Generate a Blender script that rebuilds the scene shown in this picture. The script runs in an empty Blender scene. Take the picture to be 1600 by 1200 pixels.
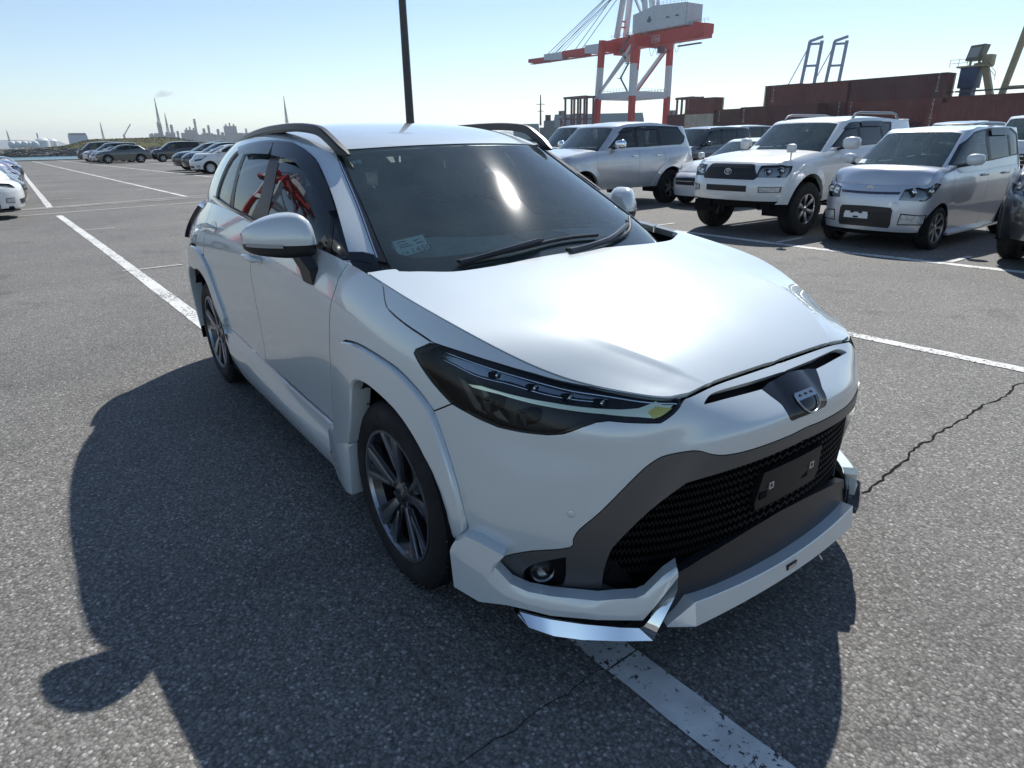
import bpy, bmesh, math, random
import numpy as np
from mathutils import Vector, Matrix
from mathutils.geometry import delaunay_2d_cdt
R = math.radians
rnd = random.Random(7)
scene = bpy.context.scene
col = scene.collection

# ---------------------------------------------------------------- camera, sky, sun, exposure
def cam_basis(yaw, pitch, roll):
    d = Vector((math.cos(yaw) * math.cos(pitch), math.sin(yaw) * math.cos(pitch), math.sin(pitch)))
    r = d.cross(Vector((0, 0, 1))).normalized()
    u = r.cross(d)
    c, s = math.cos(roll), math.sin(roll)
    return c * r + s * u, -s * r + c * u, d

CAM = Vector((1.8551, -1.6814, 1.5022))
_r, _u, _d = cam_basis(R(144.474), R(-20.688), R(-.995))
cam_data = bpy.data.cameras.new('camera')
cam_data.lens = 36 * 1012.52 / 1600
cam_data.sensor_width = 36
cam_data.clip_start = 0.02
cam_data.clip_end = 40000
camera = bpy.data.objects.new('camera', cam_data)
camera.matrix_world = Matrix(((_r.x, _u.x, -_d.x, CAM.x), (_r.y, _u.y, -_d.y, CAM.y), (_r.z, _u.z, -_d.z, CAM.z), (0, 0, 0, 1)))
col.objects.link(camera)
scene.camera = camera

SUN = Vector((-.378, .573, .727)).normalized()          # towards the sun
world = bpy.data.worlds.new('World')
scene.world = world
world.use_nodes = True
wn = world.node_tree.nodes
wl = world.node_tree.links
bg = wn['Background']
sky = wn.new('ShaderNodeTexSky')
sky.sky_type = 'NISHITA'
sky.sun_disc = False
sky.sun_elevation = math.asin(SUN.z)
sky.sun_rotation = math.atan2(SUN.x, SUN.y)
sky.air_density = 0.95
sky.dust_density = 0.05
sky.ozone_density = 1.5
sky.altitude = 0
wl.new(sky.outputs['Color'], bg.inputs['Color'])
bg.inputs['Strength'].default_value = 0.112

sun_data = bpy.data.lights.new('sun', 'SUN')
sun_data.energy = 5.0
sun_data.angle = R(0.53)
sun_data.color = (1.0, 0.97, 0.915)
sun = bpy.data.objects.new('sun', sun_data)
sun.rotation_euler = SUN.to_track_quat('Z', 'Y').to_euler()
col.objects.link(sun)

vs = scene.view_settings
vs.view_transform = 'Standard'
vs.look = 'None'
vs.exposure = 0.25
vs.gamma = 1.0
vs.use_curve_mapping = False

# ---------------------------------------------------------------- object helpers
def link(o, parent=None):
    col.objects.link(o)
    if parent is not None:
        o.parent = parent
    return o

def tag(o, label=None, cat=None, group=None, kind=None):
    if label: o['label'] = label
    if cat: o['category'] = cat
    if group: o['group'] = group
    if kind: o['kind'] = kind
    return o

def empty(name, loc=(0, 0, 0), rz=0.0, label=None, cat=None, group=None):
    o = bpy.data.objects.new(name, None)
    o.empty_display_size = .2
    o.location = loc
    o.rotation_euler = (0, 0, rz)
    link(o)
    return tag(o, label, cat, group)

def copy_tree(o, parent=None):
    c = o.copy()
    col.objects.link(c)
    c.parent = parent
    for ch in o.children:
        copy_tree(ch, c)
    return c

def mesh_obj(name, V, F, mat, parent=None, smooth=False, angle=None, mats=None, fm=None):
    me = bpy.data.meshes.new(name)
    me.from_pydata([tuple(map(float, v)) for v in V], [], [tuple(int(i) for i in f) for f in F])
    if mats:
        for m in mats: me.materials.append(m)
        if fm is not None: me.polygons.foreach_set('material_index', list(fm))
    elif mat is not None:
        me.materials.append(mat)
    me.update()
    if smooth:
        me.polygons.foreach_set('use_smooth', [True] * len(me.polygons))
        if angle is not None:
            me.set_sharp_from_angle(angle=R(angle))
    return link(bpy.data.objects.new(name, me), parent)

class MB:
    """collects simple solids into one mesh"""
    def __init__(s): s.V = []; s.F = []
    def add(s, V, F):
        n = len(s.V); s.V += [tuple(v) for v in V]; s.F += [tuple(i + n for i in f) for f in F]; return s
    def box(s, a, b):
        (x0, y0, z0), (x1, y1, z1) = a, b
        return s.add([(x0, y0, z0), (x1, y0, z0), (x1, y1, z0), (x0, y1, z0), (x0, y0, z1), (x1, y0, z1), (x1, y1, z1), (x0, y1, z1)],
                     [(0, 3, 2, 1), (4, 5, 6, 7), (0, 1, 5, 4), (1, 2, 6, 5), (2, 3, 7, 6), (3, 0, 4, 7)])
    def bar(s, p, q, w, h=None, up=(0, 0, 1)):
        h = h or w
        p, q = Vector(p), Vector(q); d = (q - p).normalized()
        u = Vector(up)
        if abs(d.dot(u)) > .98: u = Vector((1, 0, 0))
        a = d.cross(u).normalized() * w / 2; b = a.cross(d).normalized() * h / 2
        return s.add([p - a - b, p + a - b, p + a + b, p - a + b, q - a - b, q + a - b, q + a + b, q - a + b],
                     [(0, 3, 2, 1), (4, 5, 6, 7), (0, 1, 5, 4), (1, 2, 6, 5), (2, 3, 7, 6), (3, 0, 4, 7)])
    def tube(s, pts, r, n=8, cap=True):
        pts = [Vector(p) for p in pts]
        rs = r if isinstance(r, (list, tuple)) else [r] * len(pts)
        rings = []
        a = None
        for i, p in enumerate(pts):
            d = ((pts[min(i + 1, len(pts) - 1)]) - (pts[max(i - 1, 0)])).normalized()
            if a is None:
                u = Vector((0, 0, 1)) if abs(d.z) < .9 else Vector((1, 0, 0))
                a = d.cross(u).normalized()
            else:
                a = (a - d * a.dot(d)).normalized()
            b = d.cross(a)
            rings.append([p + (a * math.cos(2 * math.pi * k / n) + b * math.sin(2 * math.pi * k / n)) * rs[i] for k in range(n)])
        V = [v for g in rings for v in g]; F = []
        for i in range(len(pts) - 1):
            for k in range(n):
                F.append((i * n + k, i * n + (k + 1) % n, (i + 1) * n + (k + 1) % n, (i + 1) * n + k))
        if cap:
            F.append(tuple(range(n - 1, -1, -1))); F.append(tuple((len(pts) - 1) * n + k for k in range(n)))
        return s.add(V, F)
    def prism(s, poly, axis, a, b):
        """extrude a 2-D polygon along an axis from a to b ('y': poly is (x,z); 'x': (y,z); 'z': (x,y))"""
        def P(q, t): return {'y': (q[0], t, q[1]), 'x': (t, q[0], q[1]), 'z': (q[0], q[1], t)}[axis]
        n = len(poly)
        V = [P(q, a) for q in poly] + [P(q, b) for q in poly]
        F = [tuple(range(n)), tuple(range(2 * n - 1, n - 1, -1))] + [(i, n + i, n + (i + 1) % n, (i + 1) % n) for i in range(n)]
        return s.add(V, F)
    def lathe(s, prof, axis='z', n=32, c=(0, 0, 0), close=False):
        """prof: (radius, height) pairs, spun about the axis through c"""
        V = []; F = []; m = len(prof)
        for k in range(n):
            t = 2 * math.pi * k / n; cs, sn = math.cos(t), math.sin(t)
            for r_, h in prof:
                q = {'z': (r_ * cs, r_ * sn, h), 'y': (r_ * cs, h, r_ * sn), 'x': (h, r_ * cs, r_ * sn)}[axis]
                V.append((q[0] + c[0], q[1] + c[1], q[2] + c[2]))
        for k in range(n):
            k2 = (k + 1) % n
            for i in range(m - 1 + (1 if close else 0)):
                i2 = (i + 1) % m
                F.append((k * m + i, k2 * m + i, k2 * m + i2, k * m + i2))
        return s.add(V, F)
    def build(s, name, mat, parent=None, smooth=False, angle=35, bevel=0.0, fix=True):
        me = bpy.data.meshes.new(name)
        me.from_pydata([tuple(map(float, v)) for v in s.V], [], s.F)
        bm = bmesh.new(); bm.from_mesh(me)
        if bevel > 0:
            es = [e for e in bm.edges if len(e.link_faces) == 2 and e.calc_face_angle(0) > R(28)]
            bmesh.ops.bevel(bm, geom=es, offset=bevel, segments=2, profile=.5, affect='EDGES')
        if fix:
            bmesh.ops.recalc_face_normals(bm, faces=bm.faces)
        bm.to_mesh(me); bm.free()
        if mat is not None: me.materials.append(mat)
        if smooth or bevel > 0:
            me.polygons.foreach_set('use_smooth', [True] * len(me.polygons))
            me.set_sharp_from_angle(angle=R(angle))
        return link(bpy.data.objects.new(name, me), parent)

# ---------------------------------------------------------------- materials
MATS = {}
def mat(name, c=(.5, .5, .5), rough=.5, metal=0.0, spec=.5, coat=0.0, emit=None, estr=1.0, coat_rough=.03):
    if name in MATS: return MATS[name]
    m = bpy.data.materials.new(name); m.use_nodes = True
    b = m.node_tree.nodes['Principled BSDF']
    b.inputs['Base Color'].default_value = (*c, 1)
    b.inputs['Roughness'].default_value = rough
    b.inputs['Metallic'].default_value = metal
    b.inputs['Specular IOR Level'].default_value = spec
    b.inputs['Coat Weight'].default_value = coat
    b.inputs['Coat Roughness'].default_value = coat_rough
    if emit:
        b.inputs['Emission Color'].default_value = (*emit, 1); b.inputs['Emission Strength'].default_value = estr
    MATS[name] = m
    return m

def nodes(m): return m.node_tree.nodes, m.node_tree.links, m.node_tree.nodes['Principled BSDF']

def vary(m, scale=3.0, amt=.25, rscale=None, ramt=.0, bump=0.0, bscale=60, detail=4, coords='Object'):
    """break up a flat colour with procedural noise: colour x (1-amt .. 1+amt), roughness, fine relief"""
    N, L, b = nodes(m)
    tc = N.new('ShaderNodeTexCoord')
    nz = N.new('ShaderNodeTexNoise'); nz.inputs['Scale'].default_value = scale; nz.inputs['Detail'].default_value = detail
    L.new(tc.outputs[coords], nz.inputs['Vector'])
    mr = N.new('ShaderNodeMapRange'); mr.inputs[1].default_value = .3; mr.inputs[2].default_value = .7
    mr.inputs[3].default_value = 1 - amt; mr.inputs[4].default_value = 1 + amt
    L.new(nz.outputs['Fac'], mr.inputs[0])
    hs = N.new('ShaderNodeMix'); hs.data_type = 'RGBA'; hs.blend_type = 'MULTIPLY'; hs.inputs[0].default_value = 1
    hs.inputs[6].default_value = b.inputs['Base Color'].default_value
    L.new(mr.outputs[0], hs.inputs[7]); L.new(hs.outputs[2], b.inputs['Base Color'])
    if ramt:
        r0 = b.inputs['Roughness'].default_value
        m2 = N.new('ShaderNodeMapRange'); m2.inputs[1].default_value = .3; m2.inputs[2].default_value = .7
        m2.inputs[3].default_value = max(.02, r0 - ramt); m2.inputs[4].default_value = min(1, r0 + ramt)
        n2 = N.new('ShaderNodeTexNoise'); n2.inputs['Scale'].default_value = rscale or scale * 2.3; n2.inputs['Detail'].default_value = 5
        L.new(tc.outputs[coords], n2.inputs['Vector']); L.new(n2.outputs['Fac'], m2.inputs[0]); L.new(m2.outputs[0], b.inputs['Roughness'])
    if bump:
        n3 = N.new('ShaderNodeTexNoise'); n3.inputs['Scale'].default_value = bscale; n3.inputs['Detail'].default_value = 3
        L.new(tc.outputs[coords], n3.inputs['Vector'])
        bp = N.new('ShaderNodeBump'); bp.inputs['Strength'].default_value = bump; bp.inputs['Distance'].default_value = .01
        L.new(n3.outputs['Fac'], bp.inputs['Height']); L.new(bp.outputs['Normal'], b.inputs['Normal'])
    return m

def paint(name, c, metal=.0, rough=.32, flake=.0, coat=1.0, dirt=.05):
    """car paint: base with fine flakes under a clear coat, faint dust"""
    if name in MATS: return MATS[name]
    m = mat(name, c, rough, metal, .5, coat, coat_rough=.025)
    m.node_tree.nodes['Principled BSDF'].inputs['Coat IOR'].default_value = 1.75
    N, L, b = nodes(m)
    tc = N.new('ShaderNodeTexCoord')
    if flake:
        vo = N.new('ShaderNodeTexVoronoi'); vo.inputs['Scale'].default_value = 900
        L.new(tc.outputs['Object'], vo.inputs['Vector'])
        bp = N.new('ShaderNodeBump'); bp.inputs['Strength'].default_value = flake; bp.inputs['Distance'].default_value = .0006
        L.new(vo.outputs['Color'], bp.inputs['Height']); L.new(bp.outputs['Normal'], b.inputs['Normal'])
    nz = N.new('ShaderNodeTexNoise'); nz.inputs['Scale'].default_value = 2.4; nz.inputs['Detail'].default_value = 8
    L.new(tc.outputs['Object'], nz.inputs['Vector'])
    mr = N.new('ShaderNodeMapRange'); mr.inputs[1].default_value = .42; mr.inputs[2].default_value = .72; mr.inputs[3].default_value = 0; mr.inputs[4].default_value = dirt * 2
    L.new(nz.outputs['Fac'], mr.inputs[0])
    mx = N.new('ShaderNodeMix'); mx.data_type = 'RGBA'; mx.inputs[6].default_value = (*c, 1); mx.inputs[7].default_value = (.30, .28, .25, 1)
    L.new(mr.outputs[0], mx.inputs[0]); L.new(mx.outputs[2], b.inputs['Base Color'])
    m3 = N.new('ShaderNodeMapRange'); m3.inputs[1].default_value = .35; m3.inputs[2].default_value = .75; m3.inputs[3].default_value = .01; m3.inputs[4].default_value = .05
    L.new(nz.outputs['Fac'], m3.inputs[0]); L.new(m3.outputs[0], b.inputs['Coat Roughness'])
    return m

def glass(name, tint=(.6, .68, .66), refl=1.0, rough=.0, film=0.0):
    """thin pane: tinted see-through plus fresnel reflection; film = dust haze"""
    if name in MATS: return MATS[name]
    m = bpy.data.materials.new(name); m.use_nodes = True
    N = m.node_tree.nodes; L = m.node_tree.links
    N.remove(N['Principled BSDF']); out = N['Material Output']
    tr = N.new('ShaderNodeBsdfTransparent'); tr.inputs['Color'].default_value = (*tint, 1)
    gl = N.new('ShaderNodeBsdfGlossy'); gl.inputs['Roughness'].default_value = rough; gl.inputs['Color'].default_value = (refl, refl, refl, 1)
    fr = N.new('ShaderNodeFresnel'); fr.inputs['IOR'].default_value = 1.55
    mx = N.new('ShaderNodeMixShader')
    base = tr
    if film > 0:
        df = N.new('ShaderNodeBsdfDiffuse'); df.inputs['Color'].default_value = (.42, .60, .60, 1)
        tc = N.new('ShaderNodeTexCoord'); nz = N.new('ShaderNodeTexNoise'); nz.inputs['Scale'].default_value = 5; nz.inputs['Detail'].default_value = 9
        L.new(tc.outputs['Object'], nz.inputs['Vector'])
        mr = N.new('ShaderNodeMapRange'); mr.inputs[1].default_value = .3; mr.inputs[2].default_value = .75; mr.inputs[3].default_value = film * .7; mr.inputs[4].default_value = film * 1.3
        L.new(nz.outputs['Fac'], mr.inputs[0])
        m1 = N.new('ShaderNodeMixShader'); L.new(mr.outputs[0], m1.inputs[0]); L.new(tr.outputs[0], m1.inputs[1]); L.new(df.outputs[0], m1.inputs[2])
        base = m1
    L.new(fr.outputs[0], mx.inputs[0]); L.new(base.outputs[0], mx.inputs[1]); L.new(gl.outputs[0], mx.inputs[2]); L.new(mx.outputs[0], out.inputs['Surface'])
    MATS[name] = m
    return m

# ---------------------------------------------------------------- smooth surfaces (clamped cubic B-spline nets) and trimmed panels
def knots(n): return np.concatenate([np.zeros(3), np.linspace(0, 1, n - 2), np.ones(3)])
def grev(n):
    k = knots(n); return np.array([k[i + 1:i + 4].mean() for i in range(n)])
def basis(n, t):
    p = 3; k = knots(n); t = np.clip(np.asarray(t, float), 0, 1 - 1e-9)
    N = np.zeros((len(t), len(k) - 1))
    for i in range(len(k) - 1): N[:, i] = (t >= k[i]) & (t < k[i + 1])
    for d in range(1, p + 1):
        M = np.zeros((len(t), len(k) - 1 - d))
        for i in range(len(k) - 1 - d):
            a = k[i + d] - k[i]; b = k[i + d + 1] - k[i + 1]
            if a > 0: M[:, i] += (t - k[i]) / a * N[:, i]
            if b > 0: M[:, i] += (k[i + d + 1] - t) / b * N[:, i + 1]
        if d == p - 1: N2 = M
        N = M
    D = np.zeros_like(N)
    for i in range(n):
        a = k[i + p] - k[i]; b = k[i + p + 1] - k[i + 1]
        if a > 0: D[:, i] += p / a * N2[:, i]
        if b > 0: D[:, i] -= p / b * N2[:, i + 1]
    return N, D

class Surf:
    def __init__(s, net, sgn=1): s.net = np.array(net, float); s.sgn = sgn
    def ev(s, u, v):
        u = np.atleast_1d(u).astype(float); v = np.atleast_1d(v).astype(float)
        A, dA = basis(s.net.shape[0], u); B, dB = basis(s.net.shape[1], v)
        X = np.einsum('ki,ijc->kjc', A, s.net)
        P = np.einsum('kjc,kj->kc', X, B); Pv = np.einsum('kjc,kj->kc', X, dB)
        Pu = np.einsum('kjc,kj->kc', np.einsum('ki,ijc->kjc', dA, s.net), B)
        n = np.cross(Pu, Pv) * s.sgn; n /= np.linalg.norm(n, axis=1)[:, None] + 1e-12
        return P, n, Pu, Pv

class Edge:
    """a net whose v=1 edge (and u=0 edge) is pulled onto neighbouring surfaces' edges"""
    def __init__(s, base, vedge=None, uedge=None, sgn=1): s.b = base; s.ve = vedge; s.ue = uedge; s.sgn = sgn
    def pos(s, u, v):
        P = s.b.ev(u, v)[0]
        if s.ve is not None: P = P + (v ** 3)[:, None] * (s.ve(u) - s.b.ev(u, np.ones_like(u))[0])
        if s.ue is not None:
            z = np.zeros_like(u); Q = s.b.ev(z, v)[0]
            if s.ve is not None: Q = Q + (v ** 3)[:, None] * (s.ve(z) - s.b.ev(z, np.ones_like(u))[0])
            P = P + ((1 - u) ** 6)[:, None] * (s.ue(v) - Q)
        return P
    def ev(s, u, v):
        u = np.atleast_1d(u).astype(float); v = np.atleast_1d(v).astype(float); h = 1e-4
        u0 = np.clip(u - h, 0, 1); u1 = np.clip(u + h, 0, 1); v0 = np.clip(v - h, 0, 1); v1 = np.clip(v + h, 0, 1)
        P = s.pos(u, v)
        Pu = (s.pos(u1, v) - s.pos(u0, v)) / (u1 - u0)[:, None]; Pv = (s.pos(u, v1) - s.pos(u, v0)) / (v1 - v0)[:, None]
        n = np.cross(Pu, Pv) * s.sgn; n /= np.linalg.norm(n, axis=1)[:, None] + 1e-12
        return P, n, Pu, Pv

def solve_uv(surf, pts, comp, ulo=0.0, uhi=1.0):
    """surface parameters where the chosen two coordinates (comp) take given values"""
    if not hasattr(surf, '_g'):
        u, v = np.meshgrid(np.linspace(0, 1, 101), np.linspace(0, 1, 41), indexing='ij')
        surf._g = (u.ravel(), v.ravel(), surf.ev(u.ravel(), v.ravel())[0])
    gu, gv, gP = surf._g
    Q = np.asarray(pts, float)
    pen = np.where((gu < ulo) | (gu > uhi), 1e3, 0)
    i = (((gP[None][:, :, comp] - Q[:, None]) ** 2).sum(2) + pen[None]).argmin(1)
    X = np.stack([gu[i], gv[i]], 1)
    for _ in range(12):
        P, n, Pu, Pv = surf.ev(X[:, 0], X[:, 1])
        r = P[:, comp] - Q; a, b = Pu[:, comp], Pv[:, comp]
        det = a[:, 0] * b[:, 1] - a[:, 1] * b[:, 0]; det = np.where(np.abs(det) < 1e-9, 1e-9, det)
        d = np.stack([-(r[:, 0] * b[:, 1] - r[:, 1] * b[:, 0]) / det, -(a[:, 0] * r[:, 1] - a[:, 1] * r[:, 0]) / det], 1)
        mm = np.abs(d).max(1, keepdims=True); d = d * np.minimum(1, .05 / np.maximum(mm, 1e-9))
        X = np.clip(X + d, 0, 1)
        if mm.max() < 1e-6: break
    return [tuple(x) for x in X]

def smooth_loop(pts, n=4, closed=True):
    """Catmull-Rom refinement of a polyline"""
    P = np.array(pts, float); m = len(P); out = []
    for i in range(m if closed else m - 1):
        if closed: p0, p1, p2, p3 = P[(i - 1) % m], P[i], P[(i + 1) % m], P[(i + 2) % m]
        else: p0, p1, p2, p3 = P[max(i - 1, 0)], P[i], P[i + 1], P[min(i + 2, m - 1)]
        for t in np.arange(n) / n:
            out.append(.5 * (2 * p1 + (p2 - p0) * t + (2 * p0 - 5 * p1 + 4 * p2 - p3) * t * t + (3 * p1 - p0 - 3 * p2 + p3) * t ** 3))
    if not closed: out.append(P[-1])
    return [tuple(q) for q in out]

def in_poly(pts, poly):
    x, y = pts[:, 0], pts[:, 1]; P = np.asarray(poly); c = np.zeros(len(pts), bool)
    for (x1, y1), (x2, y2) in zip(P, np.roll(P, -1, 0)):
        if y1 == y2: continue
        k = ((y1 > y) != (y2 > y)) & (x < (x2 - x1) * (y - y1) / (y2 - y1) + x1); c ^= k
    return c

def area2(P):
    P = np.asarray(P); x, y = P[:, 0], P[:, 1]; return (x * np.roll(y, -1) - np.roll(x, -1) * y).sum()

def densify(surf, loop, step):
    L = np.asarray(loop, float); out = []
    P = surf.ev(np.clip(L[:, 0], 0, 1), np.clip(L[:, 1], 0, 1))[0]
    for i in range(len(L)):
        j = (i + 1) % len(L); d = np.linalg.norm(P[j] - P[i]); n = max(1, int(math.ceil(d / step)))
        for k in range(n): out.append(L[i] + (L[j] - L[i]) * k / n)
    return np.array(out)

def inset(surf, loop, g, full):
    """move a loop (counter-clockwise) inwards by g metres on the surface"""
    L = np.asarray(loop, float); n = len(L)
    P, N, Pu, Pv = surf.ev(L[:, 0], L[:, 1])
    if abs(g) < 1e-9: return L
    t = np.roll(P, -1, 0) - np.roll(P, 1, 0); t /= np.linalg.norm(t, axis=1)[:, None] + 1e-12
    inw = np.cross(N * surf.sgn, t) * 1.0
    out = L.copy()
    for i in range(n):
        if full and L[i, 0 if full == 'u' else 1] < 1e-6: continue
        J = np.stack([Pu[i], Pv[i]], 1); d, *_ = np.linalg.lstsq(J, inw[i] * g, rcond=None)
        m = abs(d).max()
        if m > .03: d *= .03 / m
        out[i] += d
    return np.clip(out, 0, 1)

def tri_panel(surf, loop, holes, res, gap, full, step=None, extra=None):
    loop = np.asarray(loop, float)
    if area2(loop) < 0: loop = loop[::-1]
    loops = [inset(surf, densify(surf, np.clip(loop, 0, 1), step or res * .6), gap, full)]
    for h in holes:
        h = np.asarray(h, float)
        if area2(h) < 0: h = h[::-1]
        loops.append(inset(surf, densify(surf, h, step or res * .6), -gap, full))
    lo = loops[0].min(0); hi = loops[0].max(0)
    c = (lo + hi) / 2
    uu = np.linspace(lo[0], hi[0], 25); vv = np.linspace(lo[1], hi[1], 25)
    lu = np.linalg.norm(np.diff(surf.ev(uu, np.full(25, c[1]))[0], axis=0), axis=1).sum()
    lv = np.linalg.norm(np.diff(surf.ev(np.full(25, c[0]), vv)[0], axis=0), axis=1).sum()
    nu = max(3, int(lu / res)); nv = max(3, int(lv / res))
    gu, gv = np.meshgrid(np.linspace(lo[0], hi[0], nu + 1), np.linspace(lo[1], hi[1], nv + 1), indexing='ij')
    g = np.stack([gu.ravel(), gv.ravel()], 1)
    k = in_poly(g, loops[0])
    for h in loops[1:]: k &= ~in_poly(g, h)
    g = g[k]
    sc = np.array([lu / max(hi[0] - lo[0], 1e-6), lv / max(hi[1] - lo[1], 1e-6)])
    B = np.concatenate(loops) * sc
    if len(g):
        gs = g * sc
        dmin = np.concatenate([((gs[k:k + 400, None] - B[None]) ** 2).sum(2).min(1) for k in range(0, len(gs), 400)])
        g = g[dmin > (res * .45) ** 2]
    V = []; E = []
    for l in loops:
        n0 = len(V); V += [Vector(q * sc) for q in l]; E += [(n0 + i, n0 + (i + 1) % len(l)) for i in range(len(l))]
    V += [Vector(q * sc) for q in g]
    ov, oe, of, *_ = delaunay_2d_cdt(V, E, [], 0, 1e-7)
    UV = np.array([(q.x, q.y) for q in ov]) / sc
    T = np.array([f for f in of if len(f) == 3])
    cen = UV[T].mean(1)
    k = in_poly(cen, loops[0])
    for h in loops[1:]: k &= ~in_poly(cen, h)
    return UV, T[k]

def panel(name, surf, loop, m, parent, side=-1, holes=(), off=0.0, rim=.012, gap=.002, res=.035, full=None, offfn=None, step=None, analytic=True):
    """a piece of sheet cut out of a surface: side -1 = right (y=-w), +1 = left, 0 = both halves joined at the centre line"""
    UV, T = tri_panel(surf, loop, holes, res, gap, full if side == 0 else None, step)
    P, N, _, _ = surf.ev(UV[:, 0], UV[:, 1])
    d = offfn(UV, P) if offfn is not None else off
    P = P + N * (d[:, None] if hasattr(d, '__len__') else d)
    key = np.zeros(len(UV), bool)
    if side == 0:
        key = P[:, 1] < 1e-4; P[key, 1] = 0
    a_, b_, c_ = UV[T[:, 0]], UV[T[:, 1]], UV[T[:, 2]]
    fl = ((b_[:, 0] - a_[:, 0]) * (c_[:, 1] - a_[:, 1]) - (b_[:, 1] - a_[:, 1]) * (c_[:, 0] - a_[:, 0])) * surf.sgn < 0
    T = T.copy(); T[fl] = T[fl][:, ::-1]
    cnt = {}
    for t in T:
        for a, b in ((t[0], t[1]), (t[1], t[2]), (t[2], t[0])): cnt[(a, b)] = cnt.get((a, b), 0) + 1
    edges = [e for e in cnt if (e[1], e[0]) not in cnt and not (key[e[0]] and key[e[1]])]
    V = []; F = []; LN = []
    def emit(sg):
        M = np.array([1, sg, 1.0]); n0 = len(V)
        for q in P * M: V.append(tuple(q))
        NN = N * M
        for t in T:
            t2 = t if sg > 0 else t[::-1]
            F.append(tuple(n0 + i for i in t2)); LN.extend([tuple(NN[i]) for i in t2])
        if rim:
            for a, b in edges:
                n1 = len(V); q = [P[a], P[b], P[b] - N[b] * rim, P[a] - N[a] * rim]
                for x in q: V.append(tuple(x * M))
                o = (3, 2, 1, 0) if sg > 0 else (0, 1, 2, 3)
                nn = np.cross(q[3] - q[0], q[1] - q[0]) * -1; nn = -nn / (np.linalg.norm(nn) + 1e-12) * M
                F.append(tuple(n1 + i for i in o)); LN.extend([tuple(nn)] * 4)
    if side == 0: emit(1); emit(-1)
    else: emit(side)
    me = bpy.data.meshes.new(name); me.from_pydata(V, [], F); me.materials.append(m)
    if analytic and offfn is None:
        me.polygons.foreach_set('use_smooth', [True] * len(F))
        me.normals_split_custom_set(LN)
    else:
        bm = bmesh.new(); bm.from_mesh(me); bmesh.ops.remove_doubles(bm, verts=bm.verts, dist=1e-5); bm.to_mesh(me); bm.free()
        me.polygons.foreach_set('use_smooth', [True] * len(me.polygons)); me.set_sharp_from_angle(angle=R(40))
    return link(bpy.data.objects.new(name, me), parent)

def both(fn):
    """run a builder for the right (-1) and the left (+1) side"""
    return [fn(-1), fn(1)]

def sweep(name, rows, m, parent, side=-1, smooth=True, angle=50, closed=False, cap=False):
    """skin between point rows (each row a list of (x,w,z)); mirrored to a side"""
    A = np.array(rows, float); nr, nc = A.shape[:2]
    V = [(q[0], q[1] * side, q[2]) for r_ in A for q in r_]; F = []
    for i in range(nr - 1):
        for j in range(nc - (0 if closed else 1)):
            j2 = (j + 1) % nc; F.append((i * nc + j, i * nc + j2, (i + 1) * nc + j2, (i + 1) * nc + j))
    if cap:
        F.append(tuple(range(nc))); F.append(tuple((nr - 1) * nc + j for j in range(nc)))
    mb = MB(); mb.add(V, F)
    return mb.build(name, m, parent, smooth=smooth, angle=angle)

# ---------------------------------------------------------------- shared materials
m_white = paint('pearl_white_paint', (.635, .682, .682), metal=.18, rough=.25, flake=.06, dirt=.02)
m_black_plastic = vary(mat('black_plastic', (.012, .013, .015), .42, spec=.4), 30, .3, bump=.05, bscale=900)
m_black_gloss = mat('gloss_black', (.006, .006, .008), .08, spec=.6)
m_dark = mat('dark_cavity', (.008, .008, .009), .85, spec=.1)
m_gun = vary(mat('gunmetal_plastic', (.115, .115, .115), .36, .5, .5), 3, .08, bump=.04, bscale=1400)
m_rubber = vary(mat('tyre_rubber', (.016, .016, .017), .72, spec=.3), 9, .35, ramt=.12)
m_chrome = mat('chrome', (.86, .88, .90), .05, 1.0)
m_bright = mat('satin_chrome', (.70, .71, .72), .18, 1.0)
m_alloy = mat('machined_alloy', (.40, .41, .43), .28, 1.0)
m_alloy_dark = mat('dark_alloy', (.035, .035, .04), .25, .6, coat=.6)
m_alloy_silver = mat('silver_alloy', (.55, .56, .58), .30, .9)
m_screen = glass('windscreen_glass', (.76, .90, .88), film=.062, rough=.045)
m_sideglass = glass('side_glass', (.42, .52, .52), film=.012)
m_privacy = glass('privacy_glass', (.10, .12, .125), film=.01)
m_visor = glass('smoked_visor', (.10, .12, .14), film=.0)
m_lens = glass('lamp_lens', (.95, .97, .97), refl=.45, film=.0)
m_frit = mat('glass_frit', (.010, .012, .016), .35, spec=.3)
m_seat = vary(mat('seat_fabric', (.05, .052, .054), .85), 60, .3)
m_dash = vary(mat('dash_grey', (.36, .35, .32), .75), 25, .12, bump=.1, bscale=600)
m_redlens = mat('tail_lens', (.22, .01, .012), .08, coat=1)
m_drl = mat('light_guide', (.97, .98, .72), .28, .85, coat=.5)
m_amber = mat('amber_lens', (.85, .72, .15), .22, .6, coat=1)
m_lamp = mat('lamp_reflector', (.75, .77, .80), .12, 1.0)
m_paper = mat('paper', (.78, .86, .79), .8)
m_ink = mat('ink', (.03, .04, .05), .8)
m_belly = mat('underbody', (.012, .012, .013), .9, spec=.1)

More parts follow.
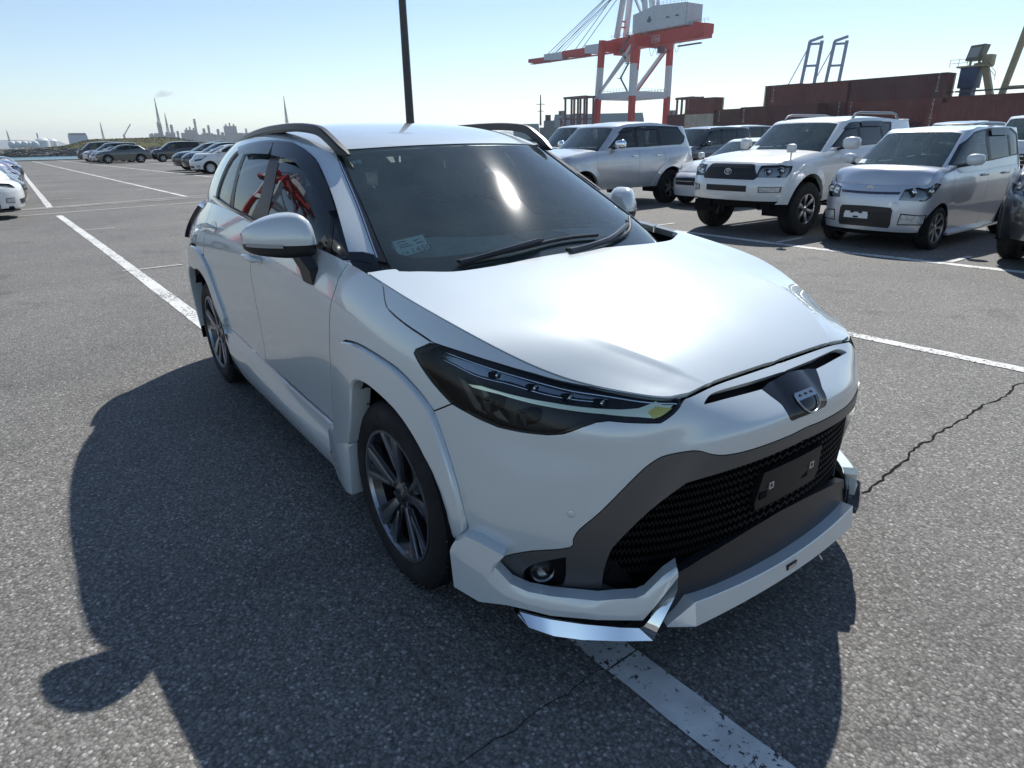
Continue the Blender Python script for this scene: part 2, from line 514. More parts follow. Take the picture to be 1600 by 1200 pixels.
# ---------------------------------------------------------------- the lot: asphalt, painted lines, drain, cracks
def asphalt_mat():
    m = bpy.data.materials.new('asphalt'); m.use_nodes = True
    N, L, b = nodes(m)
    tc = N.new('ShaderNodeTexCoord')
    def noise(sc, det=4, rough=.5):
        n = N.new('ShaderNodeTexNoise'); n.inputs['Scale'].default_value = sc; n.inputs['Detail'].default_value = det; n.inputs['Roughness'].default_value = rough
        L.new(tc.outputs['Object'], n.inputs['Vector']); return n
    def vor(sc, feat='F1'):
        v = N.new('ShaderNodeTexVoronoi'); v.feature = feat; v.inputs['Scale'].default_value = sc
        L.new(tc.outputs['Object'], v.inputs['Vector']); return v
    def ramp(src, pts):
        r = N.new('ShaderNodeValToRGB'); e = r.color_ramp.elements
        e[0].position, e[0].color = pts[0][0], (*pts[0][1], 1); e[1].position, e[1].color = pts[-1][0], (*pts[-1][1], 1)
        for p, c in pts[1:-1]:
            k = e.new(p); k.color = (*c, 1)
        L.new(src, r.inputs[0]); return r
    def mixc(a, b_, f, mode='MIX'):
        x = N.new('ShaderNodeMix'); x.data_type = 'RGBA'; x.blend_type = mode
        for s_, i in ((f, 0), (a, 6), (b_, 7)):
            if isinstance(s_, (int, float)): x.inputs[i].default_value = s_
            elif isinstance(s_, tuple): x.inputs[i].default_value = (*s_, 1)
            else: L.new(s_, x.inputs[i])
        return x.outputs[2]
    st = vor(105); st2 = vor(42)
    sep = N.new('ShaderNodeSeparateColor'); L.new(st.outputs['Color'], sep.inputs[0])
    tone = ramp(sep.outputs[0], [(.0, (.105, .101, .094)), (.35, (.158, .152, .142)), (.7, (.192, .185, .172)), (.92, (.25, .242, .226)), (1, (.40, .39, .37))])
    gap = ramp(st.outputs['Distance'], [(.0, (1, 1, 1)), (.42, (1, 1, 1)), (.72, (.62, .61, .60))])
    c = mixc(tone.outputs[0], gap.outputs[0], 1.0, 'MULTIPLY')
    sep2 = N.new('ShaderNodeSeparateColor'); L.new(st2.outputs['Color'], sep2.inputs[0])
    big = ramp(sep2.outputs[1], [(.0, (0, 0, 0)), (.93, (0, 0, 0)), (.95, (1, 1, 1))])
    inb = ramp(st2.outputs['Distance'], [(0, (1, 1, 1)), (.30, (1, 1, 1)), (.36, (0, 0, 0))])
    msk = mixc(big.outputs[0], inb.outputs[0], 1.0, 'MULTIPLY')
    c = mixc(c, (.24, .23, .21), msk)
    patch = ramp(noise(.35, 6, .6).outputs['Fac'], [(.3, (.80, .80, .80)), (.5, (1, 1, 1)), (.72, (1.22, 1.20, 1.16))])
    c = mixc(c, patch.outputs[0], 1.0, 'MULTIPLY')
    stain = ramp(noise(1.7, 7, .65).outputs['Fac'], [(.30, (.62, .62, .63)), (.44, (1, 1, 1)), (1, (1, 1, 1))])
    c = mixc(c, stain.outputs[0], .8, 'MULTIPLY')
    # hairline cracks, broken up by a mask
    wob = noise(3.0, 3); vw = N.new('ShaderNodeVectorMath'); vw.operation = 'MULTIPLY_ADD'
    L.new(wob.outputs['Color'], vw.inputs[0]); vw.inputs[1].default_value = (.35, .35, 0); L.new(tc.outputs['Object'], vw.inputs[2])
    cv = N.new('ShaderNodeTexVoronoi'); cv.feature = 'DISTANCE_TO_EDGE'; cv.inputs['Scale'].default_value = .42; L.new(vw.outputs[0], cv.inputs['Vector'])
    cr = ramp(cv.outputs['Distance'], [(.0, (.28, .27, .26)), (.002, (.45, .44, .43)), (.005, (1, 1, 1))])
    cm = ramp(noise(.16, 2).outputs['Fac'], [(.63, (0, 0, 0)), (.70, (1, 1, 1))])
    c2 = mixc(c, cr.outputs[0], 1.0, 'MULTIPLY'); c = mixc(c, c2, cm.outputs[0])
    L.new(c, b.inputs['Base Color'])
    b.inputs['Roughness'].default_value = .82; b.inputs['Specular IOR Level'].default_value = .35
    bp = N.new('ShaderNodeBump'); bp.inputs['Strength'].default_value = .7; bp.inputs['Distance'].default_value = .003; bp.invert = True
    L.new(st.outputs['Distance'], bp.inputs['Height'])
    b2 = N.new('ShaderNodeBump'); b2.inputs['Strength'].default_value = .35; b2.inputs['Distance'].default_value = .006
    L.new(noise(26, 5).outputs['Fac'], b2.inputs['Height']); L.new(bp.outputs['Normal'], b2.inputs['Normal']); L.new(b2.outputs['Normal'], b.inputs['Normal'])
    return m
m_asphalt = asphalt_mat()

def worn_paint(name, c, wear=.5):
    """road paint whose flecked-off spots let the asphalt colour through"""
    m = mat(name, c, .75, spec=.3); N, L, b = nodes(m)
    tc = N.new('ShaderNodeTexCoord')
    n1 = N.new('ShaderNodeTexNoise'); n1.inputs['Scale'].default_value = 42; n1.inputs['Detail'].default_value = 6; n1.inputs['Roughness'].default_value = .7
    n2 = N.new('ShaderNodeTexNoise'); n2.inputs['Scale'].default_value = 1.3; n2.inputs['Detail'].default_value = 3
    for n in (n1, n2): L.new(tc.outputs['Object'], n.inputs['Vector'])
    ad = N.new('ShaderNodeMath'); ad.operation = 'MULTIPLY_ADD'; L.new(n2.outputs['Fac'], ad.inputs[0]); ad.inputs[1].default_value = .35; L.new(n1.outputs['Fac'], ad.inputs[2])
    rp = N.new('ShaderNodeValToRGB'); rp.color_ramp.elements[0].position = .50 + .10 * wear; rp.color_ramp.elements[1].position = .53 + .10 * wear
    rp.color_ramp.elements[0].color = (.085, .08, .075, 1); rp.color_ramp.elements[1].color = (*c, 1)
    L.new(ad.outputs[0], rp.inputs[0])
    n3 = N.new('ShaderNodeTexNoise'); n3.inputs['Scale'].default_value = 9; n3.inputs['Detail'].default_value = 5; L.new(tc.outputs['Object'], n3.inputs['Vector'])
    mr = N.new('ShaderNodeMapRange'); mr.inputs[1].default_value = .3; mr.inputs[2].default_value = .7; mr.inputs[3].default_value = .72; mr.inputs[4].default_value = 1.05; L.new(n3.outputs['Fac'], mr.inputs[0])
    mx = N.new('ShaderNodeMix'); mx.data_type = 'RGBA'; mx.blend_type = 'MULTIPLY'; mx.inputs[0].default_value = 1; L.new(rp.outputs[0], mx.inputs[6]); L.new(mr.outputs[0], mx.inputs[7])
    L.new(mx.outputs[2], b.inputs['Base Color']); return m
m_line = worn_paint('worn_white_paint', (.70, .70, .67), .85)
m_line_thin = worn_paint('thin_worn_paint', (.60, .60, .57), .25)
m_conc = vary(mat('drain_concrete', (.19, .18, .165), .9), 2.5, .25, bump=.4, bscale=90)

# lot: a sheet that runs to the quay edge on the left and on under the container yard
V = []; nx, ny = 2, 2
ground = MB().add([(-98, -260, 0), (140, -260, 0), (140, 420, 0), (-98, 420, 0)], [(0, 1, 2, 3)]).build('ground', m_asphalt, None)
tag(ground, kind='structure')
quay = MB().box((-98.5, -260, -4.5), (-98, 420, .10)).build('quay_edge', m_conc, None); tag(quay, kind='structure')
yard = MB().add([(-231, 70, -.004), (-98.6, 70, -.004), (-98.6, 420, -.004), (-231, 420, -.004)], [(0, 1, 2, 3)]).box((-231.5, 69, -5), (-231, 420, .2)).box((-231, 68.4, -5), (-98.6, 69, .2)).build('terminal_yard', m_conc, None); tag(yard, kind='structure')

def strip(pts, w, z, name, m, wob=.004, seg=.25, breaks=None):
    """painted line through ground points, slightly uneven edges"""
    P = resample_pts(pts, seg); V = []; F = []
    for i, p in enumerate(P):
        d = np.array(P[min(i + 1, len(P) - 1)]) - np.array(P[max(i - 1, 0)]); d /= np.linalg.norm(d); n = np.array([-d[1], d[0]])
        a = w / 2 + rnd.uniform(-wob, wob); c = w / 2 + rnd.uniform(-wob, wob)
        V += [(p[0] + n[0] * a, p[1] + n[1] * a, z), (p[0] - n[0] * c, p[1] - n[1] * c, z)]
        if i: F.append((2 * i - 2, 2 * i - 1, 2 * i + 1, 2 * i))
    return MB().add(V, F).build(name, m, ground)
def resample_pts(P, seg):
    out = []
    for (x0, y0), (x1, y1) in zip(P[:-1], P[1:]):
        n = max(1, int(math.hypot(x1 - x0, y1 - y0) / seg))
        out += [(x0 + (x1 - x0) * k / n, y0 + (y1 - y0) * k / n) for k in range(n)]
    return out + [P[-1]]
strip([(3.2, -.40), (1.245, -.489), (.778, -.513)], .130, .004, 'painted_line', m_line, .003, .1)
strip([(.772, -.514), (.2, -.53), (-1.5, -.575), (-4.35, -.645), (-10, -.86), (-17.0, -1.16)], .132, .004, 'painted_line', m_line, .003, .2)
strip([(-19.8, -1.24), (-40, -1.45), (-80, -1.72), (-96, -1.85)], .15, .004, 'painted_line', m_line, .006, .5)
strip([(6, 3.8), (.53, 3.475), (-.63, 3.405), (-8, 3.02), (-18.4, 2.48)], .115, .004, 'painted_line', m_line, .005, .1)
strip([(-20.9, 2.35), (-79, .37), (-96, -.2)], .13, .004, 'painted_line', m_line, .006, .5)
strip([(8, 7.75), (-.68, 7.25), (-2.84, 7.10), (-6.16, 7.13), (-17, 6.75)], .15, .004, 'painted_line', m_line, .006, .1)
strip([(-21, 6.55), (-33.6, 5.97), (-63.5, 4.17), (-96, 2.35)], .14, .004, 'painted_line', m_line, .006, .5)
strip([(-24, 10.6), (-60, 8.6), (-96, 6.7)], .12, .004, 'painted_line', m_line, .006, .5)
for x, y0, y1 in ((-7.76, -.90, -.19), (-13.25, -.95, -.41), (-23.1, -1.35, -.5), (-27.7, -1.38, -.55), (-32.4, -1.42, -.6), (-37.2, -1.45, -.6), (-42.0, -1.5, -.6), (-47, -1.5, -.6)):
    strip([(x, y0), (x - .02, y1)], .05, .008, 'painted_tick', m_line_thin, .004, .06)
for x, y0, y1 in ((-1.46, 7.30, 7.95), (-3.75, 7.2, 7.9), (-6.3, 7.2, 7.9), (-26, 1.6, 2.3), (-31, 1.5, 2.2), (-36.5, 1.3, 2.0), (-26, 6.4, 7.0), (-30, 6.2, 6.8)):
    strip([(x, y0), (x - .02, y1)], .07, .008, 'painted_tick', m_line_thin, .004, .06)
# drain channel between two thin lines
strip([(-19.39, -2.4), (-21.17, 2.91), (-23.2, 9)], .09, .008, 'painted_line', m_line_thin, .006, .2)
strip([(-17.45, -2.4), (-18.45, 2.17), (-20.2, 9)], .09, .008, 'painted_line', m_line_thin, .006, .2)
P0, P1 = (-18.2, -9), (-21.4, 9)
for k in range(16):
    t0, t1 = k / 16, (k + .985) / 16; d = (P1[0] - P0[0], P1[1] - P0[1]); n = (d[1], -d[0]); l_ = math.hypot(*n); n = (n[0] / l_ * .28, n[1] / l_ * .28)
    a = (P0[0] + d[0] * t0, P0[1] + d[1] * t0); c = (P0[0] + d[0] * t1, P0[1] + d[1] * t1)
    q = [(a[0] + n[0], a[1] + n[1]), (c[0] + n[0], c[1] + n[1]), (c[0] - n[0], c[1] - n[1]), (a[0] - n[0], a[1] - n[1])]
    MB().prism(q, 'z', -.05, .006).build('drain_cover', m_conc, ground)
# open joint crack across the lot, in front of the near car
def crack(pts, w, name):
    P = resample_pts(pts, .03); V = []; F = []; off = 0.0
    for i, (x, y) in enumerate(P):
        off = off * .86 + rnd.uniform(-.011, .011); ww = w * rnd.uniform(.35, 1.5)
        V += [(x + off + ww / 2, y, .003), (x + off - ww / 2, y, .003)]
        if i: F.append((2 * i - 2, 2 * i - 1, 2 * i + 1, 2 * i))
    return MB().add(V, F).build(name, mat('crack_filling', (.012, .011, .010), .95, spec=.1), ground)
crack([(.69, .2), (.694, 1.086), (.654, 1.663), (.624, 2.343), (.618, 3.215), (.64, 6.5)], .011, 'pavement_crack')
crack([(.752, -.1), (.751, -.453), (.77, -.70), (.779, -1.05), (.76, -1.14), (.74, -2.4)], .0022, 'pavement_crack')

# ---------------------------------------------------------------- sea and far shore
m_sea = mat('sea_water', (.02, .075, .085), .22, spec=.5)
N, L, b = nodes(m_sea); nz = N.new('ShaderNodeTexNoise'); nz.inputs['Scale'].default_value = .5; nz.inputs['Detail'].default_value = 6; tc = N.new('ShaderNodeTexCoord'); mp = N.new('ShaderNodeMapping'); mp.inputs['Scale'].default_value = (1, .35, 1)
L.new(tc.outputs['Object'], mp.inputs['Vector']); L.new(mp.outputs[0], nz.inputs['Vector']); bp = N.new('ShaderNodeBump'); bp.inputs['Strength'].default_value = .8; bp.inputs['Distance'].default_value = .5
L.new(nz.outputs['Fac'], bp.inputs['Height']); L.new(bp.outputs['Normal'], b.inputs['Normal'])
sea = MB().add([(-9000, -9000, -1.25), (9000, -9000, -1.25), (9000, 9000, -1.25), (-9000, 9000, -1.25)], [(0, 1, 2, 3)]).build('sea', m_sea, None); tag(sea, kind='structure')

# ---------------------------------------------------------------- near car: body nets, half a car as (x forward, half width, z)
BODY = [
    [(0.9, 0, 0.2), (0.925, 0, 0.3), (0.935, 0, 0.42), (0.945, 0, 0.55), (0.957, 0, 0.685), (0.97, 0, 0.7632), (0.948, 0, 0.7907), (0.892, 0, 0.8424), (0.835, 0, 0.878)],
    [(0.9, 0.1619, 0.2), (0.925, 0.1619, 0.3), (0.935, 0.1619, 0.42), (0.945, 0.1619, 0.55), (0.957, 0.1619, 0.685), (0.97, 0.1619, 0.7632), (0.948, 0.1619, 0.7907), (0.892, 0.1619, 0.8424), (0.835, 0.1619, 0.878)],
    [(0.875, 0.3137, 0.2), (0.9, 0.3137, 0.3), (0.91, 0.3137, 0.42), (0.92, 0.3137, 0.55), (0.93, 0.3137, 0.68), (0.942, 0.3137, 0.7555), (0.922, 0.3137, 0.7852), (0.878, 0.3137, 0.8424), (0.832, 0.3137, 0.881)],
    [(0.84, 0.4453, 0.2), (0.865, 0.4453, 0.3), (0.88, 0.4352, 0.42), (0.885, 0.4352, 0.55), (0.89, 0.4352, 0.67), (0.89, 0.4352, 0.73), (0.875, 0.425, 0.7775), (0.875, 0.4301, 0.8215), (0.85, 0.425, 0.863)],
    [(0.77, 0.587, 0.2), (0.8, 0.587, 0.3), (0.815, 0.5768, 0.42), (0.82, 0.5667, 0.55), (0.82, 0.5566, 0.66), (0.815, 0.5465, 0.72), (0.815, 0.5465, 0.7665), (0.8, 0.5364, 0.8182), (0.768, 0.5141, 0.878)],
    [(0.65, 0.7185, 0.2), (0.69, 0.7084, 0.3), (0.705, 0.6983, 0.42), (0.71, 0.6882, 0.55), (0.71, 0.6679, 0.65), (0.7, 0.6527, 0.715), (0.69, 0.6578, 0.7665), (0.665, 0.6477, 0.8358), (0.615, 0.6224, 0.895)],
    [(0.49, 0.8197, 0.2), (0.52, 0.8147, 0.3), (0.535, 0.8096, 0.42), (0.54, 0.7995, 0.55), (0.54, 0.7792, 0.65), (0.53, 0.7641, 0.72), (0.52, 0.759, 0.7885), (0.5, 0.7489, 0.87), (0.45, 0.7135, 0.955)],
    [(0.27, 0.8754, 0.2), (0.29, 0.8754, 0.3), (0.3, 0.8754, 0.42), (0.31, 0.8703, 0.55), (0.31, 0.8622, 0.66), (0.3, 0.8521, 0.75), (0.29, 0.84, 0.838), (0.275, 0.8197, 0.93), (0.245, 0.7792, 1.018)],
    [(0, 0.8956, 0.2), (0, 0.9007, 0.3), (0, 0.9037, 0.43), (0, 0.9037, 0.57), (0, 0.9007, 0.69), (0, 0.8906, 0.794), (0, 0.8734, 0.88), (0, 0.8481, 0.965), (-0.005, 0.7964, 1.053)],
    [(-0.3, 0.8855, 0.2), (-0.3, 0.8885, 0.3), (-0.3, 0.8906, 0.43), (-0.3, 0.8906, 0.57), (-0.3, 0.8906, 0.69), (-0.3, 0.8855, 0.805), (-0.3, 0.8723, 0.91), (-0.305, 0.845, 1.01), (-0.32, 0.7944, 1.098)],
    [(-0.65, 0.8754, 0.2), (-0.65, 0.8784, 0.3), (-0.65, 0.8804, 0.43), (-0.65, 0.8804, 0.57), (-0.65, 0.8804, 0.69), (-0.65, 0.8825, 0.805), (-0.65, 0.8804, 0.92), (-0.66, 0.8551, 1.03), (-0.68, 0.8096, 1.125)],
    [(-1.1, 0.8754, 0.2), (-1.1, 0.8784, 0.3), (-1.1, 0.8784, 0.43), (-1.1, 0.8764, 0.57), (-1.1, 0.8764, 0.69), (-1.1, 0.8804, 0.805), (-1.1, 0.8804, 0.93), (-1.1, 0.8622, 1.05), (-1.1, 0.8197, 1.145)],
    [(-1.6, 0.8754, 0.2), (-1.6, 0.8784, 0.3), (-1.6, 0.8784, 0.43), (-1.6, 0.8764, 0.57), (-1.6, 0.8784, 0.69), (-1.6, 0.8865, 0.805), (-1.6, 0.8885, 0.94), (-1.6, 0.8673, 1.07), (-1.6, 0.8217, 1.17)],
    [(-2.05, 0.8804, 0.2), (-2.05, 0.8835, 0.3), (-2.05, 0.8845, 0.43), (-2.05, 0.8865, 0.57), (-2.05, 0.8946, 0.69), (-2.05, 0.9057, 0.805), (-2.05, 0.9057, 0.94), (-2.05, 0.8754, 1.08), (-2.05, 0.8217, 1.18)],
    [(-2.4, 0.8906, 0.2), (-2.4, 0.8936, 0.3), (-2.4, 0.8966, 0.43), (-2.4, 0.9027, 0.57), (-2.4, 0.9128, 0.69), (-2.4, 0.9189, 0.805), (-2.4, 0.9128, 0.94), (-2.4, 0.8764, 1.08), (-2.4, 0.8076, 1.185)],
    [(-2.75, 0.8906, 0.22), (-2.75, 0.8956, 0.32), (-2.75, 0.9007, 0.45), (-2.75, 0.9078, 0.57), (-2.75, 0.9138, 0.69), (-2.75, 0.9159, 0.805), (-2.75, 0.9037, 0.95), (-2.74, 0.845, 1.07), (-2.73, 0.7641, 1.165)],
    [(-3.05, 0.8703, 0.24), (-3.06, 0.8784, 0.34), (-3.06, 0.8855, 0.46), (-3.06, 0.8906, 0.58), (-3.06, 0.8906, 0.69), (-3.05, 0.8855, 0.816), (-3.04, 0.8653, 0.96), (-3.01, 0.7894, 1.08), (-2.97, 0.6983, 1.18)],
    [(-3.28, 0.7792, 0.26), (-3.3, 0.7944, 0.36), (-3.31, 0.7995, 0.48), (-3.3, 0.7995, 0.6), (-3.29, 0.7944, 0.71), (-3.28, 0.7843, 0.838), (-3.25, 0.759, 0.99), (-3.21, 0.6882, 1.09), (-3.14, 0.6072, 1.19)],
    [(-3.43, 0.587, 0.26), (-3.46, 0.5971, 0.36), (-3.47, 0.5971, 0.48), (-3.45, 0.5971, 0.6), (-3.41, 0.587, 0.71), (-3.4, 0.5768, 0.838), (-3.37, 0.5566, 0.99), (-3.32, 0.5161, 1.1), (-3.24, 0.4655, 1.2)],
    [(-3.48, 0.2834, 0.26), (-3.51, 0.2834, 0.36), (-3.52, 0.2834, 0.48), (-3.5, 0.2834, 0.6), (-3.46, 0.2834, 0.71), (-3.45, 0.2834, 0.838), (-3.42, 0.2732, 0.99), (-3.37, 0.253, 1.1), (-3.28, 0.2328, 1.205)],
    [(-3.49, 0, 0.26), (-3.52, 0, 0.36), (-3.53, 0, 0.48), (-3.51, 0, 0.6), (-3.47, 0, 0.71), (-3.46, 0, 0.838), (-3.43, 0, 0.99), (-3.38, 0, 1.1), (-3.29, 0, 1.205)],
]
HOOD = [
    [(0.835, 0, 0.878), (0.835, 0.1316, 0.878), (0.834, 0.253, 0.88), (0.833, 0.3395, 0.8819), (0.833, 0.3441, 0.882), (0.8334, 0.3464, 0.8817), (0.842, 0.3896, 0.876), (0.85, 0.425, 0.863)],
    [(0.78, 0, 0.914), (0.78, 0.1316, 0.914), (0.775, 0.253, 0.914), (0.7655, 0.3684, 0.9197), (0.765, 0.3744, 0.92), (0.7652, 0.3782, 0.9191), (0.768, 0.4503, 0.902), (0.768, 0.5141, 0.878)],
    [(0.64, 0, 0.959), (0.64, 0.1417, 0.96), (0.635, 0.2834, 0.96), (0.6209, 0.4403, 0.9675), (0.62, 0.4503, 0.968), (0.62, 0.4564, 0.9656), (0.62, 0.5515, 0.928), (0.615, 0.6224, 0.895)],
    [(0.46, 0, 0.995), (0.46, 0.1619, 0.997), (0.455, 0.3238, 0.997), (0.4462, 0.4752, 1.0014), (0.445, 0.4959, 1.002), (0.4456, 0.5117, 0.9996), (0.45, 0.6274, 0.982), (0.45, 0.7135, 0.955)],
    [(0.25, 0, 1.032), (0.25, 0.1822, 1.034), (0.25, 0.3643, 1.032), (0.2465, 0.4777, 1.0264), (0.245, 0.5262, 1.024), (0.245, 0.5687, 1.0234), (0.245, 0.6679, 1.022), (0.245, 0.7792, 1.018)],
    [(0.02, 0, 1.072), (0.02, 0.1923, 1.074), (0.02, 0.3846, 1.072), (0.014, 0.4878, 1.069), (0.01, 0.5566, 1.067), (0.006, 0.6092, 1.0658), (0, 0.6882, 1.064), (-0.005, 0.7964, 1.053)],
    [(-0.16, 0, 1.1), (-0.165, 0.2024, 1.103), (-0.19, 0.3947, 1.107), (-0.214, 0.4979, 1.1088), (-0.23, 0.5667, 1.11), (-0.25, 0.6193, 1.1104), (-0.28, 0.6983, 1.111), (-0.32, 0.7944, 1.098)],
]
GREEN = [
    [(0, 0, 1.03), (-0.15, 0, 1.115), (-0.32, 0, 1.208), (-0.5, 0, 1.307), (-0.672, 0, 1.4), (-0.835, 0, 1.488)],
    [(0, 0.2024, 1.03), (-0.15, 0.2024, 1.114), (-0.32, 0.1973, 1.207), (-0.5, 0.1923, 1.306), (-0.672, 0.1872, 1.398), (-0.835, 0.1822, 1.487)],
    [(-0.054, 0.425, 1.03), (-0.2, 0.425, 1.112), (-0.376, 0.4149, 1.205), (-0.562, 0.4048, 1.301), (-0.732, 0.3896, 1.392), (-0.899, 0.3744, 1.481)],
    [(-0.18, 0.6477, 1.03), (-0.31, 0.6376, 1.11), (-0.48, 0.6173, 1.2), (-0.66, 0.587, 1.295), (-0.83, 0.5617, 1.385), (-0.985, 0.5364, 1.471)],
    [(-0.27, 0.7135, 1.03), (-0.39, 0.7033, 1.11), (-0.55, 0.6801, 1.2), (-0.73, 0.6477, 1.295), (-0.89, 0.6123, 1.385), (-1.04, 0.5718, 1.474)],
    [(-0.38, 0.7843, 1.03), (-0.48, 0.7691, 1.11), (-0.63, 0.7438, 1.2), (-0.8, 0.7084, 1.295), (-0.97, 0.6629, 1.39), (-1.12, 0.6042, 1.486)],
    [(-0.62, 0.8197, 1.03), (-0.69, 0.8096, 1.11), (-0.8, 0.7843, 1.21), (-0.95, 0.7438, 1.31), (-1.1, 0.6932, 1.41), (-1.24, 0.6224, 1.501)],
    [(-1, 0.8349, 1.05), (-1.03, 0.8217, 1.13), (-1.09, 0.7995, 1.22), (-1.18, 0.759, 1.32), (-1.29, 0.7084, 1.4262), (-1.4, 0.6376, 1.517)],
    [(-1.5, 0.8379, 1.06), (-1.5, 0.8278, 1.14), (-1.52, 0.8045, 1.235), (-1.56, 0.7641, 1.33), (-1.62, 0.7135, 1.4424), (-1.68, 0.6426, 1.529)],
    [(-2, 0.8349, 1.07), (-2, 0.8248, 1.15), (-1.99, 0.7995, 1.245), (-1.98, 0.759, 1.34), (-1.98, 0.7084, 1.4478), (-1.98, 0.6376, 1.529)],
    [(-2.4, 0.8217, 1.09), (-2.39, 0.8096, 1.17), (-2.36, 0.7813, 1.255), (-2.32, 0.7438, 1.345), (-2.29, 0.6932, 1.4424), (-2.26, 0.6224, 1.519)],
    [(-2.75, 0.7894, 1.11), (-2.71, 0.7742, 1.19), (-2.66, 0.7489, 1.27), (-2.6, 0.7084, 1.355), (-2.54, 0.6629, 1.4424), (-2.48, 0.5971, 1.506)],
    [(-2.97, 0.7185, 1.13), (-2.93, 0.7033, 1.21), (-2.88, 0.678, 1.285), (-2.81, 0.6477, 1.365), (-2.73, 0.6072, 1.437), (-2.66, 0.5566, 1.492)],
    [(-3.12, 0.587, 1.15), (-3.08, 0.5718, 1.23), (-3.03, 0.5566, 1.305), (-2.95, 0.5364, 1.38), (-2.86, 0.506, 1.4424), (-2.78, 0.4756, 1.489)],
    [(-3.22, 0.3036, 1.16), (-3.18, 0.2935, 1.24), (-3.12, 0.2884, 1.315), (-3.04, 0.2834, 1.39), (-2.95, 0.2732, 1.4532), (-2.86, 0.2631, 1.496)],
    [(-3.24, 0, 1.16), (-3.2, 0, 1.24), (-3.14, 0, 1.315), (-3.06, 0, 1.39), (-2.97, 0, 1.4532), (-2.88, 0, 1.499)],
]
ROOF = [
    [(-0.835, 0, 1.488), (-0.845, 0.1518, 1.487), (-0.875, 0.3036, 1.483), (-0.93, 0.425, 1.476), (-0.985, 0.5364, 1.471), (-1.04, 0.5718, 1.474)],
    [(-0.96, 0, 1.526), (-0.97, 0.1619, 1.525), (-0.99, 0.3238, 1.521), (-1.04, 0.4554, 1.514), (-1.1, 0.5566, 1.502), (-1.14, 0.6072, 1.488)],
    [(-1.22, 0, 1.57), (-1.22, 0.172, 1.569), (-1.23, 0.3441, 1.564), (-1.27, 0.4858, 1.552), (-1.31, 0.5819, 1.529), (-1.36, 0.6325, 1.513)],
    [(-1.68, 0, 1.606), (-1.68, 0.1822, 1.605), (-1.68, 0.3643, 1.597), (-1.68, 0.4959, 1.581), (-1.68, 0.592, 1.549), (-1.68, 0.6426, 1.529)],
    [(-2.15, 0, 1.602), (-2.15, 0.1822, 1.601), (-2.14, 0.3643, 1.59), (-2.12, 0.4858, 1.572), (-2.1, 0.5819, 1.544), (-2.08, 0.6325, 1.526)],
    [(-2.55, 0, 1.564), (-2.54, 0.172, 1.563), (-2.52, 0.3441, 1.554), (-2.49, 0.4655, 1.539), (-2.45, 0.5515, 1.522), (-2.42, 0.6072, 1.509)],
    [(-2.88, 0, 1.499), (-2.87, 0.1619, 1.499), (-2.84, 0.3238, 1.496), (-2.78, 0.4453, 1.492), (-2.7, 0.5262, 1.492), (-2.62, 0.5667, 1.494)],
]
KIT = [
    [(0.933, 0, 0.12), (0.953, 0, 0.16), (0.968, 0, 0.21), (0.968, 0, 0.26), (0.962, 0, 0.31), (0.956, 0, 0.37), (0.95, 0, 0.43)],
    [(0.9314, 0.1567, 0.12), (0.9512, 0.1597, 0.16), (0.966, 0.1619, 0.21), (0.966, 0.1619, 0.26), (0.9601, 0.161, 0.31), (0.9541, 0.1601, 0.37), (0.9482, 0.1592, 0.43)],
    [(0.9234, 0.3085, 0.12), (0.9432, 0.3115, 0.16), (0.958, 0.3137, 0.21), (0.958, 0.3137, 0.26), (0.9521, 0.3128, 0.31), (0.9461, 0.3119, 0.37), (0.9402, 0.311, 0.43)],
    [(0.9055, 0.4422, 0.12), (0.9241, 0.4498, 0.16), (0.938, 0.4554, 0.21), (0.938, 0.4554, 0.26), (0.9324, 0.4531, 0.31), (0.9269, 0.4509, 0.37), (0.9213, 0.4486, 0.43)],
    [(0.8393, 0.5869, 0.12), (0.8557, 0.5985, 0.16), (0.868, 0.6072, 0.21), (0.868, 0.6072, 0.26), (0.8631, 0.6037, 0.31), (0.8582, 0.6002, 0.37), (0.8533, 0.5968, 0.43)],
    [(0.7203, 0.7133, 0.12), (0.7304, 0.7307, 0.16), (0.738, 0.7438, 0.21), (0.738, 0.7438, 0.26), (0.735, 0.7386, 0.31), (0.7319, 0.7334, 0.37), (0.7289, 0.7281, 0.43)],
    [(0.5543, 0.8196, 0.12), (0.5644, 0.837, 0.16), (0.572, 0.8501, 0.21), (0.572, 0.8501, 0.26), (0.569, 0.8448, 0.31), (0.5659, 0.8396, 0.37), (0.5629, 0.8344, 0.43)],
    [(0.4183, 0.8653, 0.12), (0.4193, 0.8855, 0.16), (0.42, 0.9007, 0.21), (0.42, 0.9007, 0.26), (0.4197, 0.8946, 0.31), (0.4194, 0.8886, 0.37), (0.4191, 0.8825, 0.43)],
    [(0.2783, 0.8805, 0.12), (0.2793, 0.9007, 0.16), (0.28, 0.9159, 0.21), (0.28, 0.9159, 0.26), (0.2797, 0.9098, 0.31), (0.2794, 0.9037, 0.37), (0.2791, 0.8977, 0.43)],
]

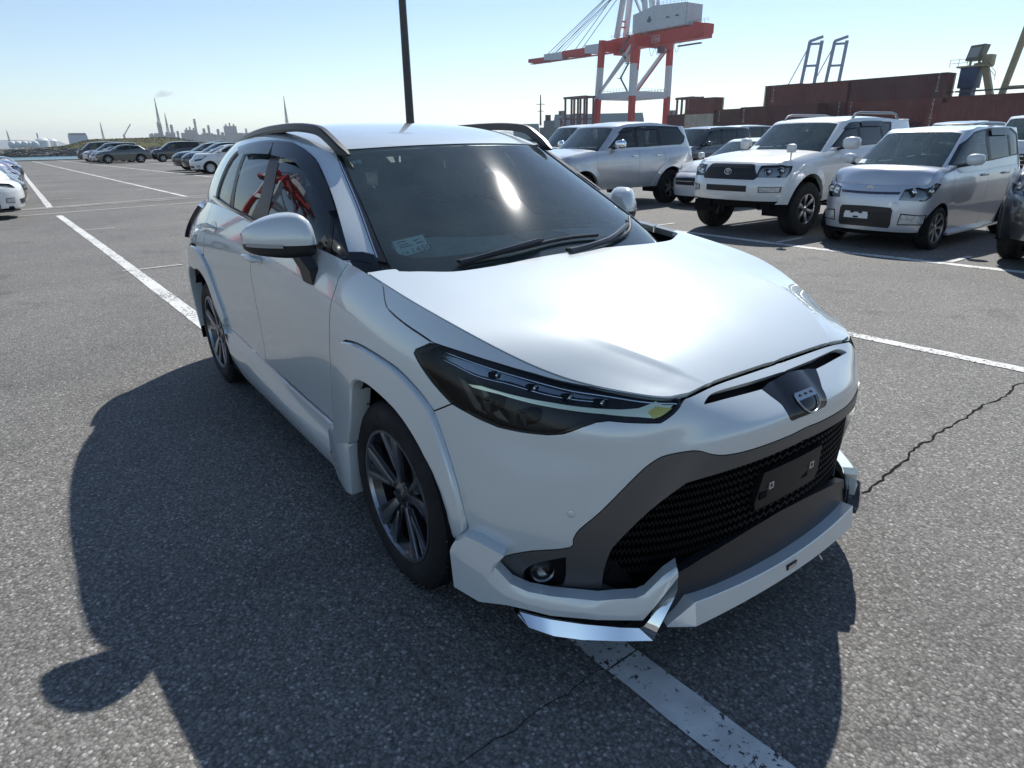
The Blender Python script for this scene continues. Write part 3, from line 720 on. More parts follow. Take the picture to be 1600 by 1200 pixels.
s_body = Surf(BODY, 1); s_green = Surf(GREEN, 1); s_kit = Surf(KIT, 1)
_gb, _ghd, _gv, _gg, _gr = grev(len(BODY)), grev(len(HOOD)), grev(6), grev(len(GREEN)), grev(len(ROOF))
s_hood = Edge(Surf(HOOD, -1), lambda u: s_body.ev(np.interp(u, _ghd, _gb[3:10]), np.ones_like(u))[0],
              lambda v: s_body.ev(np.interp(v, grev(8), [0, _gb[1] * .8, _gb[2] * .8, _gb[2] * .97, _gb[2], _gb[2] + (_gb[3] - _gb[2]) * .08, _gb[2] + (_gb[3] - _gb[2]) * .5, _gb[3]]), np.ones_like(v))[0], -1)
s_roof = Edge(Surf(ROOF, -1), lambda u: s_green.ev(np.interp(u, _gr, [_gg[4], _gg[5] + .2 * (_gg[6] - _gg[5]), _gg[7] - .15 * (_gg[7] - _gg[6]), _gg[8], _gg[9] + .25 * (_gg[10] - _gg[9]), _gg[10] + .7 * (_gg[11] - _gg[10]), _gg[12] + .3 * (_gg[13] - _gg[12])]), np.ones_like(u))[0],
              lambda v: s_green.ev(np.interp(v, _gv, _gg[[0, 1, 2, 2, 3, 4]] * np.array([0, .75, .85, 1.1, 1, 1])), np.ones_like(v))[0], -1)

# feature lines of the near car in surface parameters (u along the body, v upwards)
PK = {
    'headlight': [(0.3553, 0.8901), (0.3541, 0.9043), (0.3394, 0.9438), (0.3362, 0.9489), (0.3117, 0.9602), (0.2807, 0.9737), (0.2502, 0.9848), (0.2202, 0.9916), (0.1908, 0.998), (0.1591, 1.0), (0.123, 0.9984), (0.1072, 0.9906), (0.1081, 0.9789), (0.1226, 0.9475), (0.1393, 0.9138), (0.1619, 0.9139), (0.1892, 0.9113), (0.1999, 0.8986), (0.2123, 0.867), (0.2292, 0.8087), (0.2424, 0.7822), (0.2624, 0.7587), (0.2819, 0.7427), (0.296, 0.7395), (0.3102, 0.756), (0.3221, 0.7755), (0.3362, 0.819), (0.3484, 0.8627)],
    'drl': [(0.3074, 0.8833), (0.2956, 0.9003), (0.2663, 0.9171), (0.237, 0.9328), (0.2076, 0.9446), (0.1773, 0.9565), (0.1606, 0.9662), (0.1411, 0.99), (0.1335, 0.9812), (0.119, 0.9799), (0.1355, 0.9439), (0.1446, 0.9331), (0.1615, 0.9356), (0.1932, 0.9322), (0.2228, 0.9215), (0.252, 0.9091), (0.281, 0.8976), (0.3029, 0.8789)],
    'hl_upper': [(0.3384, 0.9259), (0.3191, 0.9393), (0.2807, 0.9615), (0.2355, 0.9775), (0.1988, 0.9854), (0.1777, 0.9883), (0.1918, 0.9752), (0.2363, 0.9572), (0.2718, 0.9467), (0.2986, 0.9255), (0.3232, 0.9167)],
    'doorfront': [(0.4524, 0.9981), (0.4584, 0.9614), (0.4593, 0.9313), (0.4629, 0.8703), (0.4636, 0.8054), (0.4643, 0.6859), (0.4681, 0.4704), (0.4726, 0.2692), (0.4722, 0.2047)],
    'doorbottom': [(0.4722, 0.2047), (0.514, 0.2025), (0.5483, 0.2067), (0.6054, 0.2405), (0.6771, 0.2741)],
    'fflare_out': [(0.3178, 0.1002), (0.3084, 0.133), (0.302, 0.1722), (0.3017, 0.1955), (0.3057, 0.2474), (0.313, 0.3616), (0.3241, 0.5225), (0.3343, 0.668), (0.3436, 0.7189), (0.3557, 0.7561), (0.3694, 0.7804), (0.3846, 0.7834), (0.4023, 0.7787), (0.4192, 0.7685), (0.4335, 0.748), (0.4409, 0.7299), (0.4488, 0.6819), (0.4553, 0.5606), (0.4604, 0.4038), (0.4665, 0.2527), (0.472, 0.1244)],
    'fflare_in': [(0.3113, 0.1341), (0.3184, 0.2127), (0.3294, 0.3362), (0.3453, 0.4704), (0.3645, 0.564), (0.39, 0.6029), (0.4063, 0.5967), (0.4151, 0.5731), (0.4208, 0.5275), (0.4241, 0.4381), (0.4291, 0.3268), (0.4378, 0.2065)],
    'rflare_out': [(0.7693, 0.7843), (0.7396, 0.7974), (0.7132, 0.754), (0.6985, 0.6961), (0.6919, 0.6031), (0.6865, 0.4761), (0.6799, 0.3373), (0.6788, 0.2985), (0.6884, 0.1927)],
    'rflare_in': [(0.7568, 0.6137), (0.735, 0.6374), (0.7153, 0.6099), (0.7036, 0.538), (0.6999, 0.434), (0.6929, 0.3296), (0.6857, 0.2603), (0.6782, 0.2064)],
    'seam': [(0.334, 0.6712), (0.3191, 0.7618)],
    'frame_out': [(0.2769, 0.084), (0.2667, 0.13), (0.2451, 0.1715), (0.2148, 0.2055), (0.2129, 0.2389), (0.2083, 0.2816), (0.1926, 0.3578), (0.1708, 0.4852), (0.1495, 0.6176), (0.1322, 0.6726), (0.1019, 0.67), (0.0827, 0.6091), (0.0675, 0.5741), (0.0472, 0.5565), (0.0252, 0.5516), (0.0085, 0.5513)],
    'frame_in': [(0.1787, 0.0812), (0.1804, 0.1241), (0.1788, 0.1833), (0.1729, 0.234), (0.1448, 0.3597), (0.114, 0.4477), (0.0993, 0.4675), (0.0568, 0.4763), (0.0225, 0.4797), (0.0014, 0.4833)],
    'frame_bot': [(0.1789, 0.0787), (0.159, 0.0564), (0.1612, 0.035), (0.1783, 0.0382), (0.2219, 0.0403), (0.243, 0.0407), (0.2592, 0.0494), (0.2701, 0.0656), (0.2766, 0.0818)],
    'fog_hole': [(0.2491, 0.0722), (0.2498, 0.096), (0.2443, 0.1215), (0.2345, 0.1429), (0.218, 0.1674), (0.2169, 0.1568), (0.2143, 0.0949), (0.2174, 0.0648), (0.2305, 0.0556), (0.2428, 0.0541)],
    'fog': [(0.2341, 0.1037)],
    'sensor': [(0.2179, 0.3407)],
    'slot': [(0.0778, 0.9509), (0.0674, 0.9664), (0.0552, 0.9703), (0.0209, 0.9647), (0.0, 0.9671)],
    'slotb': [(0.0778, 0.9509), (0.0648, 0.9454), (0.0186, 0.932), (0.0169, 0.9067), (0.0134, 0.8415), (0.0129, 0.7884), (0.0113, 0.6732), (0.0067, 0.6679)],
    'hoodshut': [(0.4029, 0.9907), (0.3951, 0.9667), (0.3859, 0.958), (0.3679, 0.9519), (0.3494, 0.9489), (0.3387, 0.9463)],
    'handle_r': [(0.6819, 0.9296)],
    'handle_f': [(0.5808, 0.8862)],
    'ws_edge': [(0.1782, 0.9889), (0.1825, 0.7861), (0.1849, 0.4365), (0.1945, 0.0924)],
    'ws_base': [(0.1945, 0.0924), (0.1411, 0.0482), (0.1047, 0.0453), (0.0605, 0.0573), (0.0126, 0.0777)],
    'pillar_in': [(0.2001, 0.9985), (0.1976, 0.7591), (0.2033, 0.4369), (0.2195, 0.1151)],
    'dlo_top': [(0.2941, 0.0989), (0.2775, 0.4718), (0.2759, 0.7429), (0.2967, 0.9085), (0.3414, 0.9626), (0.4077, 0.9882), (0.4902, 0.9844), (0.548, 0.9714), (0.6382, 0.9357), (0.6775, 0.8429), (0.687, 0.5438), (0.6856, 0.32), (0.6808, 0.2367)],
    'dlo_bot': [(0.6808, 0.2367), (0.6315, 0.2047), (0.5426, 0.1593), (0.4624, 0.1121), (0.3877, 0.0886), (0.3575, 0.0846), (0.2941, 0.0989)],
    'g_tri': [(0.3008, 0.4528), (0.3543, 0.0974)],
    'g_front': [(0.4702, 0.8781), (0.4948, 0.284), (0.5071, 0.1307)],
    'g_rear': [(0.6007, 0.8552), (0.5019, 0.8897), (0.5428, 0.1904), (0.5961, 0.2337)],
    'g_q': [(0.6296, 0.8869), (0.6267, 0.2264)],
    'hood_rear': [(0.9713, 0.9252), (0.9579, 0.8949), (0.9377, 0.5811), (0.9374, 0.2307), (0.9577, 0.0409), (0.9795, 0.0)],
    'k_white': [(0.9317, 0.9338), (0.9036, 0.9913), (0.8654, 0.9889), (0.8043, 0.9617), (0.8314, 0.8803), (0.8148, 0.8346), (0.7863, 0.7767), (0.7426, 0.7407), (0.6842, 0.7426), (0.569, 0.7516), (0.5256, 0.7489), (0.5137, 0.777), (0.4702, 0.7787), (0.4467, 0.8068), (0.3932, 0.9258), (0.3513, 0.9607), (0.344, 0.9438), (0.3433, 0.9025), (0.3724, 0.8431), (0.4095, 0.6867), (0.4486, 0.4676), (0.6056, 0.4722), (0.6824, 0.4636), (0.7609, 0.4761), (0.7928, 0.4619), (0.8666, 0.3418), (0.9293, 0.383), (0.9427, 0.843), (0.9334, 0.9187)],
    'k_crease': [(0.9383, 0.8587), (0.9034, 0.8126), (0.8589, 0.7765), (0.8295, 0.6302), (0.793, 0.5824), (0.7217, 0.5521), (0.6061, 0.572), (0.4876, 0.5591)],
    'k_chrome': [(0.7768, 0.4462), (0.7609, 0.4098), (0.6823, 0.3981), (0.6052, 0.3944), (0.4601, 0.3437), (0.4431, 0.3732), (0.3717, 0.7862), (0.3446, 0.8877), (0.346, 0.7847), (0.4082, 0.1049), (0.5031, 0.1444), (0.6054, 0.1373), (0.6852, 0.1372), (0.7242, 0.1714), (0.7399, 0.1847)],
    'k_lip': [(0.3725, 0.3088), (0.2776, 0.5877), (0.0879, 0.6608), (0.0, 0.624), (0.0, 0.6212)],
    'k_lipb': [(0.3725, 0.3088), (0.216, 0.2811), (0.0843, 0.2614), (0.0, 0.2204)],
    'k_apron': [(0.344, 0.9421), (0.2491, 0.9686), (0.0736, 0.9841), (0.0, 0.9979)],
    'k_label': [(0.0, 0.4252)],
    'visor_f': [(0.4899, 0.983), (0.4075, 0.9869), (0.3414, 0.9612), (0.2969, 0.9069), (0.2762, 0.7406), (0.2788, 0.4782), (0.3123, 0.4617), (0.3227, 0.617), (0.35, 0.7923), (0.3893, 0.8692), (0.4332, 0.8855), (0.4878, 0.8899)],
    'visor_r': [(0.643, 0.9289), (0.59, 0.9554), (0.5476, 0.9698), (0.4914, 0.9827), (0.4976, 0.8929), (0.569, 0.8799), (0.6152, 0.8626)],
    'paper': [(0.1586, 0.2399), (0.1081, 0.2885), (0.1103, 0.1843), (0.1613, 0.1341)],
    'stk': [(0.1548, 0.956), (0.1314, 0.9565), (0.1337, 0.9307), (0.1571, 0.93)],
    'camhouse': [(0.021, 0.9469), (0.0, 0.9483), (0.0, 0.8502), (0.0, 0.7969), (0.0169, 0.8095)],
    'wiper1': [(0.0975, 0.055), (0.0433, 0.1124), (0.0068, 0.132), (0.0, 0.1026)],
    'wiper2': [(0.0098, 0.075), (0.0, 0.0956), (0.0, 0.1529)],
    'ch_up': [(0.7768, 0.4462), (0.7609, 0.4098), (0.7214, 0.402), (0.6823, 0.3981), (0.6052, 0.3944), (0.5066, 0.3661), (0.458, 0.3426), (0.4431, 0.3732), (0.3999, 0.6493), (0.3717, 0.7862), (0.3446, 0.8877)],
    'ch_lo': [(0.7651, 0.4797), (0.7315, 0.2953), (0.7013, 0.2719), (0.6713, 0.2446), (0.6037, 0.2454), (0.5084, 0.254), (0.4226, 0.2239), (0.4134, 0.3696), (0.387, 0.6376), (0.3692, 0.7736), (0.3594, 0.8459)],
    'kw_top': [(0.9317, 0.9338), (0.9036, 0.9913), (0.8654, 0.9889), (0.8043, 0.9617), (0.8274, 0.8817), (0.7863, 0.7767), (0.7426, 0.7407), (0.6842, 0.7426), (0.569, 0.7516), (0.5137, 0.777), (0.4702, 0.7787), (0.4467, 0.8068), (0.3932, 0.9258), (0.3513, 0.9607)],
    'kw_cre': [(0.9362, 0.8718), (0.9141, 0.8475), (0.8866, 0.8241), (0.8538, 0.7962), (0.8381, 0.7381), (0.7976, 0.6336), (0.7505, 0.6089), (0.6851, 0.5909), (0.587, 0.6071), (0.5097, 0.5955), (0.4641, 0.5885), (0.44, 0.6882), (0.392, 0.8659), (0.351, 0.9427)],
    'kw_bot': [(0.9243, 0.4271), (0.8935, 0.4144), (0.862, 0.3828), (0.8255, 0.4459), (0.7896, 0.495), (0.7582, 0.5079), (0.7194, 0.5069), (0.681, 0.4947), (0.5674, 0.5173), (0.5091, 0.5208), (0.4513, 0.4995), (0.4326, 0.6076), (0.393, 0.7914), (0.3488, 0.9142)],
}

# ---------------------------------------------------------------- wheels
def tyre_profile(r, rim, hw):
    """(radius, half-width offset) profile, closed"""
    return [(rim - .012, hw - .035), (rim + .004, hw - .012), (rim + .03, hw - .002), (rim + (r - rim) * .55, hw), (r - .026, hw - .008), (r - .008, hw - .026), (r, hw - .05),
            (r, -hw + .05), (r - .008, -hw + .026), (r - .026, -hw + .008), (rim + .03, -hw), (rim - .012, -hw + .035)]

def make_wheel(parent, c, side, r=.341, rim=.232, hw=.112, style='split5', mface=None, mdark=None, n=48):
    """wheel > tyre, rim (> spoke), hub_cap; the outer face looks to y = side"""
    mface = mface or m_alloy; mdark = mdark or m_alloy_dark
    cx, cy, cz = c; s = side
    w = MB().lathe([(rim - .004, s * (hw - .018)), (rim - .012, s * (hw - .03)), (rim - .028, s * (hw - .05)), (rim - .03, -s * .07), (.03, -s * .06)], 'y', n, c).build('wheel', mdark, parent, smooth=True)
    tp = [(a, s * b) for a, b in tyre_profile(r, rim, hw)]
    MB().lathe(tp, 'y', n, c, close=True).build('tyre', m_rubber, w, smooth=True)
    # tread grooves
    g = MB()
    for k in range(64):
        t = 2 * math.pi * k / 64
        for a, b in ((-.09, -.03), (.03, .09)):
            p = (cx + (r + .0005) * math.cos(t), cy + a, cz + (r + .0005) * math.sin(t)); q = (cx + (r + .0005) * math.cos(t + .05), cy + b, cz + (r + .0005) * math.sin(t + .05))
            g.bar(p, q, .006, .003, up=(math.cos(t), 0, math.sin(t)))
    g.build('tread_block', m_dark, w)['kind'] = 'stuff'
    rm = MB().lathe([(rim + .006, s * (hw - .016)), (rim + .004, s * (hw - .008)), (rim - .006, s * (hw - .008)), (rim - .010, s * (hw - .022))], 'y', n, c).build('rim', mface, w, smooth=True)
    yf = s * (hw - .012); yi = s * (hw - .055)
    def blade(a0, a1, r0, r1, w0, w1, y0, y1, th):
        """radial spoke from angle/radius a0,r0 to a1,r1"""
        P = []
        for a, rr, ww, yy in ((a0, r0, w0, y0), (a1, r1, w1, y1)):
            d = Vector((math.cos(a), 0, math.sin(a))); t = Vector((-math.sin(a), 0, math.cos(a)))
            for sg in (-1, 1):
                for dy in (0, -th):
                    P.append(Vector(c) + d * rr + t * sg * ww / 2 + Vector((0, yy + s * dy, 0)))
        return P, [(0, 1, 3, 2), (4, 6, 7, 5), (0, 2, 6, 4), (1, 5, 7, 3), (0, 4, 5, 1), (2, 3, 7, 6)]
    ph = .35
    if style == 'split5':
        for k in range(5):
            a = ph + 2 * math.pi * k / 5
            b1 = MB(); b1.add(*blade(a - .06, a - .23, .045, rim - .004, .034, .05, yi + s * .012, yf, .03)); b1.build('spoke', mdark, rm, bevel=.003)
            b2 = MB(); b2.add(*blade(a - .02, a - .12, .05, rim - .003, .024, .044, yi + s * .026, yf + s * .003, .022)); b2.build('spoke_face', mface, rm, bevel=.002)
            b3 = MB(); b3.add(*blade(a + .16, a + .25, .045, rim - .004, .030, .06, yi + s * .010, yf - s * .004, .03)); b3.build('spoke', mdark, rm, bevel=.003)
            b4 = MB(); b4.add(*blade(a + .23, a + .33, .09, rim - .003, .012, .022, yi + s * .026, yf + s * .0, .02)); b4.build('spoke_face', mface, rm, bevel=.001)
    else:
        ns = {'six': 6, 'eight': 8, 'five': 5, 'seven': 7, 'cap': 9}[style]
        for k in range(ns):
            a = ph + 2 * math.pi * k / ns
            ww = {'six': (.05, .075), 'eight': (.028, .05), 'five': (.06, .09), 'seven': (.035, .05), 'cap': (.05, .085)}[style]
            b = MB(); b.add(*blade(a, a + (.12 if style == 'seven' else 0), .04, rim - .003, ww[0], ww[1], yi + s * .02, yf, .028)); b.build('spoke', mface, rm, bevel=.003)
    MB().lathe([(.0, yi + s * .034), (.026, yi + s * .034), (.032, yi + s * .028), (.06, yi + s * .018), (.068, yi - s * .01)], 'y', 24, c).build('hub_cap', mdark if style == 'split5' else mface, w, smooth=True)
    for k in range(5):
        a = ph + .6 + 2 * math.pi * k / 5
        nb = MB(); nb.lathe([(0, yi + s * .026), (.008, yi + s * .026), (.009, yi + s * .0)], 'y', 8, (cx + .05 * math.cos(a), cy, cz + .05 * math.sin(a)))
        nb.build('wheel_nut', m_bright, w)
    MB().lathe([(.0, -s * .0), (.14, -s * .0), (.14, -s * .02), (0, -s * .02)], 'y', 24, c).build('brake_disc', mat('disc_steel', (.25, .24, .23), .35, .9), w, smooth=True)
    return w

def ev3(surf, uv, off=0.0):
    uv = np.asarray(uv, float); P, N, _, _ = surf.ev(np.clip(uv[:, 0], 0, 1), np.clip(uv[:, 1], 0, 1)); return P + N * off

def resample(P, n):
    P = np.asarray(P, float); d = np.r_[0, np.cumsum(np.linalg.norm(np.diff(P, axis=0), axis=1))]
    t = np.linspace(0, d[-1], n); return np.stack([np.interp(t, d, P[:, k]) for k in range(P.shape[1])], 1)

# ---------------------------------------------------------------- the near car
def build_hero():
    car = empty('crossover_car', (0, 0, 0), 0, 'pearl white crossover with grey trapezoid grille frame and chrome lip kit, large in front', 'car')
    B, G, Hd, Rf, K = s_body, s_green, s_hood, s_roof, s_kit
    sm = lambda k, n=3: smooth_loop(PK[k], n, False)
    hl = PK['headlight']
    # --- hood: top patch plus the flank above the headlight
    rear = [(u, v) for u, v in PK['hood_rear']]
    rear = smooth_loop([(.975, 1.0)] + rear[:-1] + [(.962, 0)], 3, False)
    hood = panel('hood', Hd, [(0, 0), (0, .33), (0, .66), (0, 1)] + rear, m_white, car, 0, rim=.018, gap=.003, full='v', res=.03)
    top = [(u, 1.0) for u in np.linspace(.404, .108, 24)]
    hs = [PK['hoodshut'][0]] + sm('hoodshut')[1:]
    fl = top + [(u, v) for u, v in hl[12:3:-1] if v < .998 or True][1:] + [(u, v) for u, v in hs[::-1]]
    flank = [(u, 1.0) for u in np.linspace(.408, .112, 26)] + [(min(.999, 1), 0)][:0] + [(u, min(v, .9985)) for u, v in hl[11:3:-1]] + hs[::-1]
    both(lambda s: panel('hood_flank', B, flank, m_white, hood, s, rim=.018, gap=.0026, res=.02))
    # --- front bumper skin with slot and shield opening
    st_ = smooth_loop(PK['slot'][:4], 3, False); sb = smooth_loop(PK['slotb'][2:], 3, False)
    fo = sm('frame_out'); tipk = PK['frame_out'][0]
    low = hl[12:26]
    bump = [(0, .990), (.03, .990), (.06, .990), (.085, .990), (.100, .990)] + low[:-3] + [PK['seam'][1], PK['seam'][0]] \
        + [q for q in smooth_loop(PK['fflare_out'][:8], 3, False)[::-1]] + [(.30, .075), (.2905, .068), tipk] + fo[1:] + [(0, .5594)] \
        + [(0, .672)] + sb[::-1] + [PK['slotb'][1], PK['slotb'][0]] + st_[1:] + [(0, .9615)]
    bumper = panel('front_bumper', B, bump, m_white, car, 0, rim=.02, gap=.0015, full='u', res=.025)
    # slot and shield
    panel('slot_mesh', B, [(0, .60), (.03, .60), (.04, .88), (.085, .92), (.085, .97), (.0, .975)], m_dark, bumper, 0, off=-.03, rim=0, gap=0, full='u', res=.03)
    shl = [(0, .672)] + sb[::-1] + [(.012, .945), (0, .952)]
    shield = panel('emblem_shield', B, shl, m_black_gloss, bumper, 0, off=.006, rim=.03, gap=.001, full='u', res=.012, offfn=lambda UV, P: .001 + .008 * np.clip(1 - (P[:, 1] / .075) ** 2, 0, 1))
    e = MB()
    ring = []
    for t in np.linspace(-.15, math.pi + .15, 25):
        ring.append((.0, .047 * math.cos(t), .806 - .043 * math.sin(t)))
    def onx(y, z, o):
        uv = solve_uv(B, [(abs(y), z)], [1, 2], 0, .3)[0]; P, N, _, _ = B.ev(*uv); return Vector((P[0][0] + o, y, z))
    e.tube([onx(y, z, .014) for _, y, z in ring], .0022, 6).build('emblem_outline', mat('dull_chrome', (.34, .36, .38), .25, 1.0), shield, smooth=True)
    e = MB(); nb = 12
    for i in range(nb):
        y0 = -.046 + .092 * i / nb; y1 = y0 + .092 / nb
        e.add([onx(y0, .800, .017), onx(y1, .800, .017), onx(y1, .817, .017), onx(y0, .817, .017)], [(0, 1, 2, 3)])
    e.build('emblem_bar', mat('dull_chrome', (.34, .36, .38), .25, 1.0), shield)
    d = MB()
    for y in (-.027, 0, .027):
        c0 = onx(y, .8085, .0175); d.lathe([(0, .001), (.005, .001), (.005, -.004)], 'x', 12, c0)
    d.build('emblem_dot', m_black_gloss, shield)
    # sensor
    def sensor(s):
        u, v = PK['sensor'][0]; P, N, _, _ = B.ev(u, v); n = Vector((N[0][0], N[0][1] * s, N[0][2])); p = Vector((P[0][0], P[0][1] * s, P[0][2]))
        a = n.orthogonal().normalized(); b = n.cross(a); V = []; F = []
        for rr, h in ((.0, .0012), (.0095, .0012), (.011, .0004), (.0125, -.002)):
            for k in range(20): t = k * math.pi / 10; V.append(p + n * h + (a * math.cos(t) + b * math.sin(t)) * rr)
        for i in range(3):
            for k in range(20): F.append((i * 20 + k, i * 20 + (k + 1) % 20, (i + 1) * 20 + (k + 1) % 20, (i + 1) * 20 + k))
        o = MB().add(V[:60], F[:40]).build('parking_sensor', m_white, bumper, smooth=True, angle=60)
        MB().add(V[40:], [(k, (k + 1) % 20, 20 + (k + 1) % 20, 20 + k) for k in range(20)]).build('sensor_ring', m_dark, o)
    both(sensor)
    # --- grille frame, grille, fog lamps
    fi = sm('frame_in')
    frame_loop = [(0, .5594)] + fo[::-1] + [q for q in PK['frame_bot'][::-1]][1:] + fi + [(0, .489)]
    fr = panel('grille_frame', B, frame_loop, m_gun, car, 0, [PK['fog_hole']] if False else (), off=.002, rim=.05, gap=.001, full='u', res=.02)
    # fog recess is cut through the frame
    bpy.data.objects.remove(fr)
    fr = panel('grille_frame', B, frame_loop, m_gun, car, 0, [smooth_loop(PK['fog_hole'], 3)], off=.002, rim=.05, gap=.001, full='u', res=.02)
    gl = [(0, .50), (.03, .49), (.06, .485), (.11, .46), (.16, .31), (.187, .19), (.19, .0), (0, 0)]
    grille = panel('grille', B, gl, m_dark, car, 0, off=-.055, rim=0, gap=0, full='u', res=.05)
    fiu = np.array(PK['frame_in']); order = np.argsort(fiu[:, 1])
    for r_, v in enumerate(np.arange(.115, .485, .034)):
        um = float(np.interp(v, fiu[order, 1], fiu[order, 0])) + .004
        n = max(4, int(um / .0045)); uu = np.linspace(0, um, n * 2 + 1)
        ph = r_ % 2
        zig = np.array([((i + ph) % 2) * 2 - 1 for i in range(len(uu))]) * .0085
        fa = ev3(B, np.stack([uu, v + zig + .006], 1), -.016); fb = ev3(B, np.stack([uu, v + zig - .004], 1), -.016); ba = ev3(B, np.stack([uu, v + zig * .2 + .016], 1), -.052)
        V = []; F = []
        for sg in (1, -1):
            n0 = len(V)
            for arr in (ba, fa, fb): V += [(q[0], q[1] * sg, q[2]) for q in arr]
            m_ = len(uu)
            for i in range(m_ - 1):
                F += [(n0 + i, n0 + i + 1, n0 + m_ + i + 1, n0 + m_ + i), (n0 + m_ + i, n0 + m_ + i + 1, n0 + 2 * m_ + i + 1, n0 + 2 * m_ + i)]
        MB().add(V, F).build('grille_bar', mat('grille_bar_black', (.006, .006, .007), .55, spec=.15), grille)
    pl = panel('plate_bracket', B, solve_uv(B, [(0, .475), (.155, .475), (.165, .50), (.15, .60), (0, .60)], [1, 2], 0, .3), mat('bracket_black', (.008, .008, .009), .45, spec=.3), grille, 0, off=-.004, rim=.02, gap=0, full='u', res=.03)
    for s in (-1, 1):
        q = MB(); x = .945
        for a, b in (((-.011, -.011), (.011, -.006)), ((-.011, .006), (.011, .011)), ((-.011, -.006), (-.006, .006)), ((.006, -.006), (.011, .006))):
            q.box((x - .01, s * .105 + a[0], .546 + a[1]), (x - .003, s * .105 + b[0], .546 + b[1]))
        q.build('plate_nut', mat('zinc', (.55, .56, .56), .35, .8), pl)
        MB().box((x - .012, s * .105 - .045, .510), (x - .007, s * .105 - .012, .532)).build('plate_slot', m_dark, pl)
    def fog(s):
        panel('fog_recess', B, inset_uv(PK['fog_hole'], -.012), m_black_gloss, fr, s, off=-.045, rim=0, gap=0, res=.03)
        u, v = PK['fog'][0]; P, N, _, _ = B.ev(u, v); p = Vector((P[0][0], P[0][1] * s, P[0][2])); n = Vector((.8, .45 * s, .05)).normalized()
        p = p - n * .012
        a = n.orthogonal().normalized(); b = n.cross(a); V = []; F = []; prof = [(.004, -.008), (.020, -.005), (.031, .004), (.034, .007), (.036, -.04)]
        for rr, h in prof:
            for k in range(24): t = k * math.pi / 12; V.append(p + n * h + (a * math.cos(t) + b * math.sin(t)) * rr)
        for i in range(4):
            for k in range(24): F.append((i * 24 + k, i * 24 + (k + 1) % 24, (i + 1) * 24 + (k + 1) % 24, (i + 1) * 24 + k))
        F.append(tuple(range(24)))
        fl_ = MB().add(V, F).build('fog_lamp', mat('fog_reflector', (.25, .26, .27), .22, .9), fr, smooth=True)
        V = []
        for rr, h in ((.0, .012), (.015, .010), (.026, .006), (.033, .0)):
            for k in range(24): t = k * math.pi / 12; V.append(p + n * h + (a * math.cos(t) + b * math.sin(t)) * rr)
        MB().add(V, [(i * 24 + k, i * 24 + (k + 1) % 24, (i + 1) * 24 + (k + 1) % 24, (i + 1) * 24 + k) for i in range(3) for k in range(24)]).build('fog_lens', m_lens, fl_, smooth=True)
    def inset_uv(L, d):
        L = np.array(L); c = L.mean(0); return [tuple(c + (q - c) * (1 - d * 6)) for q in L]
    both(fog)
    # --- headlights
    def headlight(s):
        h = panel('headlight', B, hl, mat('lamp_bowl', (.005, .005, .006), .42), car, s, off=-.045, rim=0, gap=-.004, res=.03)
        panel('headlight_bezel', B, hl, m_black_plastic, h, s, [inset_uv2(hl, .0055)], off=-.002, rim=.05, gap=.002, res=.012)
        panel('light_guide', B, PK['drl'], m_drl, h, s, off=-.006, rim=.012, gap=.001, res=.012)
        inner = [(.152, .955), (.142, .975), (.1335, .972), (.122, .969), (.137, .942), (.146, .932)]
        panel('turn_lamp', B, inner, m_amber, h, s, off=-.0045, rim=.01, gap=0, res=.012)
        panel('upper_trim', B, PK['hl_upper'], mat('lamp_trim', (.30, .33, .36), .10, 1.0), h, s, off=-.02, rim=.015, gap=.001, res=.015)
        for (u, v) in ((.285, .953), (.252, .963), (.222, .969), (.195, .975)):
            P, N, _, _ = B.ev(u, v); p = Vector((P[0][0], P[0][1] * s, P[0][2])) - Vector((N[0][0], N[0][1] * s, N[0][2])) * .022
            b = MB().box((p.x - .012, p.y - .02, p.z - .016), (p.x + .010, p.y + .02, p.z + .004)).build('led_module', m_black_gloss, h, bevel=.004)
            MB().lathe([(0, .013), (.007, .011), (.010, .006)], 'x', 12, (p.x + .006, p.y, p.z - .006)).build('led_lens', m_lamp, b, smooth=True)
        for (u, v, r_) in ((.288, .845, .026), (.258, .85, .024)):
            P, N, _, _ = B.ev(u, v); p = Vector((P[0][0], P[0][1] * s, P[0][2])) - Vector((N[0][0], N[0][1] * s, N[0][2])) * .03
            MB().box((p.x - .02, p.y - .035, p.z - .02), (p.x + .016, p.y + .03, p.z + .018)).build('lamp_fin', mat('lamp_fin', (.03, .032, .035), .2, .5), h, bevel=.004)
        edge = [(u, min(v, .998) - .014) for u, v in hl[3:12]]
        q = ev3(B, smooth_loop(edge, 4, False), -.010) * [1, s, 1]
        MB().tube(q, .0022, 6).build('chrome_line', m_chrome, h, smooth=True)
        low_e = [(.338, .915), (.322, .918), (.300, .921), (.272, .940), (.237, .951), (.195, .968)]
        q = ev3(B, smooth_loop(low_e, 4, False), -.014) * [1, s, 1]
        MB().tube(q, .0018, 6).build('chrome_line', m_chrome, h, smooth=True)
        for u0 in (.318, .300):
            fin = [(u0, .885), (u0 - .006, .880), (u0 - .024, .775), (u0 - .014, .775)]
            panel('reflector_fin', B, fin, mat('lamp_grey', (.10, .105, .11), .3, .6), h, s, off=-.026, rim=.01, gap=0, res=.02)
        panel('headlight_lens', B, hl, m_lens, h, s, off=.0005, rim=.004, gap=.001, res=.02)
        return h
    def inset_uv2(L, d):
        L = np.array(L); t = np.roll(L, -1, 0) - np.roll(L, 1, 0); sc = np.array([1, .22]); tt = t / sc; nn = np.stack([-tt[:, 1], tt[:, 0]], 1)
        nn /= np.linalg.norm(nn, axis=1)[:, None]; sg = 1 if area2(L / sc) > 0 else -1
        return [tuple(q) for q in (L + nn * sc * d * sg)]
    both(headlight)
    # --- fenders, doors, quarter panels
    df = sm('doorfront'); db = PK['doorbottom']
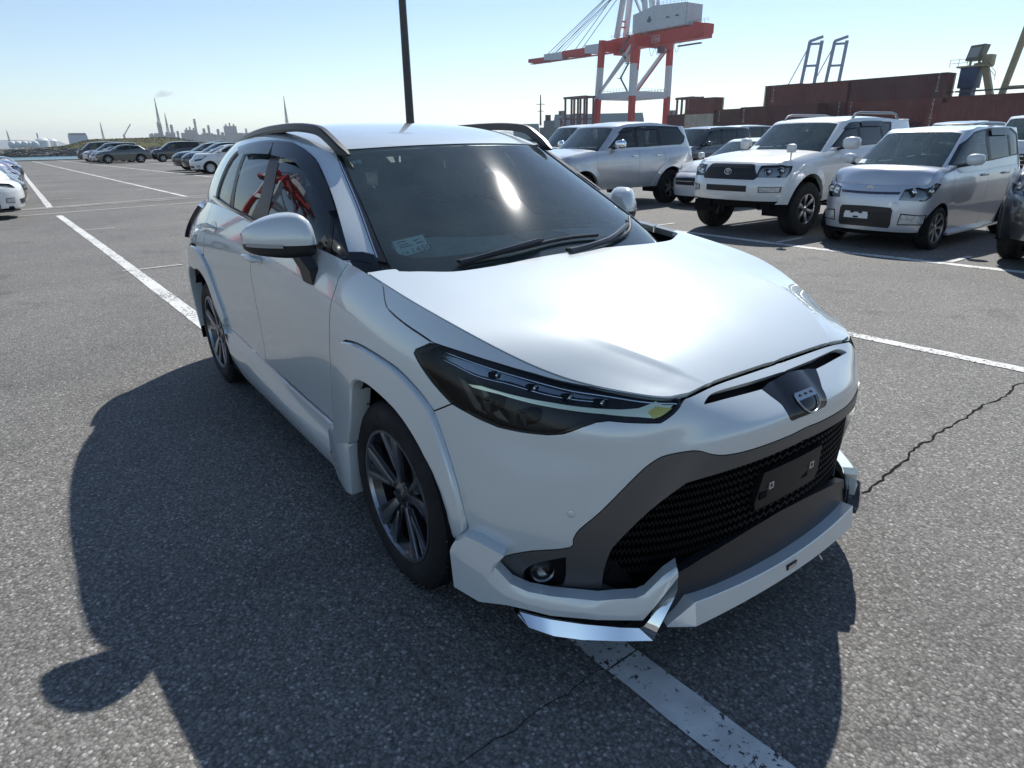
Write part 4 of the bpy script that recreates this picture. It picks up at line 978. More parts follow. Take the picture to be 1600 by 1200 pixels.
    ffo = smooth_loop(PK['fflare_out'][7:17], 3, False)
    fender_loop = [(u, .9995) for u in np.linspace(.4546, .406, 5)] + hs + [(.3408, .9445)] + [hl[1], hl[0]] + hl[:24:-1] + [PK['seam'][1], PK['seam'][0]] + ffo[1:] \
        + [(.4506, .6), (.4516, .45), (.456, .25), (.4635, .14), (.4778, .14), (.4778, .1874)] + df[::-1][1:]
    both(lambda s: panel('fender', B, fender_loop, m_white, car, s, rim=.015, gap=.0034, res=.025))
    spl = [(.5905, .1963 + .01), (.5908, .4), (.5908, .65), (.5915, .85), (.5935, 1.0)]
    def fdoor(s):
        d = panel('front_door', B, df + db[1:3] + spl + [(u, 1.0) for u in np.linspace(.58, .46, 8)], m_white, car, s, rim=.015, gap=.0036, res=.03)
        handle(s, PK['handle_f'][0], d); return d
    rear_edge = [(.712, 1.0), (.7095, .93), (.7085, .86), (.712, .775)]
    rfo = smooth_loop(PK['rflare_out'], 3, False)
    def rdoor(s):
        d = panel('rear_door', B, spl[::-1] + [(.611, .2253), (.66, .249), (.684, .2597)] + [q for q in rfo[::-1] if q[0] < .716 and q[1] > .29] + rear_edge[::-1] + [(u, 1.0) for u in np.linspace(.70, .60, 6)], m_white, car, s, rim=.015, gap=.0036, res=.03)
        handle(s, PK['handle_r'][0], d); return d
    def handle(s, uv, d):
        P, N, _, _ = B.ev(*uv); p = P[0]; n = N[0]
        rows = []
        for t in np.linspace(-1, 1, 15):
            hh = .016 * (1 - .25 * t * t) * max(.15, (1 - abs(t) ** 6)); o = .008 + .036 * (1 - abs(t) ** 5)
            c0 = ev3(B, [(uv[0] + t * .0125, uv[1] - .004 * t)])[0] + n * o
            rows.append([c0 + np.array([0, 0, 1]) * hh * math.cos(a) + n * .011 * math.sin(a) for a in np.linspace(0, 2 * math.pi, 10, endpoint=False)])
        sweep('door_handle', rows, m_white, d, s, closed=True, cap=True)
        rec = [(uv[0] + .010 * math.cos(a), uv[1] + .022 * math.sin(a)) for a in np.linspace(0, 2 * math.pi, 18, endpoint=False)]
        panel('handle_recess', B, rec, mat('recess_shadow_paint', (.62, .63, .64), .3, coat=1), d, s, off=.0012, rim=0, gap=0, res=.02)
    both(fdoor); both(rdoor)
    quarter = rear_edge + [(.7211, .7521 + .012), (.7493, .80), (.7833, .79), (.815, .70), (.83, .5), (.838, .38), (.90, .38), (.90, 1.0)] + [(u, 1.0) for u in np.linspace(.86, .73, 5)]
    quarter = [(.712, 1.0), (.7095, .93), (.7085, .86), (.712, .772), (.7211, .764), (.7493, .805), (.7833, .788), (.81, .715), (.826, .60), (.832, .48), (.90, .47), (.90, .80), (.84, .80), (.835, .96), (.90, .96), (.90, 1.0)] + [(u, 1.0) for u in np.linspace(.86, .73, 5)]
    both(lambda s: panel('quarter_panel', B, quarter, m_white, car, s, rim=.015, gap=.0036, res=.03))
    both(lambda s: panel('tail_light', B, [(.822, .79), (.90, .79), (.95, .80), (.95, .95), (.90, .965), (.815, .965)], mat('smoked_tail_lens', (.03, .012, .03), .08, coat=1), car, s, off=.022, rim=.04, gap=0, res=.03))
    panel('tailgate', B, [(1, 1), (.90, 1), (.90, .96), (.95, .95), (.95, .80), (.90, .80), (.90, .55), (1, .55)], m_white, car, -1, rim=.015, gap=.002, res=.05)
    panel('tailgate', B, [(1, 1), (.90, 1), (.90, .96), (.95, .95), (.95, .80), (.90, .80), (.90, .55), (1, .55)], m_white, car, 1, rim=.015, gap=.002, res=.05)
    both(lambda s: panel('rear_bumper', B, [(1, .55), (.90, .55), (.90, .47), (.832, .47), (.838, .30), (.838, .0), (1, 0)], m_white, car, s, rim=.015, gap=.002, res=.05))
    # --- dark shell inside the gaps, wheel wells and underbody
    def arch(cx, r, z0=.341, zb=.10):
        return [(cx + r * math.cos(t), z0 + r * math.sin(t)) for t in np.linspace(-.35, math.pi + .35, 23)]
    af = [solve_uv(B, [q], [0, 2])[0] for q in arch(0, .395)]; ar = [solve_uv(B, [q], [0, 2])[0] for q in arch(-2.64, .395)]
    af[0] = (af[0][0], 0); af[-1] = (af[-1][0], 0); ar[0] = (ar[0][0], 0); ar[-1] = (ar[-1][0], 0)
    shell = [(.115, 0)] + af + ar + [(1, 0), (1, .985), (.6, .985), (.405, .975), (.375, .94), (.364, .86), (.345, .75), (.32, .66), (.2, .5), (.19, .2)]
    both(lambda s: panel('inner_shell', B, shell, m_dark, car, s, off=-.018, rim=0, gap=0, res=.06))
    def liner(cx, s):
        rows = []
        for t in np.linspace(-.3, math.pi + .3, 25):
            p = (cx + .395 * math.cos(t), .341 + .395 * math.sin(t)); rows.append([(p[0], .885, p[1]), (p[0], .60, p[1])])
        sweep('wheel_well', rows, m_dark, car, s)
        MB().add([(cx + .5 * math.cos(t), s * .60, .341 + .5 * math.sin(t)) for t in np.linspace(0, 2 * math.pi, 24, endpoint=False)], [tuple(range(24))]).build('well_wall', m_dark, car)
    for s in (-1, 1): liner(0, s); liner(-2.64, s)
    MB().box((-3.35, -.60, .19), (.86, .60, .24)).box((-2.24, -.86, .19), (-.40, .86, .24)).build('underbody', m_belly, car)
    MB().prism([(.33, -.55), (.83, -.45), (.88, 0), (.83, .45), (.33, .55)], 'z', .165, .20).build('under_tray', m_belly, car)
    # --- arch flares (white)
    def flare(name, outer, inner, n, s, d0=.002, d1=.024, turn=.05, smo=True):
        o = resample(ev3(B, smooth_loop(outer, 3, False)), n); i_ = resample(ev3(B, smooth_loop(inner, 3, False)), n)
        rows = []
        for a, b in zip(o, i_):
            wd = np.array([0, 1.0, 0]); L_ = np.linalg.norm(b - a); dr = (b - a) / L_
            rows.append([a + wd * -.004 + dr * .002, a + wd * d1 * .55 + dr * .002, a + wd * d1 * .72 + dr * .006, a + (b - a) * .35 + wd * d1 * .86, a + (b - a) * .7 + wd * d1 * .98, b - dr * .012 + wd * d1, b - dr * .003 + wd * (d1 - .006), b + wd * (d1 - .02), b - wd * turn])
        return sweep(name, rows, m_white, car, s, angle=24)
    both(lambda s: flare('front_arch_flare', PK['fflare_out'], PK['fflare_in'], 46, s))
    ro = PK['rflare_out'][::-1]; ri = PK['rflare_in'][::-1]
    ro2 = ro + [(.80, .72), (.815, .58), (.825, .42), (.830, .25), (.833, .06)]; ri2 = ri + [(.785, .60), (.80, .50), (.808, .38), (.812, .22), (.813, .06)]
    both(lambda s: flare('rear_arch_flare', ro2, ri2, 40, s, d1=.022))
    # --- side skirt kit
    def skirt(s):
        rows = []
        for x in np.r_[-2.24, -2.2, np.linspace(-2.1, -.56, 24), -.52]:
            zt = np.interp(x, [-2.16, -1.59, -1.09, -.81, -.51], [.505, .475, .444, .439, .439]); w0 = .868 if x > -2 else .868 + (-2 - x) * .05
            cut = np.interp(x, [-2.24, -2.12, -1.95], [.16, .05, 0]); fl_ = 1 - np.interp(x, [-2.24, -2.1], [.6, 0])
            low = .225 + cut; mid = np.interp(x, [-2.0, -1.75, -1.5, -.8], [.0, .012, .0, .0])
            rows.append([(x, w0 - .006, zt - .002), (x, w0 + .004, zt - .004), (x, w0 + .012 * fl_, zt - .012), (x, w0 + .020 * fl_ + mid, zt - .07), (x, w0 + .034 * fl_, zt - .10), (x, w0 + .036 * fl_, low + .09), (x, w0 + .026 * fl_, low + .03), (x, w0 + .012, low), (x, w0 - .05, low + .01)])
        sk = sweep('side_skirt', rows, m_white, car, s, angle=25)
        b = MB().prism([(-.525, .42), (-.525, .285), (-.47, .215), (-.40, .185), (-.335, .20), (-.305, .43), (-.33, .455), (-.47, .455)], 'y', s * .83, s * .903)
        b.build('skirt_block', m_white, sk, bevel=.008)
    both(skirt)
    # --- front lip kit
    def lin(P, n=4):
        P = np.asarray(P, float); out = []
        for a, b in zip(P[:-1], P[1:]): out += [a + (b - a) * k / n for k in range(n)]
        return np.array(out + [P[-1]])
    def lip(s):
        tp, cr_, bt = lin(ev3(K, PK['kw_top'])), lin(ev3(K, PK['kw_cre'], .009)), lin(ev3(K, PK['kw_bot'], .008))
        rows = []
        for a, b, c in zip(tp, cr_, bt):
            inw = np.array([-.03, -.03, 0])
            rows.append([a + inw, a, a + (b - a) * .5 + np.array([0, 0, .003]), b - (b - a) * .04, b + (c - b) * .04, c, c + inw + np.array([0, 0, .004])])
        k = sweep('front_lip_corner', rows, m_white, car, s, angle=16, cap=True)
        cu, cl_ = lin(ev3(K, PK['ch_up'])), lin(ev3(K, PK['ch_lo'], .022))
        sweep('chrome_strip', [[a - np.array([.02, .01, -.003]), a, b, b + np.array([-.004, -.002, -.006]), b + np.array([-.06, -.03, -.002])] for a, b in zip(cu, cl_)], m_chrome, k, s, angle=20, cap=True)
        panel('lip_back', K, [(.33, .80), (.44, .55), (.52, .50), (.80, .55), (.93, .55), (.94, .40), (.80, .40), (.75, .25), (.60, .18), (.40, .15)], m_dark, k, s, off=-.02, rim=0, gap=0, res=.04)
        return k
    both(lip)
    rows = []
    for w_ in np.r_[np.linspace(-1, 1, 41)]:
        f_ = abs(w_); x = .974 - .027 * f_ ** 2; y = .418 * w_
        rows.append([(x - .05, y, .268 + .016 * f_ ** 2), (x, y, .270 + .016 * f_ ** 2), (x + .002, y, .267 + .016 * f_ ** 2), (x + .012, y, .214 - .004 * f_ ** 2), (x + .008, y, .209 - .004 * f_ ** 2), (x - .05, y, .212)])
    e0 = (.916, .492, .219); cap_ = lambda sg: [(.86, sg * .47, .222), (e0[0], sg * e0[1], e0[2] + .001), (e0[0], sg * e0[1], e0[2]), (e0[0], sg * e0[1], e0[2] - .002), (e0[0], sg * e0[1], e0[2] - .003), (.86, sg * .47, .214)]
    rows = [cap_(-1)] + rows + [cap_(1)]
    cl = sweep('front_lip', rows, m_white, car, 1, angle=14)
    panel('lower_apron', K, [(0, .975), (.07, .962), (.2261, .925), (.33, .88), (.37, .60), (.40, .05), (0, .05)], mat('dark_apron', (.022, .023, .026), .33, spec=.5), car, 0, off=-.03, rim=.03, gap=0, full='u', res=.03)
    p = np.array([.981, 0, .241])
    bd = MB().box((p[0] - .004, -.022, p[2] - .009), (p[0] + .003, .032, p[2] + .010)).build('kit_badge', m_black_plastic, cl, bevel=.002)
    MB().box((p[0] + .002, -.016, p[2] - .004), (p[0] + .0042, .020, p[2] + .005)).box((p[0] + .002, .022, p[2] - .005), (p[0] + .0042, .027, p[2] + .006)).build('badge_mark', m_bright, bd)
    # --- greenhouse
    wse = PK['ws_edge']; top_v = .996
    ws_loop = [(0, top_v), (.06, top_v), (.12, top_v)] + smooth_loop(wse, 3, False) + [(.196, .02), (.0, .0)]
    ws = panel('windscreen', G, ws_loop, m_screen, car, 0, off=.0, rim=.005, gap=.002, full='u', res=.04)
    clear = [(0, .955), (.06, .955), (.12, .953), (.158, .945), (.172, .79), (.174, .45), (.172, .23), (.160, .150), (.140, .125), (.10, .125), (.05, .140), (0, .150)]
    panel('frit_band', G, ws_loop, m_frit, ws, 0, [], off=-.007, rim=0, gap=.001, full='u', res=.04) if False else None
    fb = [(0, top_v), (.06, top_v), (.12, top_v)] + smooth_loop(wse, 3, False) + [(.196, .02), (0, 0), (0, .150), (.05, .140), (.10, .125), (.140, .125), (.160, .150), (.172, .23), (.174, .45), (.172, .79), (.158, .945), (.12, .953), (.06, .955), (0, .955)]
    panel('frit_band', G, fb, m_frit, ws, 0, off=-.006, rim=0, gap=.0, full='u', res=.03)
    pi_ = PK['pillar_in']
    def molding(s):
        l = [(wse[0][0] + .002, 1.0)] + [(u + .002, v) for u, v in smooth_loop(wse[1:], 3, False)] + [(.2214 - .004, .1)] + [(u - .003, v) for u, v in smooth_loop(pi_[::-1], 3, False)]
        m = panel('windscreen_molding', G, l, mat('molding_black', (.02, .02, .022), .25), car, s, off=.004, rim=.015, gap=.0, res=.02)
        c = [(u - .0022, v) for u, v in smooth_loop(pi_, 3, False)] + [(u - .0065, v) for u, v in smooth_loop(pi_[::-1], 3, False)]
        panel('chrome_edge', G, c, m_bright, m, s, off=.006, rim=.01, gap=0, res=.02)
    both(molding)
    dlo = smooth_loop(PK['dlo_top'], 3, False) + smooth_loop(PK['dlo_bot'], 2, False)[1:-1]
    frame = [(.2195, .10)] + [(u, v) for u, v in smooth_loop(pi_[::-1], 3, False)] + [(u, 1.0) for u in np.linspace(.22, .82, 22)] + [(.835, .9), (.835, .2), (.835, 0), (.7, 0), (.5, 0), (.30, 0), (.24, .02)]
    def side_frame(s):
        f = panel('body_side_frame', G, frame, m_white, car, s, [dlo], rim=.02, gap=.001, res=.03)
        panel('window_trim', G, dlo, m_frit, f, s, off=-.010, rim=.0, gap=.001, res=.03, holes=[front_glass(), rear_glass(), quarter_glass(), tri_glass()])
        panel('pillar_foot', G, [(.2214, .02), (.2205, .135), (.25, .150), (.290, .145), (.296, .10), (.296, .02)], m_black_gloss, f, s, off=.003, rim=.006, gap=0, res=.02)
        gi = 0
        for nm, lp, mm in (('front_window', front_glass(), m_sideglass), ('rear_window', rear_glass(), m_privacy), ('quarter_window', quarter_glass(), m_privacy), ('corner_window', tri_glass(), m_sideglass)):
            panel(nm, G, lp, mm, f, s, off=-.012, rim=.0, gap=-.003, res=.04)
        vf = panel('wind_visor', G, smooth_loop(PK['visor_f'], 1), m_visor, f, s, rim=0, gap=0, res=.02, offfn=lambda UV, P: np.full(len(UV), .016))
        vr = panel('wind_visor', G, smooth_loop(PK['visor_r'], 1), m_visor, f, s, rim=0, gap=0, res=.02, offfn=lambda UV, P: np.full(len(UV), .016))
        bs = [(.24, .085), (.30, .10), (.3607, .083), (.3912, .087), (.4662, .110), (.547, .158), (.6386, .202), (.692, .232), (.692, .255), (.6386, .225), (.547, .181), (.4662, .136), (.3912, .113), (.3607, .11), (.31, .115)]
        panel('belt_molding', G, bs, m_black_gloss, f, s, off=.006, rim=.015, gap=0, res=.025)
        return f
    def front_glass(): return [(.308, .45), (.323, .66), (.352, .82), (.392, .90), (.437, .93), (.4725, .93), (.4985, .2908), (.511, .142), (.47, .124), (.39, .10), (.362, .104)]
    def rear_glass(): return [(.608, .875), (.56, .90), (.508, .915), (.513, .80), (.523, .45), (.545, .185), (.57, .20), (.6017, .218), (.606, .5)]
    def quarter_glass(): return [(.624, .90), (.638, .91), (.662, .88), (.676, .82), (.684, .65), (.684, .45), (.681, .30), (.677, .245), (.64, .225), (.6175, .22), (.618, .5)]
    def tri_glass(): return [(.303, .40), (.350, .105), (.315, .113), (.305, .15)]
    both(side_frame)
    rearw = [(1, .05), (.85, .05), (.845, .85), (.87, .93), (1, .93)]
    both(lambda s: panel('rear_screen', G, rearw, m_privacy, car, s, rim=.004, gap=0, res=.06))
    both(lambda s: panel('rear_spoiler', G, [(1, .93), (.87, .93), (.835, .90), (.82, 1), (1, 1)], m_white, car, s, off=.01, rim=.03, gap=0, res=.04))
    # --- roof, rails, aerial
    roof = panel('roof', Rf, [(0, 0), (0, .5), (0, 1), (.5, 1), (1, 1), (1, 0)], m_white, car, 0, rim=.0, gap=0, full='v', res=.05)
    MB().box((-.99, -.004, 1.478), (-.972, .004, 1.486)).build('washer_nozzle', m_white, roof) if False else None
    rail_top = [(-2.70, .525, 1.500), (-2.613, .53, 1.526), (-2.288, .55, 1.561), (-1.971, .565, 1.581), (-1.71, .575, 1.589), (-1.399, .58, 1.59), (-1.193, .575, 1.579), (-1.101, .57, 1.564), (-1.032, .565, 1.536), (-.955, .56, 1.500), (-.904, .55, 1.470), (-.88, .548, 1.455)]
    rt = np.array(smooth_loop(rail_top, 4, False)); rows = []
    for i, q in enumerate(rt):
        d = rt[min(i + 1, len(rt) - 1)] - rt[max(i - 1, 0)]; d /= np.linalg.norm(d); up = np.array([-d[2], 0, d[0]]) if d[0] > 0 else np.array([d[2], 0, -d[0]])
        up = up * (1 if up[2] > 0 else -1); w_ = np.array([0, 1.0, 0]); f_ = min(1, (len(rt) - 1 - i) / 6 + .35, i / 6 + .3)
        sec = [(-.017, -.004), (-.012, .0), (.009, .0), (.016, -.006), (.020, -.017 - .009 * f_), (.015, -.027 - .011 * f_), (-.017, -.027 - .011 * f_), (-.018, -.016)]
        tp_ = min(1, .30 + (len(rt) - 1 - i) / 9, .3 + i / 9); rows.append([q + w_ * a * tp_ + up * b * tp_ for a, b in sec])
    both(lambda s: sweep('roof_rail', rows, vary(mat('rail_black', (.020, .021, .024), .38, spec=.5), 20, .15), car, s, closed=True, cap=True, angle=30))
    # --- mirrors
    def mirror(s):
        secs = []   # sections from inboard to outboard; each (w, x centre, z centre, half depth, half height, top bulge)
        rows = []
        for t, w_, xf, xb, zb, zt in ((0, .838, -.545, -.635, 1.125, 1.185), (.12, .850, -.520, -.655, 1.105, 1.232), (.3, .885, -.515, -.680, 1.098, 1.262), (.55, .935, -.545, -.700, 1.097, 1.262), (.78, .99, -.600, -.725, 1.102, 1.243), (.92, 1.03, -.665, -.745, 1.110, 1.215), (1, 1.05, -.725, -.755, 1.125, 1.185)):
            r_ = []
            for a in np.linspace(0, 2 * math.pi, 20, endpoint=False):
                ca, sa = math.cos(a), math.sin(a); e_ = .45
                ex = math.copysign(abs(ca) ** e_, ca); ez = math.copysign(abs(sa) ** e_, sa)
                x = (xf + xb) / 2 + (xf - xb) / 2 * ex - (.022 * max(0, ez) if ca > 0 else 0); z = (zb + zt) / 2 + (zt - zb) / 2 * ez
                r_.append((x, w_, z))
            rows.append(r_)
        A = np.array(rows); A[:, :, 0] -= .085; A[:, :, 1] = .818 + (A[:, :, 1] - .838) * 1.045; A[:, :, 2] -= .008
        A2 = np.array([smooth_loop(A[:, j], 3, False) for j in range(A.shape[1])]).transpose(1, 0, 2)
        zsplit = 1.140
        hi = A2.copy(); hi[:, :, 2] = np.maximum(hi[:, :, 2], zsplit - .010 * 0)
        mr_ = sweep('door_mirror', hi, m_white, car, s, closed=True, cap=True, angle=60)
        lo = A2.copy(); lo[:, :, 2] = np.minimum(lo[:, :, 2], zsplit - .003); lo = (lo - [0, .94, 0]) * [1, .99, 1] + [0, .94, 0]
        sweep('mirror_base', lo, m_black_plastic, mr_, s, closed=True, cap=True, angle=60)
        # stalk
        st_rows = [[(-.62, .850, 1.107), (-.73, .850, 1.107), (-.73, .895, 1.097), (-.62, .895, 1.097)], [(-.60, .838, 1.06), (-.72, .838, 1.05), (-.72, .868, 1.035), (-.60, .870, 1.045)], [(-.575, .80, 1.045), (-.71, .80, 1.03), (-.71, .862, .985), (-.60, .862, .988)]]
        sweep('mirror_stalk', st_rows, m_black_plastic, mr_, s, closed=True, cap=True, smooth=False)
        gl_ = MB().add([(-.73, s * .85, 1.115), (-.765, s * 1.03, 1.13), (-.762, s * 1.02, 1.215), (-.725, s * .86, 1.235)], [(0, 1, 2, 3)]) 
        gl_.V = [(v[0] - .072, v[1] - s * .01, v[2] - .008) for v in gl_.V]
        gl_.build('mirror_glass', m_chrome, mr_)
        sig = [A2[k][:, :] for k in range(len(A2) - 8, len(A2))]
        rws = []
        for k in range(len(A2) - 9, len(A2) - 1):
            q = A2[k]; j = np.argmax(q[:, 0]); rws.append([(q[j][0] + .003, q[j][1] + .004, zsplit + .004), (q[j][0] + .003, q[j][1] + .004, zsplit - .008)])
        sweep('turn_repeater', rws, m_lens if False else mat('repeater', (.35, .36, .36), .1, coat=1), mr_, s)
    both(mirror)
    # --- wipers and cowl
    cowl = MB()
    MB().add([(-.02, y, 1.020) for y in (-.66, .66)] + [(-.30, y, 1.045) for y in (-.66, .66)], [(0, 1, 3, 2)]).build('cowl_panel', m_black_plastic, car)
    def wiper(pts, arm):
        mb = MB()
        w = mb.tube(smooth_loop(pts, 4, False), .007, 6).build('wiper', m_black_plastic, car, smooth=True)
        MB().tube(smooth_loop(arm, 4, False), [.013] + [.011] * (4 * (len(arm) - 1) - 1) + [.006], 6).build('wiper_arm', vary(mat('wiper_arm_black', (.03, .03, .033), .3), 10, .1), w, smooth=True)
    def wsp(y, v, o):
        U = np.linspace(0, .19, 60); P, N, _, _ = G.ev(U, np.full(60, v)); i = np.abs(P[:, 1] - abs(y)).argmin(); q = P[i] + N[i] * o
        return (q[0], y, q[2])
    wiper([wsp(-.47, .075, .014), wsp(-.25, .105, .014), wsp(0, .135, .014), wsp(.20, .130, .014)], [wsp(-.47, .058, .022), wsp(-.28, .095, .03), wsp(-.10, .130, .028)])
    wiper([wsp(-.02, .078, .014), wsp(.2, .085, .014), wsp(.42, .115, .014), wsp(.58, .20, .014)], [wsp(-.02, .062, .022), wsp(.22, .085, .028), wsp(.46, .15, .026)])
    # --- things inside the windscreen
    def on_ws(y, z):
        """point on the inside of the screen with half width |y| and height z"""
        uv = solve_uv(G, [(abs(y), z)], [1, 2])[0]; P, N, _, _ = G.ev(*uv); q = P[0] - N[0] * .012
        return np.array([q[0], y, q[2]]), N[0] * [1, 1 if y > 0 else -1, 1]
    PW = [ev3(G, [q], -.012)[0] * [1, -1, 1] for q in PK['paper']]
    pap = MB().add([PW[0], PW[1], PW[2], PW[3]], [(0, 1, 2, 3)]).build('auction_slip', m_paper, ws)
    a_, b_ = (PW[1] - PW[0]), (PW[3] - PW[0]); nn = np.cross(a_, b_); nn /= np.linalg.norm(nn); nn = nn if nn[0] > 0 else -nn
    def on_paper(curves, sx, sy, ox, oy, name):
        mb = MB()
        for r0 in curves:
            q = [PW[0] + a_ * (ox + x * sx) + b_ * (oy + (1 - y) * sy) + nn * .0015 for x, y in r0]; mb.add(q, [tuple(range(len(q)))])
        return mb.build(name, m_ink, pap)
    def text_obj(txt, pos, ex, ey, size, mt, name, parent):
        cu = bpy.data.curves.new(name, 'FONT'); cu.body = txt; cu.size = 1; cu.resolution_u = 2
        o = bpy.data.objects.new(name, cu); col.objects.link(o)
        dg = bpy.context.evaluated_depsgraph_get(); me = bpy.data.meshes.new_from_object(o.evaluated_get(dg)); bpy.data.objects.remove(o)
        V = np.array([tuple(v.co) for v in me.vertices])
        for v, q in zip(me.vertices, V): v.co = Vector(pos) + Vector(ex) * q[0] * size + Vector(ey) * q[1] * size
        me.materials.clear(); me.materials.append(mt); me.name = name
        return link(bpy.data.objects.new(name, me), parent)
    globals()['text_obj'] = text_obj
    ex = a_ / np.linalg.norm(a_); ey = -b_ / np.linalg.norm(b_)
    text_obj('1450', PW[0] + a_ * .40 + b_ * .93 + nn * .0015, ex, ey, .040, m_ink, 'slip_number', pap)
    tl = MB()
    for (x0, x1, y0) in ((.12, .40, .12), (.15, .46, .30), (.15, .55, .44), (.62, .80, .22), (.12, .18, .78), (.24, .34, .80), (.66, .9, .40)):
        tl.add([PW[0] + a_ * x + b_ * y + nn * .0015 for x, y in ((x0, y0), (x1, y0), (x1, y0 + .07), (x0, y0 + .07))], [(0, 1, 2, 3)])
    tl.build('slip_print', mat('ink_grey', (.10, .14, .14), .8), pap)
    SW = [ev3(G, [q], -.009)[0] * [1, -1, 1] for q in PK['stk']]
    stk = MB().add(SW, [(0, 1, 2, 3)]).build('inspection_sticker', mat('sticker', (.62, .72, .68), .7), ws)
    a2 = SW[1] - SW[0]; b2 = SW[3] - SW[0]; n2 = np.cross(a2, b2); n2 /= np.linalg.norm(n2); n2 = n2 if n2[0] > 0 else -n2
    text_obj('6', SW[0] + a2 * .38 + b2 * .85 + n2 * .002, a2 / np.linalg.norm(a2), -b2 / np.linalg.norm(b2), .020, m_ink, 'sticker_digit', stk)
    ch = MB()
    cam_sec = [[ev3(G, [(u, v)], -d)[0] * [1, sg, 1] for (u, sg, d) in ((.026 * k, 1, .012), (.026 * k, -1, .012), (.018 * k, -1, .05), (.018 * k, 1, .05))] for v, k in ((.97, 1.15), (.90, .95), (.84, .72), (.80, .5))]
    A = np.array(cam_sec); nr = 4
    ch.add([q for r0 in A for q in r0], [(i * 4 + j, i * 4 + (j + 1) % 4, (i + 1) * 4 + (j + 1) % 4, (i + 1) * 4 + j) for i in range(3) for j in range(4)] + [(0, 1, 2, 3), (12, 13, 14, 15)])
    ch.build('camera_housing', m_black_plastic, ws)
    pl_ = [ev3(G, [(u_, v_)], -.011)[0] * [1, sg, 1] for u_, v_, sg in ((.0035, .822, -1), (.0035, .822, 1), (.0015, .855, 1), (.0022, .850, -1))]
    MB().add(pl_, [(0, 1, 2, 3)]).build('camera_lens', m_paper, ws)
    # --- cabin
    dash = []
    for y in np.linspace(-.70, .70, 15):
        e_ = 1 - (y / .72) ** 4; hump = .035 * math.exp(-((y + .36) / .2) ** 2)
        dash.append([(-.22 - .12 * (abs(y) / .7) ** 2, y, 1.045), (-.36, y, 1.062 + .022 * e_), (-.52, y, 1.07 + .028 * e_ + hump * .5), (-.64, y, 1.06 + .03 * e_ + hump * .8), (-.68, y, .97), (-.66, y, .70)])
    A = np.array(dash)
    MB().add([q for r0 in A for q in r0], [(i * 6 + j, i * 6 + j + 1, (i + 1) * 6 + j + 1, (i + 1) * 6 + j) for i in range(14) for j in range(5)]).build('dashboard', m_dash, car, smooth=True)
    MB().box((-.40, .02, 1.085), (-.55, .26, 1.104)).build('dash_speaker', mat('dash_lid', (.12, .12, .115), .7), car, bevel=.004)
    ring = [(-.80 + .05 * math.sin(t), -.36 + .18 * math.cos(t), .90 + .165 * math.sin(t)) for t in np.linspace(0, 2 * math.pi, 33)]
    sw = MB().tube(ring, .014, 8).build('steering_wheel', m_seat, car, smooth=True)
    MB().bar((-.80, -.53, .90), (-.80, -.19, .90), .05, .03).bar((-.80, -.36, .90), (-.64, -.36, .86), .10, .09).build('wheel_hub', m_seat, sw)
    for (x, ys) in ((-1.25, (-.37, .37)), (-2.15, (-.38, 0, .38))):
        for y in ys:
            bk = [[(x - .02, y - .24, .55), (x + .08, y - .25, .70), (x + .02, y - .24, .95), (x - .12, y - .20, 1.13), (x - .20, y - .17, 1.17)], [(x + .03, y, .55), (x + .10, y, .72), (x + .04, y, .97), (x - .09, y, 1.16), (x - .19, y, 1.20)], [(x - .02, y + .24, .55), (x + .08, y + .25, .70), (x + .02, y + .24, .95), (x - .12, y + .20, 1.13), (x - .20, y + .17, 1.17)]]
            mb = MB(); A = np.array([smooth_loop(r0, 3, False) for r0 in bk]); nc = A.shape[1]
            mb.add([q for r0 in A for q in r0], [(i * nc + j, i * nc + j + 1, (i + 1) * nc + j + 1, (i + 1) * nc + j) for i in range(2) for j in range(nc - 1)])
            mb.add([q - np.array([.14, 0, .03]) for r0 in A for q in r0], [(i * nc + j, i * nc + j + 1, (i + 1) * nc + j + 1, (i + 1) * nc + j) for i in range(2) for j in range(nc - 1)])
            seat = mb.build('seat', m_seat, car, smooth=True)
            MB().box((x - .02, y - .25, .40), (x + .48, y + .25, .60)).build('seat_cushion', m_seat, seat, bevel=.05)
            MB().box((x - .24, y - .13, 1.20), (x - .14, y + .13, 1.37)).build('head_rest', m_seat, seat, bevel=.035)
    MB().box((-3.0, -.72, .32), (-.3, .72, .36)).build('cabin_floor', m_dark, car)
    MB().box((-3.0, -.70, .5), (-2.5, .70, .98)).build('load_cover', m_dark, car)
    ip = panel('headliner', Rf, [(.02, 0), (.02, .93), (.9, .93), (.9, 0)], mat('headliner', (.55, .54, .51), .9), car, 0, off=-.03, rim=0, gap=0, full='v', res=.1)
    # --- wheels
    for x in (0, -2.64):
        for s in (-1, 1): make_wheel(car, (x, s * .768, .341), s, .341, .236, .108, 'split5')
    return car
hero = build_hero()

# ---------------------------------------------------------------- the other parked cars: one builder, many shapes
def ucol(surf, x, vs_, ulo, uhi):
    """surface parameters of the line x = const on the body side, at the given v values"""
    v = np.array(vs_, float); a = np.full(len(v), ulo); b = np.full(len(v), uhi)
    for _ in range(36):
        m = (a + b) / 2; k = surf.ev(m, v)[0][:, 0] > x
        a = np.where(k, m, a); b = np.where(k, b, m)
    return [tuple(q) for q in np.stack([(a + b) / 2, v], 1)]

